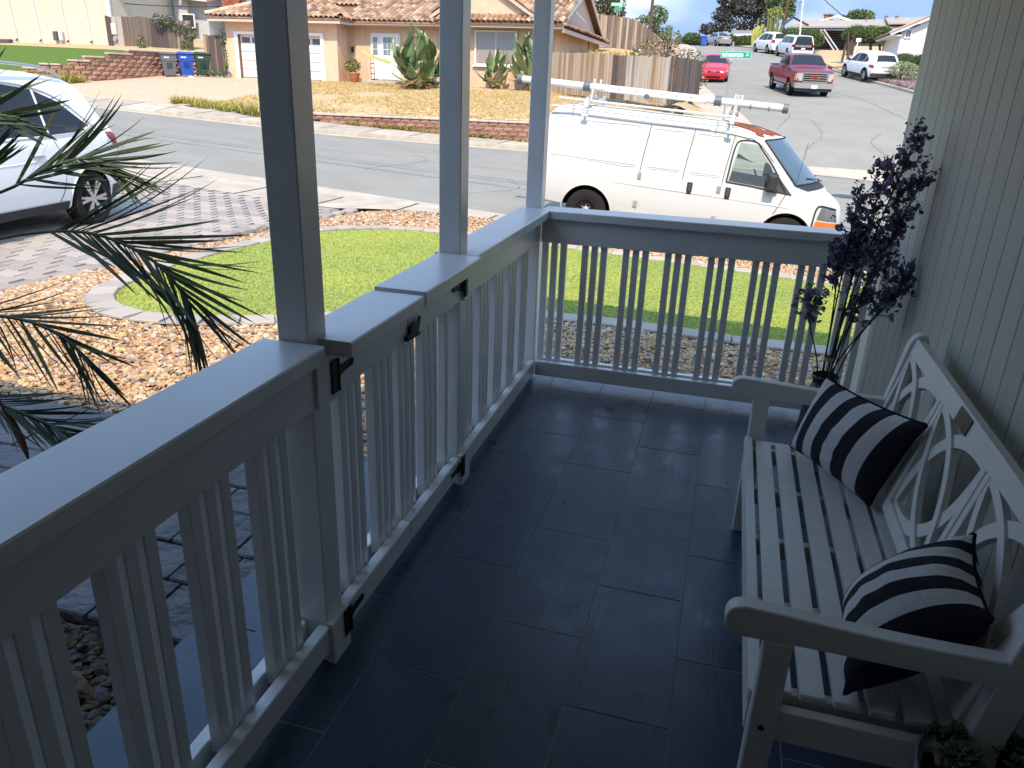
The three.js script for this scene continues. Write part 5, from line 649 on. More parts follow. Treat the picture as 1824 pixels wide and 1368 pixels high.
// --- cars on the hill street ---
const onStreet = (t, x, z, heading, dy = 0) => { const dz = 1.3, a = Math.cos(heading), b = -Math.sin(heading); const s = Math.atan2(prof(z + b * dz) - prof(z - b * dz), 2 * dz) ; return place(t, [x, prof(z) + 0.03 + dy, z], heading, s); };
{ // red coupe, nose towards the viewer
  const d = { paint: paint([0.5, 0.012, 0.03]), top: [[-2.2, 0.45], [-2.24, 0.7], [-2.15, 0.98], [-1.75, 1.06], [-0.9, 1.36], [-0.4, 1.41], [0.05, 1.4], [0.35, 1.33], [1.1, 0.95], [1.25, 0.92], [1.9, 0.8], [2.15, 0.66], [2.24, 0.5], [2.2, 0.28]], bot: [[-2.2, 0.3], [-1.6, 0.2], [1.7, 0.2], [2.24, 0.2]], w: [[-2.24, 0.68], [-1.9, 0.83], [-1, 0.875], [1.2, 0.875], [1.85, 0.82], [2.1, 0.72], [2.24, 0.58]], belt: [[-2.2, 0.95], [1.1, 0.9], [2.24, 0.66]], tum: 0.5, r: 0.11, axles: [-1.32, 1.3], R: 0.32, rim: 0.22, tw: 0.2, track: 0.77, mirror: [0.85, 0.98], handles: [[-0.3, 0.8]] };
  d.sideGlass = [[[[-1.5, 1.0], [-0.9, 0.97], [-0.45, 0.96]], [[-1.3, 1.06], [-0.9, 1.24], [-0.45, 1.31]]], [[[-0.4, 0.96], [0.3, 0.95], [0.95, 0.93]], [[-0.4, 1.31], [0.05, 1.31], [0.35, 1.22]]]];
  d.head = [[[[1.75, 0.66], [2.14, 0.56]], [[1.8, 0.74], [2.1, 0.66]]]];
  d.extra = (t, c) => { mesh('windscreen', topPatch(c, c.sAt(0.3), c.sAt(1.05), [-1.0, 1.0], [-1.08, 1.08], 0.008), glassPane, t);
    mesh('grille', xf(box(0.05, 0.07, 0.72, 0.01), [2.215, 0.6, 0]), plastic, t); mesh('emblem', join([xf(box(0.02, 0.03, 0.3, 0.008), [2.24, 0.6, 0]), xf(new THREE.TorusGeometry(0.045, 0.01, 6, 18), [2.255, 0.61, 0], [0, Math.PI / 2, 0])]), M.chrome, t);
    mesh('lower_intake', xf(box(0.06, 0.09, 0.8, 0.02), [2.2, 0.3, 0]), M.dark, t); for (const s of [1, -1]) { mesh('fog_recess', xf(box(0.05, 0.11, 0.28, 0.02), [2.14, 0.36, s * 0.6], [0, s * -0.4, s * 0.1]), M.dark, t); } mesh('bumper_lip', xf(box(0.05, 0.03, 1.3, 0.01), [2.22, 0.22, 0]), d.paint, t); mesh('rear_window', topPatch(c, c.sAt(-1.65), c.sAt(-0.95), [-0.95, 0.95], [-0.9, 0.9], 0.008), glassPane, t); };
  onStreet(car('red_coupe', 'bright red coupe parked nose first against the left kerb by the plank fence', 'car', d), -1.72, -52.1, -Math.PI / 2 + 0.02);
}
{ // maroon pickup, coming down the middle
  const pm = paint([0.14, 0.012, 0.022]);
  const d = { paint: pm, top: [[-2.88, 0.6], [-2.9, 0.85], [-2.86, 1.18], [-2.6, 1.22], [-1.1, 1.24], [-1.02, 1.32], [-0.95, 1.78], [-0.8, 1.85], [0.4, 1.88], [0.72, 1.82], [1.36, 1.37], [1.5, 1.31], [2.5, 1.24], [2.78, 1.13], [2.86, 0.9], [2.86, 0.6], [2.82, 0.42]], bot: [[-2.9, 0.5], [-1, 0.42], [1.5, 0.42], [2.86, 0.4]], w: [[-2.9, 0.95], [-2.6, 1.0], [2.2, 1.0], [2.6, 0.97], [2.86, 0.86]], belt: [[-2.9, 1.15], [1.4, 1.25], [2.86, 1.12]], tum: 0.32, r: 0.09, shoulder: 0.02, axles: [-1.83, 1.83], R: 0.4, gap: 0.075, rim: 0.25, tw: 0.27, track: 0.85, smooth: 0.05, mirrorM: pm };
  d.sideGlass = [[[[-0.86, 1.24], [-0.3, 1.23], [0.02, 1.23]], [[-0.8, 1.72], [-0.3, 1.74], [0.0, 1.74]]], [[[0.1, 1.23], [0.7, 1.23], [1.2, 1.22]], [[0.08, 1.74], [0.45, 1.74], [0.75, 1.64]]]];
  d.lines = [[[0.05, 0.5], [0.06, 1.2]], [[-0.95, 0.5], [-0.95, 1.2]], [[1.25, 0.5], [1.3, 1.18]]]; d.handles = [[-0.75, 1.05], [0.2, 1.05]];
  d.extra = (t, c) => {
    mesh('windscreen', topPatch(c, c.sAt(0.74), c.sAt(1.32), [-0.96, 0.96], [-1.06, 1.06], 0.008), glassPane, t);
    const gx = 2.87; mesh('grille_frame', join([xf(box(0.05, 0.05, 1.16, 0.012), [gx, 1.12, 0]), xf(box(0.05, 0.05, 1.16, 0.012), [gx + 0.01, 0.72, 0]), xf(box(0.05, 0.4, 0.05, 0.012), [gx, 0.92, 0.57]), xf(box(0.05, 0.4, 0.05, 0.012), [gx, 0.92, -0.57])]), M.chrome, t);
    mesh('grille_backing', xf(box(0.03, 0.4, 1.1), [gx - 0.005, 0.92, 0]), M.dark, t); for (const y of [0.82, 0.92, 1.02]) mesh('grille_bar', xf(box(0.035, 0.035, 1.1, 0.008), [gx + 0.015, y, 0]), M.chrome, t);
    // three red letters on the grille
    const rl = S([0.45, 0.02, 0.02], { roughness: 0.4 }), k = 0.05; const L = (z, segs) => segs.map(([a, b, c2, e]) => bar([gx + 0.045, 0.92 + b * k, z - a * k], [gx + 0.045, 0.92 + e * k, z - c2 * k], 0.02, 0.02, [1, 0, 0]));
    mesh('badge', join([...L(0.16, [[1, 1, -1, 1], [-1, 1, -1, -1], [-1, -1, 1, -1], [1, -1, 1, 0], [1, 0, 0.2, 0]]), ...L(0, [[-1, -1, -1, 1], [-1, 1, 0, 0], [0, 0, 1, 1], [1, 1, 1, -1]]), ...L(-0.16, [[1, 1, -1, 1], [-1, 1, -1, -1], [-1, -1, 1, -1]])]), rl, t);
    for (const s of [1, -1]) { mesh('headlamp', xf(box(0.12, 0.34, 0.3, 0.03), [gx - 0.06, 0.93, s * 0.75], [0, s * -0.25, 0]), lampW, t); mesh('indicator', xf(box(0.1, 0.3, 0.08, 0.02), [gx - 0.13, 0.93, s * 0.92], [0, s * -0.5, 0]), lampO, t); mesh('fog_lamp', rod([gx, 0.5, s * 0.72], [gx + 0.04, 0.5, s * 0.72], 0.075, 16), lampW, t);
      mesh('door_mirror', xf(box(0.14, 0.2, 0.26, 0.05), [1.05, 1.28, s * 1.14]), pm, t); mesh('side_step', rod([-1.1, 0.4, s * 0.98], [1.1, 0.4, s * 0.98], 0.05, 10), M.alloy, t); mesh('bed_rail', bar([-2.8, 1.225, s * 0.88], [-1.15, 1.225, s * 0.88], 0.1, 0.04), plastic, t); }
    mesh('front_bumper', xf(box(0.22, 0.25, 1.95, 0.06), [2.83, 0.55, 0]), S([0.45, 0.44, 0.43], { metalness: 0.6, roughness: 0.25 }), t); mesh('bumper_intake', xf(box(0.04, 0.1, 1.1, 0.02), [2.93, 0.49, 0]), M.dark, t); mesh('lower_valance', xf(box(0.18, 0.16, 1.8, 0.04), [2.78, 0.36, 0]), plastic, t); mesh('number_plate', xf(box(0.02, 0.16, 0.31, 0.004), [2.96, 0.5, 0]), plateM, t);
    mesh('bed_floor', boxAt(-2.75, -1.15, 1.235, 1.25, -0.78, 0.78), M.dark, t);
  };
  onStreet(car('pickup_truck', 'dark red crew cab pickup truck driving down the middle of the side street', 'pickup truck', d), 2.85, -45.3, -Math.PI / 2 + 0.2);
}
{ // white crossover at the right kerb, tail towards the viewer
  const d = suvD([0.74, 0.75, 0.76], { archM: plastic, mirrorM: plastic }); d.sideGlass = [[[[-1.5, 1.09], [-1.2, 1.07], [-0.9, 1.06]], [[-1.48, 1.14], [-1.28, 1.3], [-1.0, 1.42]]], [[[-0.85, 1.06], [-0.2, 1.04], [0.05, 1.03]], [[-0.95, 1.45], [-0.5, 1.5], [0.05, 1.5]]], [[[0.1, 1.03], [0.6, 1.02], [0.95, 1.01]], [[0.1, 1.5], [0.3, 1.48], [0.55, 1.4]]]];
  d.tail = [[[[-2.27, 0.8], [-1.85, 0.86]], [[-2.22, 0.97], [-1.85, 0.98]]]]; d.sill = true;
  d.extra = (t, c) => { mesh('rear_window', topPatch(c, c.sAt(-2.17) + 0.06, c.sAt(-1.86), [-0.98, 0.98], [-0.9, 0.9], 0.009), glassPane, t); mesh('windscreen', topPatch(c, c.sAt(0.62), c.sAt(1.22), [-0.98, 0.98], [-1.05, 1.05], 0.008), glassPane, t);
    mesh('rear_cladding', xf(box(0.3, 0.2, 1.66, 0.05), [-2.2, 0.43, 0]), plastic, t); mesh('number_plate', xf(box(0.02, 0.14, 0.32, 0.004), [-2.375, 0.76, 0]), plateM, t); mesh('tailgate_strip', xf(box(0.03, 0.03, 0.7, 0.008), [-2.36, 0.88, 0]), M.chrome, t); mesh('spoiler', topPatch(c, c.sAt(-1.87), c.sAt(-1.66), [-0.9, 0.9], [-0.85, 0.85], 0.03), d.paint, t);
    mesh('reflector', join([1, -1].map((s) => xf(box(0.05, 0.05, 0.16, 0.01), [-2.34, 0.46, s * 0.72]))), lampR, t); };
  onStreet(car('parked_crossover', 'white crossover car parked at the right kerb beside the flower bed', 'car', d), 7.5, -55.3, Math.PI / 2 + 0.3);
}
{ // boxy silver white wagon, then a minivan before it
  const pm = paint([0.66, 0.67, 0.67]), d = { paint: pm, top: [[-2.56, 0.5], [-2.6, 0.75], [-2.56, 1.0], [-2.45, 1.6], [-2.3, 1.7], [-1.5, 1.73], [0.2, 1.73], [0.6, 1.66], [1.25, 1.12], [1.4, 1.06], [2.3, 0.98], [2.52, 0.8], [2.56, 0.5], [2.5, 0.35]], bot: [[-2.6, 0.36], [-1.8, 0.28], [2.0, 0.28], [2.56, 0.3]], w: [[-2.6, 0.88], [-2.3, 0.95], [1.6, 0.965], [2.3, 0.9], [2.56, 0.78]], belt: [[-2.6, 1.05], [2.56, 1.0]], tum: 0.28, r: 0.1, axles: [-1.48, 1.5], R: 0.37, rim: 0.25, track: 0.84, mirror: [0.95, 1.12], handles: [[-0.6, 0.9], [0.45, 0.9]] };
  d.sideGlass = [[[[-2.3, 1.12], [-1.4, 1.1], [-0.9, 1.1]], [[-2.22, 1.56], [-1.5, 1.6], [-0.9, 1.6]]], [[[-0.82, 1.1], [-0.2, 1.09], [0.1, 1.09]], [[-0.82, 1.6], [-0.3, 1.6], [0.1, 1.6]]], [[[0.16, 1.09], [0.6, 1.08], [1.0, 1.06]], [[0.16, 1.6], [0.4, 1.57], [0.62, 1.48]]]];
  d.tail = [[[[-2.6, 0.86], [-2.44, 0.86]], [[-2.56, 1.06], [-2.4, 1.06]]]];
  d.extra = (t, c) => { mesh('rear_window', topPatch(c, c.sAt(-2.56) + 0.14, c.sAt(-2.38), [-1.02, 1.02], [-0.98, 0.98], 0.01), glassPane, t); mesh('tailgate_panel', xf(box(0.03, 0.16, 1.3, 0.01), [-2.585, 0.95, 0]), M.alloy, t); mesh('roof', topPatch(c, c.sAt(-2.2), c.sAt(0.3), [-0.9, 0.9], [-0.9, 0.9], 0.01), S([0.08, 0.1, 0.13], { roughness: 0.15 }), t); mesh('tail_lamp', join([1, -1].map((s) => xf(box(0.04, 0.2, 0.2, 0.02), [-2.585, 0.96, s * 0.78]))), lampR, t); mesh('number_plate', xf(box(0.02, 0.14, 0.32, 0.004), [-2.615, 0.75, 0]), plateM, t); mesh('windscreen', topPatch(c, c.sAt(0.62), c.sAt(1.22), [-1, 1], [-1.05, 1.05], 0.008), glassPane, t); };
  onStreet(car('boxy_wagon', 'boxy silver white wagon with a dark roof, parked tail first behind the minivan', 'car', d), 3.85, -74.3, Math.PI / 2 + 0.24);
  const e = { ...d, paint: paint([0.72, 0.73, 0.73]), top: [[-2.48, 0.5], [-2.54, 0.75], [-2.46, 1.05], [-2.15, 1.68], [-1.9, 1.76], [-0.8, 1.8], [0.1, 1.78], [0.6, 1.64], [1.5, 1.12], [1.7, 1.05], [2.3, 0.88], [2.5, 0.65], [2.5, 0.35]], tail: [[[[-2.5, 0.95], [-2.2, 0.95]], [[-2.4, 1.2], [-2.15, 1.2]]]] };
  e.sideGlass = [[[[-2.0, 1.18], [-1.4, 1.14], [-0.9, 1.12]], [[-1.9, 1.55], [-1.4, 1.62], [-0.9, 1.64]]], [[[-0.82, 1.12], [-0.2, 1.1], [0.1, 1.1]], [[-0.82, 1.64], [-0.3, 1.65], [0.1, 1.63]]], [[[0.16, 1.1], [0.8, 1.08], [1.2, 1.06]], [[0.16, 1.62], [0.4, 1.56], [0.7, 1.42]]]];
  e.extra = (t, c) => { mesh('rear_window', topPatch(c, c.sAt(-2.4) + 0.1, c.sAt(-2.12), [-1.0, 1.0], [-0.95, 0.95], 0.01), glassPane, t); mesh('tail_lamp', join([1, -1].map((s) => xf(box(0.05, 0.26, 0.2, 0.02), [-2.49, 1.05, s * 0.78]))), lampR, t); mesh('number_plate', xf(box(0.02, 0.14, 0.32, 0.004), [-2.56, 0.75, 0]), plateM, t); mesh('windscreen', topPatch(c, c.sAt(0.62), c.sAt(1.45), [-1, 1], [-1.05, 1.05], 0.008), glassPane, t); };
  onStreet(car('minivan', 'white minivan with red tail lamps parked just uphill of the boxy wagon', 'minivan', e), 2.15, -80.6, Math.PI / 2 + 0.36);
  const f = { paint: paint([0.24, 0.25, 0.26]), top: [[-2.25, 0.45], [-2.28, 0.75], [-2.2, 1.02], [-1.7, 1.08], [-1.05, 1.4], [-0.5, 1.47], [0.1, 1.46], [0.4, 1.4], [1.1, 1.0], [1.3, 0.95], [2.0, 0.85], [2.22, 0.65], [2.26, 0.4], [2.2, 0.3]], bot: [[-2.28, 0.32], [-1.7, 0.22], [1.8, 0.22], [2.26, 0.24]], w: [[-2.28, 0.75], [-2, 0.84], [1.5, 0.87], [2.0, 0.8], [2.26, 0.66]], belt: [[-2.28, 0.98], [2.26, 0.85]], tum: 0.45, r: 0.1, axles: [-1.3, 1.3], R: 0.32, rim: 0.2, track: 0.76, mirror: [0.85, 1.02], sideGlass: [[[[-1.5, 1.05], [-0.6, 1.0]], [[-1.1, 1.3], [-0.6, 1.37]]], [[[-0.54, 1.0], [0.95, 0.98]], [[-0.5, 1.37], [0.35, 1.32]]]], tail: [[[[-2.24, 0.8], [-1.95, 0.85]], [[-2.2, 0.98], [-1.95, 0.98]]]] };
  f.extra = (t, c) => { mesh('rear_window', topPatch(c, c.sAt(-1.66), c.sAt(-1.08), [-0.95, 0.95], [-0.9, 0.9], 0.01), glassPane, t); mesh('tail_lamp', join([1, -1].map((s) => xf(box(0.05, 0.16, 0.28, 0.02), [-2.25, 0.9, s * 0.62]))), lampR, t); mesh('number_plate', xf(box(0.02, 0.14, 0.32, 0.004), [-2.29, 0.85, 0]), plateM, t); };
  onStreet(car('grey_sedan', 'grey saloon car parked by the hedge at the far top of the side street', 'car', f), -3.4, -102.5, Math.PI / 2 + 0.42);
}

// ---------- far side: walls, fences, houses ----------
const stucco = (c, s) => S(c, { roughness: 0.95, map: strTex(256, c, 0.1, 10, 10, s, null, 0.5), bumpMap: fineBump, bumpScale: 0.006 });
const peach = stucco([0.66, 0.47, 0.325], 401), trimPeach = S([0.56, 0.42, 0.33], { roughness: 0.8 }), creamM = stucco([0.60, 0.535, 0.42], 402), greyM = stucco([0.45, 0.47, 0.47], 403), whiteTrim = S([0.72, 0.72, 0.7], { roughness: 0.5 }), darkPane = P([0.03, 0.035, 0.04], { roughness: 0.06, clearcoat: 1 });
const woodTex = (c, c2, s) => strTex(256, c, 0.55, 22, 2, s, c2);
const woodMs = [0, 1, 2, 3, 4].map((i) => S(0xffffff, { roughness: 0.95, map: woodTex([[0.20, 0.135, 0.09], [0.11, 0.083, 0.07], [0.28, 0.205, 0.135], [0.065, 0.052, 0.047], [0.30, 0.26, 0.22]][i], [[0.36, 0.27, 0.18], [0.20, 0.16, 0.13], [0.44, 0.36, 0.27], [0.125, 0.10, 0.09], [0.5, 0.46, 0.4]][i], 410 + i * 7) }));
const plankG = [0, 1, 2].map((k) => { const s = new THREE.Shape(); s.moveTo(-0.5, 0); s.lineTo(0.5, 0); s.lineTo(0.5, 0.975 + 0.008 * k); s.lineTo(0.25, 1); s.lineTo(-0.25, 1); s.lineTo(-0.5, 0.98); s.closePath(); const g = flat(new THREE.ExtrudeGeometry(s, { depth: 1, bevelEnabled: false })).translate(0, 0, -0.5); const p = g.attributes.position, uv = g.attributes.uv; for (let i = 0; i < p.count; i++) uv.setXY(i, p.getX(i) * 0.14 + k * 0.31, p.getY(i) * 0.5); return g; });
function fence(label, pts, hAt, yAt, pick, o = {}) {
  const f = thing('plank_fence', label, 'fence', null); let first = null;
  for (let s = 0; s < pts.length - 1; s++) {
    const [ax, az] = pts[s], [bx, bz] = pts[s + 1], L = Math.hypot(bx - ax, bz - az), ang = Math.atan2(-(bz - az), bx - ax), w = o.w ?? 0.142;
    for (let d = w / 2; d < L; d += w) { const t = d / L, x = lerp(ax, bx, t), z = lerp(az, bz, t), y = yAt(x, z), h = hAt(x, z) + rr(-0.025, 0.025); const m = mesh('plank', plankG[Math.floor(R() * 3)], woodMs[pick(t, s)], f, [x, y - 0.03, z], [0, ang + rr(-0.03, 0.03), rr(-0.006, 0.006)]); m.scale.set(w - rr(0.004, 0.012), h + 0.03, 0.02); first ??= [x, y, z]; }
    for (const k of [0.2, 0.8]) { const yA = yAt(ax, az) + hAt(ax, az) * k, yB = yAt(bx, bz) + hAt(bx, bz) * k, nx = (bz - az) / L, nz = -(bx - ax) / L; mesh('fence_rail', bar([ax + nx * 0.05 * (o.back ?? 1), yA, az + nz * 0.05 * (o.back ?? 1)], [bx + nx * 0.05 * (o.back ?? 1), yB, bz + nz * 0.05 * (o.back ?? 1)], 0.045, 0.09), woodMs[3], f); }
    for (let d = 0; d <= L + 0.1; d += 2.2) { const t = Math.min(1, d / L), x = lerp(ax, bx, t), z = lerp(az, bz, t), nx = (bz - az) / L, nz = -(bx - ax) / L, y = yAt(x, z), h = hAt(x, z); mesh('fence_post', boxAt(-0.045, 0.045, -0.1, h + 0.03, -0.045, 0.045).translate(x + nx * 0.1 * (o.back ?? 1), y, z + nz * 0.1 * (o.back ?? 1)), woodMs[o.post ?? 3], f); }
  }
  rebase(f, first); return f;
}
fence('weathered tan and grey plank fence between the peach house and the side street', [[-8.1, -34.6], [-2.5, -31.2], [-1.75, -36.6]], (x, z) => 1.62, (x, z) => lerp(1.38, 1.22, sst(-8, -2.5, x)) + Math.max(0, -z - 31.2) * 0.012 * sst(-2.7, -2.4, x), (t, s) => s ? (R() < 0.7 ? 1 : 3) : t < 0.5 ? [0, 2, 0, 2][Math.floor(R() * 4)] : t > 0.55 && t < 0.59 ? 3 : t > 0.59 && t < 0.66 ? 1 : [2, 4, 0, 4][Math.floor(R() * 4)]);
fence('grey plank fence stepping down the slope behind the peach house', [[-9.9, -50], [-6.2, -52], [-4.7, -54]], () => 1.75, (x, z) => yback(x, z) - 0.1 + sst(-6, -10, x) * 0.3, () => [1, 0, 1, 2][Math.floor(R() * 4)], { post: 4 });
fence('tall dark weathered fence panel beside the cream house, whitewash worn at its left', [[-36.2, -40.6], [-33.2, -40.6]], () => 1.75, () => 2.72, (t) => t < 0.12 ? 3 : t < 0.36 ? 4 : 1);
fence('dark brown fence panels with flowering vine behind the wheelie bins', [[-33.1, -40.5], [-29.9, -39.9]], () => 1.72, (x) => lerp(2.66, 2.55, sst(-33, -29.9, x)), (t) => t < 0.45 ? 3 : [1, 0, 1][Math.floor(R() * 3)]);
fence('narrow brown plank gate panel at the left corner of the peach garage', [[-25.62, -35.05], [-24.42, -35.05]], () => 1.8, () => 1.55, () => [1, 0, 1, 3][Math.floor(R() * 4)]);
// low block walls
const blockMs = [[0.40, 0.225, 0.165], [0.45, 0.265, 0.195], [0.34, 0.19, 0.14], [0.42, 0.245, 0.19]].map((c, i) => S(c, { roughness: 1, bumpMap: coarseBump, bumpScale: 0.03, map: strTex(128, c, 0.35, 12, 12, 430 + i) })), capM = S([0.33, 0.27, 0.22], { roughness: 1, map: strTex(128, [0.46, 0.39, 0.33], 0.25, 10, 10, 440) });
const blockG = [0, 1, 2].map((k) => { const g = flat(new THREE.BoxGeometry(1, 1, 1, 3, 2, 1)), p = g.attributes.position; for (let i = 0; i < p.count; i++) { const x = p.getX(i), y = p.getY(i), z = p.getZ(i); if (z > 0.4) { const edge = Math.abs(x) > 0.45 || Math.abs(y) > 0.45; p.setZ(i, edge ? 0.36 : 0.5 + 0.14 * (hash(Math.round(x * 9) + 30, Math.round(y * 9) + 30, k) - 0.3)); } } g.computeVertexNormals(); return g; });
function blockWall(label, path, base, topY, bw, bh, cap = true, smooth = false) {
  const w = thing('block_wall', label, 'retaining wall'), c = new THREE.CatmullRomCurve3(path.map(([x, z]) => V(x, 0, z)), false, 'centripetal'), L = c.getLength(); let n = 0, rest = [], o0 = null;
  const cols = Math.floor(L / bw);
  for (let r = 0; r < 12; r++) for (let i = 0; i < cols; i++) { const ra = Math.floor(base(c.getPointAt(Math.min(1, (i + 0.5) / cols)).x, c.getPointAt(Math.min(1, (i + 0.5) / cols)).z) / bh) + r, t = (i + 0.5 + (((ra % 2) + 2) % 2) * 0.5) / cols; if (t > 1) continue; const q = c.getPointAt(t), T = c.getTangentAt(t), y0 = base(q.x, q.z), yt = topY(q.x, q.z, t), y = ra * bh; if (y + bh * 0.35 < y0 || y + bh > yt + 0.02) continue; o0 ??= [q.x, y0, q.z]; const m = mesh('block', blockG[Math.floor(R() * 3)], blockMs[Math.floor(R() * 4)], w, [q.x, y + bh / 2, q.z], [0, Math.atan2(-T.z, T.x), 0]); m.scale.set(bw * 0.97, bh * 0.96, 0.24);
    if (cap && y + 2 * bh > yt + 0.02) { const k = mesh('cap_stone', box(bw * 0.99, 0.07, 0.3, 0.01), capM, w, [q.x, y + bh + 0.036, q.z], [0, Math.atan2(-T.z, T.x), 0]); } }
  rebase(w, o0); return w;
}
blockWall('low red block wall holding up the dry lawn of the peach house', [[-19.4, -26.55], [-15.2, -27.08], [-11, -27.85], [-7.4, -28.58], [-3.3, -29.55]], (x) => yfront(x) - 0.03, () => 0.42, 0.36, 0.17);
blockWall('taller red block wall stepping up beside the pink driveway, below the green lawn', [[-32.9, -30.7], [-31.4, -29.75], [-29.8, -29.5], [-28.7, -30.2], [-28.25, -31.6], [-28.05, -33.4], [-27.9, -35.2], [-27.6, -36.8], [-26.6, -37.4]], (x, z) => yfdrive(-28, Math.min(-29, z)) - 0.05, (x, z, t) => lerp(1.2, 2.5, sst(0.0, 0.62, t) * 0.5 + clamp(t / 0.62) * 0.5), 0.44, 0.19);
// clay barrel tile roof on a plane: o origin at eave, u along eave, v up slope (unit), region test in (a,b) metres
const clayM = S(0xffffff, { roughness: 0.9, map: strTex(128, [0.8, 0.8, 0.8], 0.25, 6, 6, 450) });
const tileG = (() => { const g = new THREE.CylinderGeometry(0.115, 0.1, 0.44, 8, 1, true, -Math.PI / 2, Math.PI); g.rotateX(-Math.PI / 2); g.rotateZ(0); return flat(g); })();   // axis along z, opening down
const clay = [[0.46, 0.28, 0.165], [0.54, 0.36, 0.23], [0.35, 0.21, 0.13], [0.56, 0.42, 0.29], [0.46, 0.30, 0.19], [0.26, 0.165, 0.115]];
function tileRoof(parent, o, u, v, region, aMax, bMax, pw = 0.25, pr = 0.36) {
  o = V(...o); u = V(...u).normalize(); v = V(...v).normalize(); const n = u.clone().cross(v).normalize(); if (n.y < 0) n.negate();
  const list = []; for (let b = 0; b < bMax; b += pr) for (let a = pw / 2; a < aMax; a += pw) if (region(a, b)) list.push([a, b]);
  const im = new THREE.InstancedMesh(tileG, clayM, list.length), mm = new THREE.Matrix4();
  list.forEach(([a, b], i) => { const q = o.clone().addScaledVector(u, a + rr(-0.008, 0.008)).addScaledVector(v, b + 0.18 + rr(-0.012, 0.012)).addScaledVector(n, 0.035); const tl = v.clone().multiplyScalar(1).addScaledVector(n, -0.06).normalize(), nx = u.clone(), ny = tl.clone().cross(nx).normalize(); if (ny.dot(n) < 0) ny.negate(); mm.makeBasis(nx, ny, nx.clone().cross(ny)).setPosition(q); im.setMatrixAt(i, mm); const c = clay[Math.floor(R() * clay.length)], k = rr(0.8, 1.15); im.setColorAt(i, C(c[0] * k, c[1] * k, c[2] * k)); });
  im.name = 'roof_tiles'; im.userData.kind = 'stuff'; parent.add(im);
}
const quad = (a, b, c, d) => { const g = new THREE.BufferGeometry(); g.setAttribute('position', new THREE.Float32BufferAttribute([...a, ...b, ...c, ...a, ...c, ...d], 3)); g.setAttribute('uv', new THREE.Float32BufferAttribute([0, 0, 1, 0, 1, 1, 0, 0, 1, 1, 0, 1], 2)); g.computeVertexNormals(); return g; };
const slabFrom = (pts, t) => { const up = pts, dn = pts.map(([x, y, z]) => [x, y - t, z]), gs = [quad(...up), quad(...dn)]; for (let i = 0; i < 4; i++) gs.push(quad(up[i], up[(i + 1) % 4], dn[(i + 1) % 4], dn[i])); return join(gs); };
function ridge(parent, a, b, r = 0.13) { a = V(...a); b = V(...b); const L = a.distanceTo(b), n = Math.round(L / 0.36), d = b.clone().sub(a).normalize(); const g = flat(new THREE.CylinderGeometry(r, r * 1.14, 0.42, 10, 1, true, -Math.PI / 2, Math.PI).rotateX(-Math.PI / 2)); for (let i = 0; i < n; i++) { const q = a.clone().lerp(b, (i + 0.5) / n), x = d.clone().cross(V(0, 1, 0)).normalize(), y = x.clone().cross(d).normalize(); const c = clay[Math.floor(R() * 5)], m = mesh('ridge_tile', g, ridgeMs[Math.floor(R() * ridgeMs.length)], parent); m.matrix.makeBasis(x, y, x.clone().cross(y)).setPosition(q.add(V(0, 0.02, 0))); m.matrix.decompose(m.position, m.quaternion, m.scale); } }
const ridgeMs = clay.map((c) => S(c, { roughness: 0.9 }));
function windowAt(parent, x0, x1, y0, y1, z, o = {}) {   // facing +z
  const f = mesh('window', join([boxAt(x0 - 0.07, x0, y0 - 0.07, y1 + 0.07, z, z + 0.07), boxAt(x1, x1 + 0.07, y0 - 0.07, y1 + 0.07, z, z + 0.07), boxAt(x0, x1, y1, y1 + 0.07, z, z + 0.07), boxAt(x0, x1, y0 - 0.07, y0, z, z + 0.07)]), whiteTrim, parent);
  const nx = o.nx ?? 1, ny = o.ny ?? 1; for (let i = 0; i < nx; i++) for (let j = 0; j < ny; j++) mesh('pane', boxAt(lerp(x0, x1, i / nx) + 0.015, lerp(x0, x1, (i + 1) / nx) - 0.015, lerp(y0, y1, j / ny) + 0.015, lerp(y0, y1, (j + 1) / ny) - 0.015, z + 0.016, z + 0.02), o.pane ?? darkPane, f);
  const mu = []; for (let i = 1; i < nx; i++) mu.push(boxAt(lerp(x0, x1, i / nx) - 0.015, lerp(x0, x1, i / nx) + 0.015, y0, y1, z + 0.01, z + 0.035)); for (let j = 1; j < ny; j++) mu.push(boxAt(x0, x1, lerp(y0, y1, j / ny) - 0.015, lerp(y0, y1, j / ny) + 0.015, z + 0.01, z + 0.034)); if (mu.length) mesh('glazing_bar', join(mu), whiteTrim, f); return f;
}
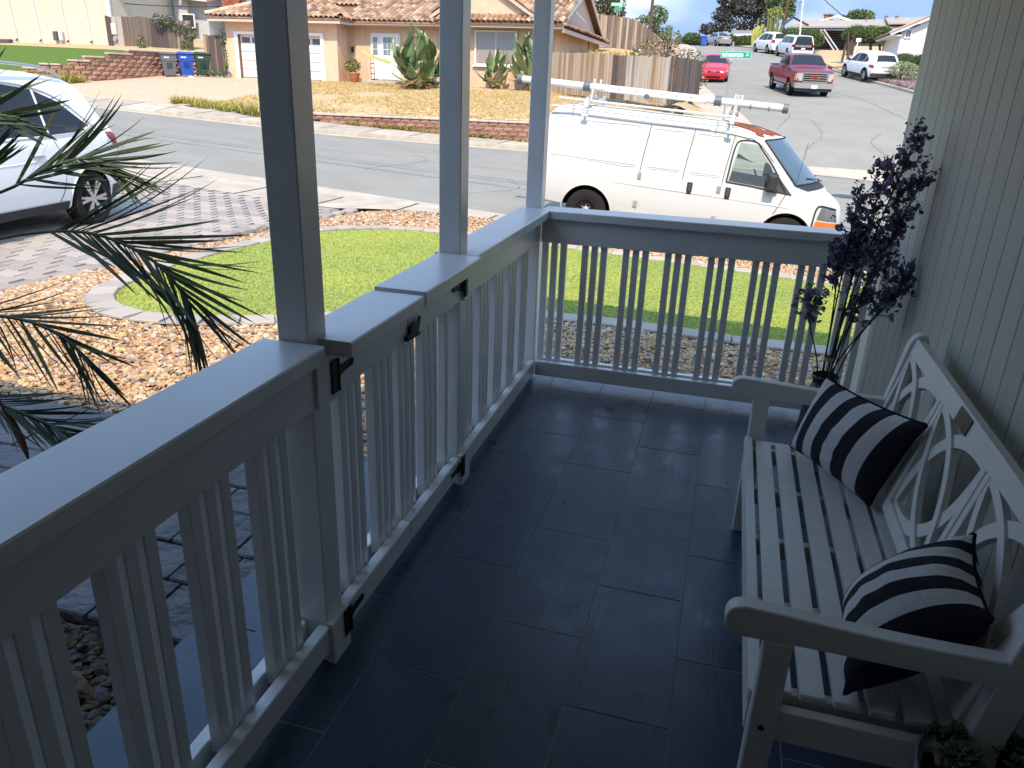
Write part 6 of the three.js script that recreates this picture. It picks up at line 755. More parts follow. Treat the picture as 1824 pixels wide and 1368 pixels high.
{ // peach house
  const h = thing('peach_house', 'peach stucco house with clay barrel tile roof and white garage door', 'house', null, [-16, 1.45, -36.2]);
  const g = new THREE.Group(); const P0 = (n, geo, m) => mesh(n, geo, m, h); h.position.set(0, 0, 0);
  P0('wall', join([boxAt(-24.2, -18.4, 1.1, 4.0, -42, -35.35), boxAt(-18.4, -8.3, 1.1, 4.0, -48, -36.25)]), peach);
  // garage front with a real opening for the door
  P0('garage_front', join([boxAt(-24.28, -23.75, 1.1, 4.0, -35.349, -35.0), boxAt(-19.15, -18.38, 1.1, 4.0, -35.349, -35.0), boxAt(-23.75, -19.15, 3.42, 4.0, -35.349, -35.0)]), peach);
  P0('garage_return', boxAt(-18.399, -18.38, 1.1, 4.0, -36.249, -35.35), peach);
  for (const [x, s] of [[-23.75, 1], [-19.15, -1]]) P0('door_casing', boxAt(x - 0.09, x + 0.09, 1.44, 3.5, -35.0, -34.96), whiteTrim); P0('door_casing', boxAt(-23.84, -19.06, 3.42, 3.54, -34.999, -34.955), whiteTrim);
  const gd = P0('garage_door', boxAt(-23.66, -19.24, 1.45, 3.415, -35.24, -35.2), S([0.66, 0.62, 0.55], { roughness: 0.6 })); const gdm = S([0.70, 0.66, 0.60], { roughness: 0.55 });
  for (let r = 0; r < 5; r++) for (let c = 0; c < 2; c++) { if (r < 4) mesh('door_panel', boxAt(-23.62 + c * 2.19, -23.62 + c * 2.19 + 2.15, 1.5 + r * 0.39, 1.85 + r * 0.39, -35.199, -35.165, 0.015), gdm, gd); }
  for (let i = 0; i < 8; i++) { mesh('door_light', boxAt(-23.55 + i * 0.54, -23.55 + i * 0.54 + 0.42, 3.06, 3.3, -35.199, -35.19), darkPane, gd); }
  // board and batten front
  for (let x = -18.15; x < -8.4; x += 0.61) if (!(x > -17.35 && x < -15.8)) P0('batten', boxAt(x - 0.03, x + 0.03, 1.6, 3.98, -36.249, -36.22), peach);
  // front door with sidelight and step
  P0('door_frame', boxAt(-17.25, -15.75, 1.62, 3.68, -36.25, -36.2), whiteTrim); const dr = P0('front_door', boxAt(-16.72, -15.82, 1.66, 3.6, -36.199, -36.16), S([0.74, 0.73, 0.68], { roughness: 0.45 })); const sl = P0('sidelight', boxAt(-17.18, -16.82, 1.66, 3.6, -36.199, -36.165), S([0.74, 0.73, 0.68], { roughness: 0.45 }));
  const dp = P([0.14, 0.19, 0.2], { roughness: 0.1, clearcoat: 1 }); for (let i = 0; i < 3; i++) for (let j = 0; j < 3; j++) { mesh('pane', boxAt(-16.58 + i * 0.215, -16.58 + i * 0.215 + 0.19, 2.72 + j * 0.27, 2.96 + j * 0.27, -36.159, -36.152), dp, dr); if (!i) mesh('pane', boxAt(-17.12, -16.88, 2.72 + j * 0.27, 2.96 + j * 0.27, -36.164, -36.157), dp, sl); } mesh('handle', rod([-15.92, 2.45, -36.12], [-15.92, 2.65, -36.12], 0.02), M.iron, dr); mesh('bolection', join([boxAt(-16.6, -15.94, 1.8, 1.83, -36.159, -36.14), boxAt(-16.6, -15.94, 2.55, 2.58, -36.159, -36.14)]), whiteTrim, dr);
  P0('step', boxAt(-17.4, -15.4, 1.35, 1.6, -36.3, -35.4, 0.02), M.concrete);
  windowAt(h, -11.95, -10.08, 2.5, 3.82, -36.22, { nx: 2, ny: 1, pane: P([0.9, 0.9, 0.9], { roughness: 0.03, transmission: 0.95, thickness: 0 }) });
  const blM = S([0.48, 0.38, 0.27], { roughness: 0.8 }); for (let y = 2.54; y < 3.8; y += 0.085) P0('blind_slat', boxAt(-11.9, -10.12, y, y + 0.07, -36.2185, -36.2125), blM); P0('window_sill', boxAt(-12.1, -9.95, 2.36, 2.43, -36.25, -36.1), whiteTrim);
  P0('wall_lamp', boxAt(-18.25, -18.15, 2.8, 3.05, -36.25, -36.12, 0.02), M.iron);
  // right-hand wall windows
  for (const [z0, z1, y0, y1] of [[-40.9, -39.9, 2.3, 3.3], [-43.6, -41.9, 2.6, 3.3]]) { const f = P0('window', boxAt(-8.3, -8.25, y0, y1, z0, z1), S([0.35, 0.35, 0.35])); mesh('pane', boxAt(-8.249, -8.243, y0 + 0.06, y1 - 0.06, z0 + 0.06, z1 - 0.06), darkPane, f); } P0('drainpipe', rod([-8.24, 1.5, -44.5], [-8.24, 3.95, -44.5], 0.05), trimPeach);
  // eaves and fascias
  const fas = (x0, x1, z, y = 3.93) => P0('fascia', boxAt(x0, x1, y, y + 0.2, z - 0.025, z + 0.025), trimPeach);
  fas(-24.85, -17.9, -34.45); P0('fascia', boxAt(-17.925, -17.875, 3.93, 4.13, -35.7, -34.48), trimPeach); fas(-17.87, -13.7, -35.7); fas(-13.7, -7.75, -35.5, 3.98); P0('fascia', boxAt(-7.8, -7.75, 3.83, 4.05, -48.3, -35.53), trimPeach);
  P0('soffit', join([boxAt(-24.85, -17.9, 3.985, 4.0, -35.4, -34.48), boxAt(-17.9, -7.8, 3.985, 4.0, -36.3, -35.53), boxAt(-8.3, -7.8, 3.985, 4.0, -48.3, -36.3)]), trimPeach);
  // roofs: garage hip
  const under = S([0.2, 0.12, 0.08], { roughness: 1 }), sl1 = 0.36; // rise per metre
  const vz = [0, sl1, -1];
  P0('roof_deck', slabFrom([[-24.9, 4.1, -34.4], [-17.85, 4.1, -34.4], [-21, 5.36, -37.9], [-21.8, 5.36, -37.9]], 0.05), under);
  P0('roof_deck', slabFrom([[-17.85, 4.1, -34.4], [-17.85, 4.1, -36.4], [-21, 5.4, -39.5], [-21, 5.36, -37.9]], 0.05), under); P0('roof_deck', slabFrom([[-24.9, 4.1, -43], [-24.9, 4.1, -34.4], [-21.8, 5.36, -37.9], [-21.8, 5.36, -43]], 0.05), under);
  tileRoof(h, [-24.9, 4.12, -34.4], [1, 0, 0], vz, (a, b) => a > b * 0.86 && a < 7.05 - b * 0.88, 7.1, 3.75);
  tileRoof(h, [-17.88, 4.12, -34.4], [0, 0, -1], [-1, sl1, 0], (a, b) => a > b * 0.94, 6, 3.2);
  ridge(h, [-17.85, 4.2, -34.4], [-21, 5.46, -37.9]); ridge(h, [-24.9, 4.2, -34.4], [-21.8, 5.46, -37.9]);
  // main roof
  P0('roof_deck', slabFrom([[-18.5, 4.08, -35.65], [-8.05, 4.08, -35.65], [-8.05, 6.3, -41.8], [-24.3, 6.3, -41.8]], 0.06), under); P0('roof_deck', slabFrom([[-8.05, 6.3, -41.8], [-24.3, 6.3, -41.8], [-24.3, 4.1, -48], [-8.05, 4.1, -48]], 0.06), under);
  tileRoof(h, [-18.6, 4.1, -35.65], [1, 0, 0], vz, (a, b) => true, 10.4, 6.5);
  tileRoof(h, [-24.2, 4.1, -35.65], [1, 0, 0], vz, (a, b) => a < 5.6 && b > 2.2 + a * 0.0, 5.7, 6.5);
  // right gable end and its rake
  P0('gable_wall', (() => { const s = new THREE.Shape(); s.moveTo(0, 0); s.lineTo(11.6, 0); s.lineTo(5.8, 2.1); s.closePath(); return flat(new THREE.ExtrudeGeometry(s, { depth: 0.1, bevelEnabled: false })).rotateY(Math.PI / 2).translate(-8.4, 3.99, -36.1); })(), trimPeach);
  ridge(h, [-7.98, 4.2, -35.65], [-7.98, 6.4, -41.8], 0.14); P0('barge_board', bar([-7.95, 4.02, -35.7], [-7.95, 6.22, -41.8], 0.05, 0.2), whiteTrim); P0('barge_board', bar([-7.95, 6.22, -41.8], [-7.95, 4.0, -48], 0.05, 0.2), trimPeach);
  ridge(h, [-24.2, 6.38, -41.8], [-8, 6.38, -41.8]);
  // skirt roof along the right wall
  P0('roof_deck', slabFrom([[-7.75, 4.06, -35.5], [-7.75, 4.06, -48.3], [-8.35, 4.3, -48.3], [-8.35, 4.3, -35.5]], 0.05), under); tileRoof(h, [-7.73, 4.07, -35.5], [0, 0, -1], [-1, 0.4, 0], (a, b) => true, 12.8, 0.6, 0.25, 0.3);
  // projecting front gable with its own little skirt of tiles
  P0('roof_deck', slabFrom([[-13.75, 4.14, -35.4], [-7.75, 4.14, -35.4], [-7.75, 4.45, -36.3], [-13.75, 4.45, -36.3]], 0.05), under); tileRoof(h, [-13.75, 4.16, -35.38], [1, 0, 0], [0, 0.36, -1], () => true, 6.0, 0.75);
  P0('front_gable', (() => { const s = new THREE.Shape(); s.moveTo(-14.0, 4.4); s.lineTo(-9.2, 4.4); s.lineTo(-11.6, 5.9); s.closePath(); return flat(new THREE.ExtrudeGeometry(s, { depth: 0.15, bevelEnabled: false })).translate(0, 0, -36.35); })(), peach);
  for (const [x0, s] of [[-9.15, 1], [-14.05, -1]]) { P0('roof_deck', slabFrom([[x0, 4.42, -36.0], [-11.6, 5.98, -36.0], [-11.6, 5.98, -40.4], [x0, 4.42, -36.6]], 0.06), under); P0('barge_board', bar([x0 + s * 0.1, 4.38, -35.98], [-11.6, 5.94, -35.98], 0.05, 0.16), trimPeach); ridge(h, [x0 + s * 0.05, 4.52, -36.05], [-11.6, 6.08, -36.05], 0.15); }
  tileRoof(h, [-9.12, 4.46, -36.1], [0, 0, -1], [-1, 0.64, 0], (a, b) => a < b * 1.6 + 0.4, 4.2, 2.9);
  P0('cable', tube([[-7.9, 4.9, -38.5], [-7.7, 4.55, -40], [-7.66, 4.2, -41]], 0.03, 14, 6), whiteTrim);
}
{ // cream house at the far left
  const h = thing('cream_house', 'cream stucco house wall with thin white downpipes above the green lawn', 'house', null);
  mesh('wall', boxAt(-62, -35.9, 2.3, 7.5, -47, -40.8), creamM, h); mesh('plinth', boxAt(-62, -35.95, 2.3, 2.72, -40.799, -40.76), S([0.6, 0.56, 0.48], { roughness: 0.95 }), h);
  for (const x of [-43.0, -41.2, -39.2, -37.5]) { const t = 0.12 * (x + 39); mesh('downpipe', rod([x, 3.1, -40.74], [x - 0.3, 7.4, -40.74], 0.035), whiteTrim, h); mesh('pipe_shoe', rod([x, 3.12, -40.74], [x + 0.03, 3.02, -40.6], 0.04), M.iron, h); }
  mesh('corner_board', boxAt(-36.1, -35.86, 2.4, 7.5, -40.82, -40.7), whiteTrim, h); mesh('corner_pipe', rod([-35.75, 2.6, -40.7], [-36.4, 7.4, -40.7], 0.06), whiteTrim, h); mesh('meter_box', boxAt(-35.8, -35.45, 3.5, 4.1, -40.7, -40.5, 0.02), S([0.5, 0.5, 0.48]), h); mesh('meter', rod([-35.6, 3.25, -40.6], [-35.6, 3.25, -40.45], 0.12, 14), S([0.4, 0.4, 0.4], { metalness: 0.5, roughness: 0.4 }), h); mesh('conduit', rod([-35.6, 2.6, -40.6], [-35.6, 3.6, -40.6], 0.04), S([0.4, 0.4, 0.4]), h);
  for (const [x, c] of [[-40.15, 0.08], [-39.75, 0.5]]) mesh('utility_box', boxAt(x, x + 0.28, 3.1, 3.6, -40.76, -40.6, 0.02), S([c, c, c * 0.95], { roughness: 0.6 }), h);
  mesh('cable', tube([[-39.9, 3.1, -40.66], [-39.95, 2.9, -40.66], [-39.8, 2.75, -40.66]], 0.02, 10, 5), S([0.3, 0.3, 0.3]), h);
  mesh('eave', boxAt(-62, -34.8, 7.5, 7.7, -47.5, -39.8), whiteTrim, h);
  const c = thing('floodlight_box', 'dark grey box lying on the lawn edge against the cream wall', 'box', null, [-43.7, 2.7, -40.4]); mesh('body', box(1.1, 0.38, 0.4, 0.05).translate(0, 0.19, 0), S([0.07, 0.07, 0.07], { roughness: 0.6 }), c); mesh('feet', join([box(0.1, 0.06, 0.4).translate(-0.4, -0.02, 0), box(0.1, 0.06, 0.4).translate(0.4, -0.02, 0)]), M.dark, c);
}
{ // grey house behind the fence
  const h = thing('grey_house', 'pale grey house with white framed windows behind the vine covered fence', 'house', null);
  mesh('wall', join([boxAt(-45, -34.6, 2.5, 7.6, -54, -46), boxAt(-34.6, -33.4, 2.5, 6.0, -54, -46.4)]), greyM, h); mesh('wing_wall', boxAt(-33.4, -28.5, 2.5, 5.3, -54, -48), greyM, h);
  windowAt(h, -39.3, -38.2, 4.2, 5.75, -45.99, { nx: 3, ny: 3 }); windowAt(h, -37.9, -37.2, 4.2, 5.75, -45.99, { nx: 3, ny: 3 }); windowAt(h, -35.0, -34.15, 4.3, 5.0, -45.99, { nx: 1, ny: 1 }); windowAt(h, -32.9, -31.7, 4.0, 5.1, -47.99, { nx: 2, ny: 1 });
  for (const x of [-36.9, -35.6]) mesh('downpipe', rod([x, 2.6, -45.9], [x, 6.1, -45.9], 0.05), S([0.16, 0.17, 0.19]), h); mesh('wall_lamp', boxAt(-36.25, -36.05, 4.75, 5.0, -46, -45.8, 0.02), S([0.05, 0.08, 0.16]), h);
  mesh('roof', join([slabFrom([[-45.5, 7.75, -45.2], [-34.2, 7.7, -45.2], [-34.2, 8.9, -50], [-45.5, 9, -50]], 0.16), slabFrom([[-34.9, 6.05, -45.6], [-32.8, 5.9, -45.6], [-30.5, 7.2, -50], [-34.9, 7.3, -50]], 0.16)]), S([0.38, 0.2, 0.15], { roughness: 0.9 }), h); mesh('fascia', bar([-35.4, 6.02, -45.55], [-32.8, 5.84, -45.55], 0.05, 0.2), whiteTrim, h); mesh('roof_wing', slabFrom([[-33.5, 5.4, -47.2], [-27.5, 5.3, -47.2], [-27.5, 6.4, -51], [-33.5, 6.5, -51]], 0.14), whiteTrim, h);
  const st = thing('brick_chimney', 'red brick chimney rising behind the peach garage roof', 'chimney', null, [-29.75, 4.6, -44]); const bm = [[0.30, 0.10, 0.06], [0.24, 0.08, 0.05], [0.36, 0.14, 0.08]].map((c) => S(c, { roughness: 0.95 })), bg = box(0.225, 0.075, 0.1);
  mesh('core', boxAt(-0.56, 0.56, 0, 1.9, -0.4, 0.43), S([0.3, 0.25, 0.22]), st); for (let r = 0; r < 20; r++) for (let i = 0; i < 5; i++) { const x = -0.47 + i * 0.235 + (r % 2) * 0.06; mesh('brick', bg, bm[Math.floor(R() * 3)], st, [x, 0.05 + r * 0.09, 0.41 + rr(0, 0.012)]); if (i < 3) mesh('brick', bg, bm[Math.floor(R() * 3)], st, [0.54 + rr(0, 0.012), 0.05 + r * 0.09, 0.3 - i * 0.235], [0, Math.PI / 2, 0]); }
}
// wheelie bins
{
  const bin = (label, col, x, z, ry) => { const b = thing('wheelie_bin', label, 'wheelie bin', 'wheelie bins beside the garage', [x, yfdrive(x, z) + 0.0, z], ry), m = S(col, { roughness: 0.55 });
    const prof2 = (w0, w1, h0, h1, d0, d1) => { const g = flat(new THREE.BoxGeometry(1, 1, 1)), p = g.attributes.position; for (let i = 0; i < p.count; i++) { const t = p.getY(i) + 0.5; p.setXYZ(i, p.getX(i) * lerp(w0, w1, t), lerp(h0, h1, t), p.getZ(i) * lerp(d0, d1, t)); } g.computeVertexNormals(); return g; };
    mesh('bin_body', join([prof2(0.5, 0.64, 0.06, 0.72, 0.5, 0.7), prof2(0.68, 0.72, 0.72, 1.02, 0.74, 0.8)]), m, b); mesh('lid', join([xf(box(0.78, 0.06, 0.86, 0.02), [0, 1.06, 0.02], [0.05, 0, 0]), xf(box(0.6, 0.04, 0.5, 0.015), [0, 1.1, 0.0], [0.05, 0, 0])]), m, b); mesh('handle_bar', join([rod([-0.3, 1.0, -0.45], [0.3, 1.0, -0.45], 0.02), boxAt(-0.33, -0.27, 0.95, 1.02, -0.46, -0.36), boxAt(0.27, 0.33, 0.95, 1.02, -0.46, -0.36)]), m, b);
    mesh('grab_slot', join([0, 1, 2].map((i) => boxAt(-0.12, 0.12, 0.4 + i * 0.09, 0.46 + i * 0.09, 0.3 + i * 0.011, 0.34 + i * 0.011, 0.008))), S(col.map((v) => v * 0.45), { roughness: 0.7 }), b); for (const s of [1, -1]) mesh('wheel', rod([s * 0.24, 0.13, -0.28], [s * 0.31, 0.13, -0.28], 0.13, 18), M.tyre, b); mesh('label_sticker', boxAt(-0.22, 0.02, 0.84, 0.9, 0.39, 0.397), S([0.6, 0.6, 0.6]), b); return b; };
  bin('grey wheelie bin, leftmost of the three by the block wall', [0.11, 0.12, 0.125], -27.2, -34.3, 0.75); bin('bright blue wheelie bin between the grey and green ones', [0.012, 0.07, 0.38], -26.55, -34.75, 0.7); bin('dark green wheelie bin, nearest the garage', [0.018, 0.055, 0.04], -25.85, -35.1, 0.7);
  const st = thing('rock', 'small pale rock on the driveway beside the green bin', 'rock', null, [-25.9, yfdrive(-25.9, -34) + 0.02, -34.2]); const g = new THREE.IcosahedronGeometry(0.16, 1); g.scale(1.3, 0.6, 1); mesh('stone', g, S([0.5, 0.42, 0.34], { roughness: 1, flatShading: true }), st);
}
// ---------- plants ----------
const leafM = (c, o = {}) => S(0xffffff, { vertexColors: true, roughness: 0.7, ...o });
// crown: leaf faces through blobs [x,y,z,rx,ry,rz]
function crownGeo(blobs, n, size, cols, o = {}) {
  const pos = [], col = [], W = blobs.map((b) => b[3] * b[4] * b[5]), T = W.reduce((a, b) => a + b), sub = o.sub ?? 0;
  for (let i = 0; i < n; i++) { let k = 0, q = R() * T; while (q > W[k] && k < W.length - 1) { q -= W[k]; k++; } const b = blobs[k]; let d; do { d = V(rr(-1, 1), rr(-1, 1), rr(-1, 1)); } while (d.lengthSq() > 1 || d.lengthSq() < (o.inner ?? 0.25) * R()); const c = V(b[0] + d.x * b[3], b[1] + d.y * b[4], b[2] + d.z * b[5]);
    const m = vnoise(c.x * (o.f ?? 1.5) + 50, c.y * (o.f ?? 1.5) + c.z * (o.f ?? 1.5) + 50, 256, 3); if (m < (o.gap ?? 0.3)) continue;
    const a = V(rr(-1, 1), rr(-0.6, 0.9), rr(-1, 1)).normalize(), e = a.clone().cross(V(rr(-1, 1), rr(-1, 1), rr(-1, 1))).normalize(), s = size * rr(0.6, 1.3), w = s * (o.asp ?? 0.45); const cc = cols[Math.floor(R() * cols.length)], kk = rr(0.75, 1.25);
    const p = [c.clone().addScaledVector(a, -s / 2), c.clone().addScaledVector(e, w / 2), c.clone().addScaledVector(a, s / 2), c.clone().addScaledVector(e, -w / 2)]; for (const j of [0, 1, 2, 0, 2, 3]) { pos.push(p[j].x, p[j].y, p[j].z); col.push(cc[0] * kk, cc[1] * kk, cc[2] * kk); } }
  const g = new THREE.BufferGeometry(); g.setAttribute('position', new THREE.Float32BufferAttribute(pos, 3)); g.setAttribute('color', new THREE.Float32BufferAttribute(col, 3)); g.computeVertexNormals(); return g;
}
const bark = S([0.13, 0.10, 0.075], { roughness: 1, bumpMap: coarseBump, bumpScale: 0.05 });
function tree(name, label, pos, trunkPts, r0, blobs, n, size, cols, o = {}) {
  const t = thing(name, label, o.cat ?? 'tree', null, pos), c = new THREE.CatmullRomCurve3(trunkPts.map((p) => V(...p))); const lim = [];
  { const N = 10, pts = c.getPoints(N); for (let i = 0; i < N; i++) lim.push(rod(pts[i].toArray(), pts[i + 1].toArray(), lerp(r0, r0 * 0.35, i / N), 8, lerp(r0, r0 * 0.35, (i + 1) / N))); }
  const top = trunkPts[trunkPts.length - 1]; for (const b of blobs) { const s = c.getPoint(rr(0.45, 0.9)); lim.push(rod(s.toArray(), [b[0], b[1] - b[4] * 0.2, b[2]], r0 * 0.28, 6, r0 * 0.08)); }
  mesh('trunk', join(lim), o.bark ?? bark, t); mesh('crown', crownGeo(blobs, n, size, cols, o), leafM(), t); return t;
}
const green = [[0.05, 0.085, 0.022], [0.065, 0.105, 0.03], [0.04, 0.07, 0.02], [0.085, 0.12, 0.035]], olive = [[0.075, 0.085, 0.03], [0.055, 0.06, 0.025], [0.10, 0.11, 0.045]], lime = [[0.13, 0.19, 0.05], [0.10, 0.16, 0.04], [0.17, 0.22, 0.07]], darkc = [[0.045, 0.042, 0.034], [0.035, 0.034, 0.026], [0.06, 0.052, 0.042], [0.03, 0.034, 0.022]];
// bird of paradise clumps: each leaf a part
const bopG = [0, 1, 2].map((k) => { const g = grid(6, 12, (u, v) => { const a = (u - 0.5) * 2, w = 0.25 * Math.pow(Math.sin(Math.PI * Math.pow(clamp(0.03 + v * 0.97), 0.72)), 0.85), tear = 1 - 0.35 * (hash(Math.floor(v * 12), a > 0 ? 1 : 2, k) > 0.7 ? Math.abs(a) * 0.6 : 0); return [a * w * tear, v, 0.10 * Math.abs(a) * (0.6 + 0.4 * k) - 0.2 * v * v * (k + 0.3)]; }); return g; });
const bopMs = [[0.11, 0.17, 0.06], [0.15, 0.22, 0.085], [0.075, 0.12, 0.045], [0.2, 0.26, 0.11]].map((c) => P(c, { roughness: 0.42, clearcoat: 0.15 })), bopY = P([0.35, 0.33, 0.05], { roughness: 0.5 }), bopDead = S([0.22, 0.13, 0.06], { roughness: 0.9 }), petM2 = S([0.16, 0.18, 0.06], { roughness: 0.6 });
function bop(label, pos, h, spread, n, yellow = 1) {
  const t = thing('bird_of_paradise', label, 'plant', 'bird of paradise plants along the peach house', pos);
  for (let i = 0; i < n; i++) { const yw = i === 5 && yellow, a = yw ? 2.9 : i * 2.399 + rr(-0.3, 0.3), f = i / n, tilt = yw ? 1.15 : lerp(0.12, 1.3, f) * rr(0.7, 1.15), hs = h * (yw ? 0.55 : lerp(0.62, 0.16, f) * rr(0.7, 1.1)), bx = Math.cos(a) * spread * 0.25 * rr(0.2, 1), bz = Math.sin(a) * spread * 0.25 * rr(0.2, 1), dx = Math.cos(a) * Math.sin(tilt * 0.6), dz = Math.sin(a) * Math.sin(tilt * 0.6), dy = Math.cos(tilt * 0.6); const e = [bx + dx * hs * spread, dy * hs, bz + dz * hs * spread]; mesh('petiole', rod([bx, 0, bz], e, 0.02, 6, 0.011), petM2, t); const m = mesh('leaf', bopG[Math.floor(R() * 3)], yw ? bopY : bopMs[Math.floor(R() * 4)], t, e); m.rotation.order = 'YXZ'; m.rotation.set(tilt * 0.9 + rr(-0.35, 0.5), Math.PI / 2 - a + rr(-1.1, 1.1), rr(-0.8, 0.8)); const s = h * lerp(0.44, 0.3, f) * rr(0.8, 1.15); m.scale.set(s * rr(0.8, 1.15), s, s); }
  for (let i = 0; i < n * 0.5; i++) { const a = R() * 6.28, m = mesh('dead_leaf', bopG[Math.floor(R() * 3)], bopDead, t, [Math.cos(a) * spread * 0.2, h * rr(0.03, 0.28), Math.sin(a) * spread * 0.2]); m.rotation.order = 'YXZ'; m.rotation.set(rr(1.5, 2.6), Math.PI / 2 - a, rr(-0.5, 0.5)); m.scale.setScalar(h * rr(0.14, 0.25)); }
}
const yl = (x, z) => ylawn(x, z);
bop('large bird of paradise clump with a yellow leaf in front of the white front door', [-13.9, yl(-13.9, -34.0), -34.0], 2.6, 1.3, 48);
bop('small bird of paradise below the blinds window', [-10.75, yl(-10.75, -35.2), -35.2], 1.75, 1.0, 20, 0);
bop('tall bird of paradise clump beside the corner of the peach house', [-8.9, yl(-8.9, -34.9), -34.9], 2.35, 1.1, 38, 0);
{ const t = thing('potted_shrub', 'scruffy yellow green shrub in a clay pot by the garage corner', 'potted plant', null, [-17.75, yl(-17.75, -35.4), -35.4]); mesh('pot', lathe([[0.001, 0], [0.17, 0], [0.25, 0.4], [0.27, 0.4], [0.27, 0.46], [0.22, 0.46], [0.001, 0.4]], 20), S([0.4, 0.17, 0.09], { roughness: 0.9 }), t); mesh('foliage', crownGeo([[-0.1, 0.75, 0, 0.4, 0.35, 0.35]], 500, 0.12, [[0.2, 0.2, 0.06], [0.13, 0.15, 0.04]], { gap: 0.2 }), leafM(), t);
  const u = thing('garden_ornament', 'dark metal garden ornament standing by the front wall', 'ornament', null, [-16.9, yl(-16.9, -35.6), -35.6]); mesh('base', rod([0, 0, 0], [0, 0.06, 0], 0.25, 16), S([0.06, 0.09, 0.07]), u); mesh('frame', join([rod([-0.08, 0, 0], [-0.08, 0.9, 0], 0.015), rod([0.08, 0, 0], [0.08, 0.9, 0], 0.015), ...[0.2, 0.45, 0.7, 0.9].map((y) => rod([-0.08, y, 0], [0.08, y, 0], 0.02)), tube([[-0.08, 0.9, 0], [-0.05, 1.1, 0], [0, 1.2, 0], [0.05, 1.1, 0], [0.08, 0.9, 0]], 0.012, 14, 6)]), M.iron, u); }
// vine on the fence by the bins
{ const v = thing('flowering_vine', 'green vine with purple blossom hanging over the dark fence', 'vine', null, [-31.5, 2.7, -40.2]); const bl = [[-0.6, 1.55, 0.15, 0.55, 0.4, 0.25], [0.15, 1.5, 0.15, 0.5, 0.35, 0.25], [0.7, 1.2, 0.2, 0.4, 0.3, 0.25], [1.5, 1.0, 0.3, 0.5, 0.45, 0.3], [1.2, 0.1, 0.4, 0.35, 0.6, 0.3], [1.75, -0.3, 0.6, 0.3, 0.6, 0.3], [-1.9, 0.35, 0.2, 0.3, 0.45, 0.2]]; mesh('stem', join([tube([[1.6, -0.9, 0.5], [1.3, 0.2, 0.3], [0.6, 1.2, 0.1], [-0.6, 1.5, 0.1]], 0.03, 20, 6), tube([[1.6, -0.9, 0.5], [1.7, 0.3, 0.4], [1.6, 1.1, 0.3]], 0.025, 14, 6)]), bark, v); mesh('foliage', crownGeo(bl, 2600, 0.13, lime.concat(green), { gap: 0.25, f: 2.5 }), leafM(), v); mesh('blossom', crownGeo(bl.slice(0, 4), 380, 0.1, [[0.28, 0.16, 0.42], [0.35, 0.22, 0.46]], { gap: 0.3, asp: 0.9, f: 2.5 }), leafM(), v);
  const w = thing('ivy', 'thin green creeper climbing the edge of the garage gate panel', 'vine', null, [-24.4, 1.5, -34.95]); mesh('stem', tube([[0, 0, 0], [0.05, 0.9, 0], [-0.05, 2.0, 0]], 0.02, 12, 5), bark, w); mesh('foliage', crownGeo([[0, 0.1, 0.05, 0.3, 0.18, 0.15], [0.02, 0.8, 0.03, 0.14, 0.6, 0.1], [-0.05, 1.7, 0.03, 0.2, 0.45, 0.12], [-0.9, 0.1, 0.1, 0.8, 0.14, 0.15]], 900, 0.09, lime.concat(green), { gap: 0.2, f: 3 }), leafM(), w); }
tree('ficus_tree', 'dark olive tree behind the roof of the peach house', [-12.7, 4.8, -76], [[0, 0, 0], [0.1, 2.5, 0]], 0.25, [[-0.6, 4.2, 0, 1.7, 1.5, 1.5], [0.7, 3.5, 0.3, 1.2, 1.3, 1.2], [-0.2, 2.6, 0.4, 1.5, 0.8, 1.2], [0, 5.4, 0, 1.5, 1.2, 1.2]], 4200, 0.34, olive, { gap: 0.25 });
tree('pepper_tree', 'pale green feathery tree beyond the upper fence', [-9.3, 5.6, -86], [[0, 0, 0], [0.3, 1.4, 0]], 0.2, [[-0.8, 2.0, 0, 1.6, 1.1, 1.2], [0.2, 3.0, 0, 1.1, 1.0, 1.0], [1.4, 1.3, 0, 1.2, 0.8, 1.0], [-1.9, 1.2, 0, 0.8, 0.6, 0.8], [2.3, 0.7, 0.3, 0.8, 0.8, 0.7]], 4200, 0.3, [[0.10, 0.15, 0.05], [0.14, 0.19, 0.07], [0.08, 0.11, 0.045]], { gap: 0.32 });
tree('pine_tree', 'large dark spreading tree at the top of the side street', [0.4, 7.2, -127], [[0, 0, 0], [-0.3, 2.2, 0], [0.3, 5, 0]], 0.5, [[-0.4, 6, 0, 3.2, 1.6, 2.2], [-4.4, 4.9, 0, 1.7, 1.2, 1.4], [-5.8, 3.0, 0, 1.9, 0.9, 1.3], [-2.6, 3.6, 0.5, 2.2, 1.1, 1.4], [1.4, 4.4, 0, 2.2, 1.4, 1.6], [-3.6, 7.2, 0, 2.0, 1.4, 1.6], [1.6, 7.2, 0, 2.4, 1.4, 1.6], [-0.8, 2.4, 0.4, 1.8, 0.8, 1.2], [-2.4, 5.6, 0.2, 1.6, 1.0, 1.4]], 9000, 0.5, darkc, { gap: 0.36, f: 0.9 });
tree('street_tree', 'mid green tree behind the cactus by the leaning utility pole', [3.6, 6.4, -118], [[0, 0, 0], [0, 3, 0]], 0.25, [[0, 7.0, 0, 2.0, 1.8, 1.6], [0.8, 5.6, 0, 1.4, 1.2, 1.2], [-0.9, 5.4, 0, 1.2, 1.2, 1.2]], 3600, 0.42, lime.concat(green), { gap: 0.26 });
tree('roof_tree', 'small round green tree top showing above the tan roof', [11.6, 5.0, -100], [[0, 0, 0], [0, 4, 0]], 0.2, [[0, 5.0, 0, 1.6, 0.7, 1.2], [-1.1, 4.7, 0, 0.9, 0.5, 0.8]], 1500, 0.36, green.concat(lime), { gap: 0.2 });
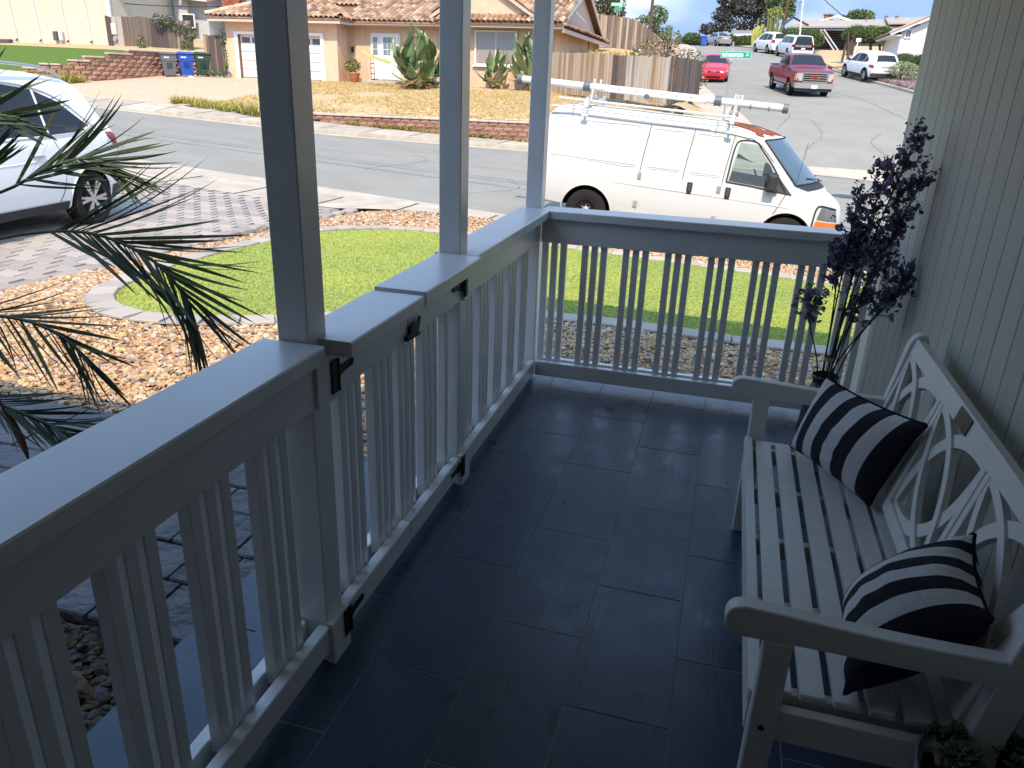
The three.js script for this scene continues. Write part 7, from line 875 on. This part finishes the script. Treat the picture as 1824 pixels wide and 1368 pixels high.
{ const t = thing('bougainvillea', 'sprawling pink flecked bush on the slope above the plank fence', 'bush', null, [-3.45, 1.8, -39.0]); const b = [[-0.7, 1.3, 0, 1.15, 0.85, 0.9], [0.75, 0.95, 0.2, 1.15, 0.75, 0.9], [-0.1, 2.0, 0, 0.6, 0.4, 0.5], [0.1, 0.3, 0.4, 1.9, 0.6, 0.9]]; mesh('stem', join(b.map((q) => rod([0, -0.3, 0], [q[0], q[1], q[2]], 0.05, 6, 0.02))), bark, t); mesh('foliage', crownGeo(b, 4200, 0.14, [[0.14, 0.15, 0.05], [0.10, 0.12, 0.04], [0.18, 0.17, 0.07]], { gap: 0.25, f: 2 }), leafM(), t); mesh('blossom', crownGeo(b, 650, 0.12, [[0.42, 0.2, 0.26], [0.5, 0.3, 0.34]], { gap: 0.35, f: 2, asp: 0.9, inner: 0.7 }), leafM(), t); }
{ // candelabra cactus
  const t = thing('candelabra_cactus', 'tall yellow green candelabra cactus beside the leaning utility pole', 'cactus', null, [1.9, 5.9, -88]); const parts = []; const arm = (x, y, h, z = 0) => parts.push(tube([[x * 0.35, y * 0.4, z], [x * 0.9, y * 0.75, z], [x, y + 0.3, z], [x * 1.02, y + h, z]], 0.1, 12, 6)); for (let i = 0; i < 34; i++) { const x = rr(-1.35, 1.25); arm(x, rr(0.4, 2.2) * (1 - Math.abs(x) * 0.25), rr(0.5, 1.3), rr(-0.5, 0.5)); } parts.push(rod([0, 0, 0], [0, 2.4, 0], 0.2, 8)); mesh('stem', join(parts), S([0.15, 0.18, 0.06], { roughness: 0.8 }), t); const y = []; for (let i = 0; i < 14; i++) { const x = rr(-1.4, -0.6), h = rr(1.0, 2.2); y.push(tube([[x, h, 0.4], [x - 0.1, h * 0.6, 0.5], [x, 0.1, 0.5]], 0.09, 8, 6)); } mesh('trailing_stem', join(y), S([0.33, 0.34, 0.08], { roughness: 0.8 }), t); for (let i = 0; i < 1; i++) mesh('foliage', crownGeo([[0.5, 3.2, 0, 0.9, 0.7, 0.5], [-1.0, 1.2, 0.5, 0.4, 1.0, 0.3]], 500, 0.24, [[0.34, 0.36, 0.08], [0.25, 0.28, 0.07]], { asp: 0.3 }), leafM(), t).userData.kind = 'stuff'; }
function hedge(name, label, pos, b, n, size, cols, core) { const t = thing(name, label, 'hedge', null, pos); mesh('foliage', crownGeo(b, n, size, cols, { gap: 0.12, inner: 0.8 }), leafM(), t); mesh('inner_twigs', join(b.map((q) => xf(new THREE.SphereGeometry(1, 12, 8), [q[0], q[1], q[2]], [0, 0, 0], [q[3] * 0.86, q[4] * 0.86, q[5] * 0.86]))), S([0.03, 0.045, 0.015], { roughness: 1 }), t); return t; }
hedge('hedge', 'clipped rounded green hedge behind the minivan', [4.5, 5.6, -79], [[-0.8, 1.0, 0, 1.3, 0.75, 0.8], [0.8, 0.95, 0, 1.4, 0.7, 0.8], [0, 0.5, 0.1, 2.2, 0.6, 0.8]], 4200, 0.17, green.concat(lime));
hedge('hedge', 'long dark green hedge behind the grey saloon car', [1.3, 6.9, -107], [[-3.4, 0.6, 0, 1.3, 0.9, 0.7], [-1.2, 0.6, 0, 1.6, 0.85, 0.7], [1.2, 0.65, 0, 1.6, 0.85, 0.7], [3.2, 0.7, 0, 1.4, 0.9, 0.7]], 4200, 0.26, green);
hedge('hedge', 'boxy green hedge by the white house at the right', [9.9, 3.3, -56], [[-0.4, 0.5, 0, 0.9, 0.55, 0.6], [0.8, 0.5, 0, 0.9, 0.55, 0.6]], 2600, 0.13, green);
hedge('hedge', 'low dark hedge at the bend, left of the blue bin', [-7.1, 7.0, -112], [[0, 0.9, 0, 1.5, 0.9, 0.8], [1.4, 0.6, 0, 0.9, 0.7, 0.7]], 1800, 0.26, green);
{ const t = hedge('topiary_hedge', 'block shaped clipped hedge raised on bare trunks before the carport', [8.3, 4.1, -65], [[-0.8, 1.85, 0, 0.9, 0.62, 0.7], [0.3, 1.85, 0, 0.95, 0.62, 0.7], [-0.2, 1.75, 0, 1.6, 0.6, 0.7], [1.1, 1.95, 0, 0.6, 0.5, 0.6]], 5200, 0.14, green.concat(lime)); mesh('trunk', join([rod([-1.4, -0.1, 0], [-1.3, 1.6, 0], 0.09, 7), rod([0.6, -0.3, 0], [0.3, 1.4, 0], 0.1, 7), rod([1.3, -0.3, 0], [0.9, 1.4, 0], 0.08, 7)]), bark, t); }
{ const t = thing('palm', 'small green palm with drooping fronds by the orange gate', 'palm', null, [9.6, 3.9, -63]); mesh('trunk', rod([0, 0, 0], [0.1, 1.5, 0], 0.1, 8, 0.07), bark, t); for (let i = 0; i < 14; i++) { const a = i * 2.4; mesh('frond', grid(2, 8, (u, v) => [0.1 + Math.cos(a) * v * 0.9 + (u - 0.5) * 0.2 * Math.sin(a), 1.5 + 0.6 * v - 0.8 * v * v, Math.sin(a) * v * 0.9 - (u - 0.5) * 0.2 * Math.cos(a)]), bopMs[i % 4], t); } }
tufts('flower_bed', 'pale purple flowers and grey green shrubs covering the bank by the parked crossover', 2600, () => { const z = rr(-47, -55), x = xR(z) + rr(0.3, 2.6); return [x, yright(x, z), z, rr(0.7, 1.3)]; }, [[0.45, 0.32, 0.42], [0.5, 0.38, 0.44], [0.22, 0.26, 0.15], [0.36, 0.26, 0.24]], 0.22, 0.28, 12, 0.02);
{ const t = thing('sage_bush', 'rounded pale green shrub above the purple flowers', 'bush', null, [8.95, 2.95, -52.5]); mesh('stem', rod([0, -0.2, 0], [0, 0.4, 0], 0.05), bark, t); mesh('foliage', crownGeo([[0, 0.35, 0, 0.75, 0.45, 0.6], [0.5, 0.25, 0.2, 0.5, 0.4, 0.5]], 1800, 0.12, [[0.22, 0.27, 0.13], [0.28, 0.32, 0.18]], { gap: 0.15 }), leafM(), t); }
struct('front_lawn', grid(10, 6, (u, v) => { const z = lerp(-58, -68, v), x = xR(z) + 0.3 + u * 6; return [x, yright(x, z) + 0.05, z]; }, uvXZ(1)), S([0.16, 0.2, 0.06], { roughness: 1, map: dryTex }));
struct('apron', grid(8, 4, (u, v) => { const z = lerp(-56.5, -60, v), x = xR(z) + 0.1 + u * 4; return [x, yright(x, z) + 0.07, z]; }, uvXZ(0.5)), M.concrete);
// ---------- houses up the hill ----------
const shingle = S(0xffffff, { roughness: 0.95, map: tex(256, (u, v) => { const r = Math.floor(v * 32), c = Math.floor(u * 24 + (r % 2) * 0.5); return rgb([0.38, 0.34, 0.29], (0.8 + 0.35 * hash(c % 24, r, 4)) * (v * 32 - r < 0.15 ? 0.75 : 1)); }, true, 1) });
{
  const h = thing('tan_roof_house', 'long low house with pale tan shingle roof and open dark carport', 'house', null);
  mesh('wall', boxAt(5.0, 22, 4.5, 7.6, -95, -86.5), S([0.3, 0.27, 0.23], { roughness: 0.9 }), h); mesh('roof', slabFrom([[3.6, 7.55, -81.5], [14.8, 7.75, -81.5], [16.5, 9.0, -90], [4.6, 8.75, -90]], 0.14), shingle, h); mesh('roof_wing', slabFrom([[11.8, 7.9, -80.5], [20, 8.1, -80.5], [20, 9.3, -90], [12.8, 9.1, -90]], 0.14), shingle, h); mesh('gable_trim', join([bar([3.1, 7.75, -82], [3.9, 8.5, -84], 0.12, 0.16), bar([3.9, 8.5, -84], [5.2, 7.65, -81.6], 0.12, 0.16)]), S([0.06, 0.06, 0.06]), h);
  mesh('carport_beam', join([boxAt(4.6, 9.3, 7.3, 7.5, -81.9, -81.6), boxAt(9.15, 9.35, 4.6, 7.4, -81.9, -81.6)]), S([0.12, 0.12, 0.12]), h); for (let i = 0; i < 9; i++) mesh('slat', boxAt(4.9, 9.1, 5.6 + i * 0.2, 5.72 + i * 0.2, -84.1, -84.0), S([0.07, 0.065, 0.06]), h); mesh('carport_rear', boxAt(4.8, 9.2, 4.8, 7.4, -84.4, -84.2), S([0.02, 0.02, 0.02]), h); mesh('brace', join([bar([6.3, 7.3, -81.2], [8.0, 5.2, -80.5], 0.1, 0.1), bar([6.6, 7.3, -81.2], [8.3, 5.3, -80.5], 0.1, 0.1)]), S([0.5, 0.5, 0.48]), h); mesh('low_wall', boxAt(5.0, 8.0, 4.2, 5.5, -79.5, -79.2), stucco([0.5, 0.4, 0.3], 460), h); mesh('low_wall', boxAt(8.6, 12.2, 4.4, 5.6, -74.0, -73.7), stucco([0.52, 0.42, 0.3], 461), h); mesh('wall_panel', boxAt(8.2, 11.0, 4.4, 6.5, -75.2, -75.0), S([0.04, 0.04, 0.035]), h);
  const ch = mesh('chimney', boxAt(7.3, 8.1, 8.4, 9.4, -92.4, -91.6), S([0.32, 0.13, 0.08], { roughness: 0.95 }), h); mesh('chimney_cap', boxAt(7.2, 8.2, 9.4, 9.5, -92.5, -91.5), S([0.3, 0.25, 0.22]), ch); mesh('dormer', join([bar([6.6, 8.6, -89], [8.3, 9.05, -89], 0.2, 0.12), bar([8.3, 9.05, -89], [10.1, 8.5, -89], 0.2, 0.2)]), whiteTrim, h); mesh('vents', join([rod([10.5, 8.3, -85], [10.5, 8.75, -85], 0.05), rod([11.3, 8.4, -85.5], [11.3, 9.1, -85.5], 0.03), xf(box(0.3, 0.14, 0.3), [12.2, 8.75, -85]), xf(box(0.3, 0.14, 0.3), [13.2, 8.8, -85.5])]), S([0.12, 0.12, 0.12]), h);
  const g = thing('low_house', 'tan flat eaved house half hidden behind the dark tree and hedge', 'house', null); mesh('wall', boxAt(-1.2, 3.6, 6.4, 8.6, -116, -112), S([0.42, 0.36, 0.26]), g); mesh('roof', slabFrom([[-2.2, 8.65, -111], [4.4, 8.9, -111], [4.4, 9.5, -116], [-2.2, 9.4, -116]], 0.25), S([0.2, 0.19, 0.18]), g); mesh('fascia', bar([-2.2, 8.5, -110.95], [4.4, 8.75, -110.95], 0.05, 0.22), whiteTrim, g);
  const w = thing('white_house', 'white gabled house with vertical boarding at the right edge above the hedge', 'house', null); const s = new THREE.Shape(); s.moveTo(9.4, 3.6); s.lineTo(14.5, 3.6); s.lineTo(14.5, 8.0); s.lineTo(9.4, 5.6); s.closePath(); mesh('wall', flat(new THREE.ExtrudeGeometry(s, { depth: 6, bevelEnabled: false })).translate(0, 0, -64), S([0.66, 0.66, 0.64], { roughness: 0.8 }), w); for (let x = 9.6; x < 12; x += 0.2) mesh('board_batten', boxAt(x - 0.015, x + 0.015, 3.7, 5.5 + (x - 9.4) * 0.45, -57.99, -57.97), whiteTrim, w); const wf = windowAt(w, 9.68, 9.95, 5.35, 5.75, -57.985, { nx: 2 }); mesh('barge_board', bar([8.7, 5.52, -57.6], [14.5, 8.25, -57.6], 0.12, 0.24), whiteTrim, w); mesh('roof', slabFrom([[8.7, 5.62, -57.5], [14.5, 8.4, -57.5], [14.5, 8.4, -64.5], [8.7, 5.62, -64.5]], 0.1), S([0.36, 0.17, 0.12]), w); mesh('eave_board', boxAt(8.75, 9.4, 5.4, 5.46, -64, -57.7), whiteTrim, w);
  const o = thing('orange_gate', 'orange boarded garden gate beside the white house', 'gate', null, [9.85, 4.4, -64.2]); for (let i = 0; i < 7; i++) mesh('board', box(0.125, 1.0, 0.03).translate(-0.42 + i * 0.135, 0.5, 0), S([0.42, 0.13, 0.045], { roughness: 0.8 }), o);
  const b = thing('brown_house', 'low brown roofed house at the far end of the street', 'house', null); mesh('wall', boxAt(-11, -5.2, 7.2, 8.1, -131, -127), S([0.3, 0.25, 0.2]), b); mesh('roof', slabFrom([[-12, 7.95, -126], [-4.6, 7.95, -126], [-5.8, 8.95, -130], [-11, 8.95, -130]], 0.1), S([0.17, 0.11, 0.09], { roughness: 0.95 }), b); mesh('gable', join([bar([-6.6, 8.0, -125.5], [-5.6, 8.75, -125.5], 0.1, 0.16), bar([-5.6, 8.75, -125.5], [-4.6, 8.2, -125.5], 0.1, 0.16)]), whiteTrim, b);
  const bb = thing('wheelie_bin', 'blue wheelie bin left of the grey saloon car at the top of the street', 'wheelie bin', null, [-4.9, prof(-100) + 0.05, -100]); mesh('bin_body', boxAt(-0.3, 0.3, 0, 0.95, -0.3, 0.3, 0.05), S([0.015, 0.08, 0.4]), bb); mesh('lid', boxAt(-0.34, 0.34, 0.95, 1.05, -0.36, 0.36, 0.03), S([0.015, 0.08, 0.4]), bb);
  const tr = thing('tree_ring', 'small tree in a round terracotta brick ring on the far lawn', 'tree', null, [7.0, yright(7.0, -62), -62]); mesh('ring', new THREE.TorusGeometry(0.9, 0.09, 8, 30).rotateX(Math.PI / 2), S([0.35, 0.17, 0.11]), tr); mesh('trunk', join([rod([0, 0, 0], [-0.1, 1.0, 0], 0.1, 8, 0.08), rod([-0.1, 1.0, 0], [-0.35, 2.3, 0], 0.07, 7, 0.05), rod([-0.1, 1.0, 0], [0.15, 2.3, 0], 0.06, 7, 0.04)]), bark, tr); mesh('boulder', new THREE.IcosahedronGeometry(0.3, 1).scale(1.2, 0.6, 1).translate(0.5, 0.1, 0.2), S([0.45, 0.27, 0.17], { flatShading: true }), tr);
  const rc = thing('painted_kerb', 'faded red painted kerb beyond the minivan', 'kerb', null); mesh('paint', grid(12, 1, (u, v) => { const z = lerp(-81.5, -95, u); return [xR(z) + 0.16 * v, prof(z) + 0.145, z]; }), S([0.42, 0.16, 0.12], { roughness: 0.9 }), rc);
}
// ---------- poles, signs, wires ----------
{
  const wood = S([0.12, 0.075, 0.05], { roughness: 1, bumpMap: coarseBump, bumpScale: 0.03 });
  const p1 = thing('utility_pole', 'leaning brown wooden utility pole by the candelabra cactus', 'utility pole', null, [3.25, 6.2, -92]); mesh('shaft', rod([0, 0, 0], [0.55, 9, 0], 0.19, 12, 0.13), wood, p1); mesh('crossarm', box(2.4, 0.12, 0.1).translate(0.5, 8.4, 0), wood, p1);
  const p2 = thing('utility_pole', 'upright brown wooden utility pole beside the pale green tree', 'utility pole', null, [-8.5, 5.6, -75]); mesh('shaft', rod([0, 0, 0], [0, 8.5, 0], 0.15, 12, 0.11), wood, p2); mesh('crossarm', box(2.4, 0.12, 0.1).translate(0, 8.0, 0), wood, p2);
  const wp = thing('light_pole', 'thin white pole standing behind the parked minivan', 'pole', null, [4.1, 5.6, -72]); mesh('shaft', rod([0, 0, 0], [-0.42, 6.5, 0], 0.06, 8, 0.03), whiteTrim, wp);
  const sp = thing('sign_post', 'short white post with a square sign by the parked crossover', 'sign', null, [6.75, 3.7, -58]); mesh('post', rod([0, 0, 0], [0.18, 1.35, 0], 0.035, 8), whiteTrim, sp); mesh('panel', xf(box(0.3, 0.22, 0.02), [0.19, 1.42, 0.03]), whiteTrim, sp);
  const sign = (text, small, w, h, bg) => { const cv = document.createElement('canvas'); cv.width = 512; cv.height = 96; const x = cv.getContext('2d'); x.fillStyle = bg; x.fillRect(0, 0, 512, 96); x.strokeStyle = '#e9f4ee'; x.lineWidth = 3; x.strokeRect(3, 3, 506, 90); x.fillStyle = '#f4fbf7'; x.textAlign = 'center'; x.textBaseline = 'middle'; x.font = 'bold 74px sans-serif'; const m = x.measureText(text).width; x.save(); x.translate(205, 50); x.scale(360 / m, 1); x.fillText(text, 0, 0); x.restore(); x.font = 'bold 26px sans-serif'; small.forEach((s, i) => x.fillText(s, 452, 24 + i * 26)); const t = new THREE.CanvasTexture(cv); t.colorSpace = THREE.SRGBColorSpace; const g = new THREE.BoxGeometry(w, h, 0.012); return [g, S(0xffffff, { map: t, roughness: 0.4 })]; };
  const s1 = thing('street_sign', 'green street name sign reading WITHERSPOON on a thin steel post', 'street sign', null, [-0.42, 0.2, -27.4]); mesh('post', rod([0, -1, 0], [0, 2.98, 0], 0.03, 10), S([0.42, 0.43, 0.43], { metalness: 0.7, roughness: 0.45 }), s1); const [g1, m1] = sign('WITHERSPOON', ['ST', '600'], 0.94, 0.2, '#10936f'); mesh('sign_panel', g1, m1, s1, [0.12, 2.6, 0.045], [0, 0.1, 0]); mesh('bracket', join([box(0.06, 0.1, 0.09).translate(0, 2.46, 0.02), box(0.06, 0.08, 0.09).translate(0, 2.74, 0.02)]), S([0.5, 0.5, 0.5], { metalness: 0.6, roughness: 0.4 }), s1);
  const s2 = thing('street_sign', 'smaller distant green street sign above the upper fence', 'street sign', null, [-9.55, 4.6, -62]); mesh('post', rod([0, 0, 0], [0, 2.85, 0], 0.035, 8), S([0.45, 0.45, 0.44], { metalness: 0.6, roughness: 0.5 }), s2); const [g2, m2] = sign('WEAVER', ['ST', '60'], 1.1, 0.24, '#1f9a6c'); mesh('sign_panel', g2, m2, s2, [0.06, 2.78, 0.05], [0, 0.1, 0]); const cv = document.createElement('canvas'); mesh('sign_panel', box(0.55, 0.2, 0.012), S([0.02, 0.3, 0.16]), s2, [0.05, 2.5, 0.05]);
  const cable = (label, a, b, sag, r) => { const n = 14, pts = []; for (let i = 0; i <= n; i++) { const t = i / n; pts.push([lerp(a[0], b[0], t), lerp(a[1], b[1], t) - sag * 4 * t * (1 - t), lerp(a[2], b[2], t)]); } const m = mesh('overhead_wire', tube(pts, r, 60, 5), S([0.02, 0.02, 0.02], { roughness: 0.7 })); tag(m, label, 'wire'); };
  cable('thin overhead wire, lowest of those crossing left of the dark tree', [-8.5, 9.1, -75], [-34, 17, -58], 0.5, 0.035); cable('overhead wire second lowest of those left of the dark tree', [-8.5, 10.2, -75], [20, 18, -60], 0.8, 0.037); cable('overhead wire sloping down from the upper left to the upright pole', [-8.5, 13.6, -75], [3.7, 14.6, -92], 0.9, 0.04);
  cable('overhead wire crossing the sky above the tan roof, lowest of its bundle', [3.6, 14.3, -92], [22, 9.2, -80], 0.4, 0.045); cable('overhead wire crossing the sky above the tan roof, middle of its bundle', [3.9, 14.6, -92], [26, 10.2, -76], 0.4, 0.043); cable('overhead wire crossing the sky above the tan roof, highest of its bundle', [2.8, 14.6, -92], [30, 11.6, -70], 0.4, 0.04); cable('steep overhead wire left of the tan house chimney', [3.6, 13.5, -92], [8.4, 8.6, -84], 0.1, 0.035);
  cable('slack service wire in front of the grey and cream houses', [-46, 6.6, -39.6], [-30.2, 5.3, -43.4], 0.55, 0.025);
  // wires above the near street, out of the picture, whose shadows cross the asphalt
  for (const [h, z, r, nm] of [[8.6, -9.8, 0.02, 'second'], [8.6, -10.5, 0.034, 'thickest'], [9.3, -10.3, 0.022, 'third'], [9.3, -9.2, 0.02, 'nearest']]) cable(`${nm} of the overhead wires running along the near street, its shadow on the asphalt`, [-60, h + 3.6, z], [45, h - 3.0, z - 0.6], 0.5, r);
  const an = thing('roof_aerial', 'spindly television aerial above the tan roof', 'aerial', null, [4.6, 8.6, -90]); mesh('mast', join([rod([0, 0, 0], [0, 1.9, 0], 0.03, 6), rod([-0.35, 1.6, 0], [0.35, 1.8, 0], 0.02, 5), rod([-0.25, 1.3, 0], [0.25, 1.45, 0], 0.02, 5), rod([-0.3, 1.75, 0.1], [0.3, 1.9, 0.1], 0.015, 5)]), S([0.15, 0.15, 0.15]), an);
  const dc = thing('drain_cover', 'round dark iron cover set in the asphalt of the junction', 'manhole cover'); const gx = 3.05, gz = -22.6; dc.position.set(gx, lerp(yst(gx), fy(gx), (gz + 14.1) / (fz(gx) + 0.5 + 14.1)) + 0.07 * Math.sin(Math.PI * (gz + 14.1) / (fz(gx) + 14.6)) + 0.01, gz); mesh('cover', rod([0, -0.03, 0], [0, 0.008, 0], 0.34, 24), S([0.05, 0.06, 0.08], { roughness: 0.8 }), dc);
}
scene.traverse((o) => { if (o.isMesh) { o.castShadow = true; o.receiveShadow = true; } });
scene.updateMatrixWorld(true);
renderer.render(scene, camera);
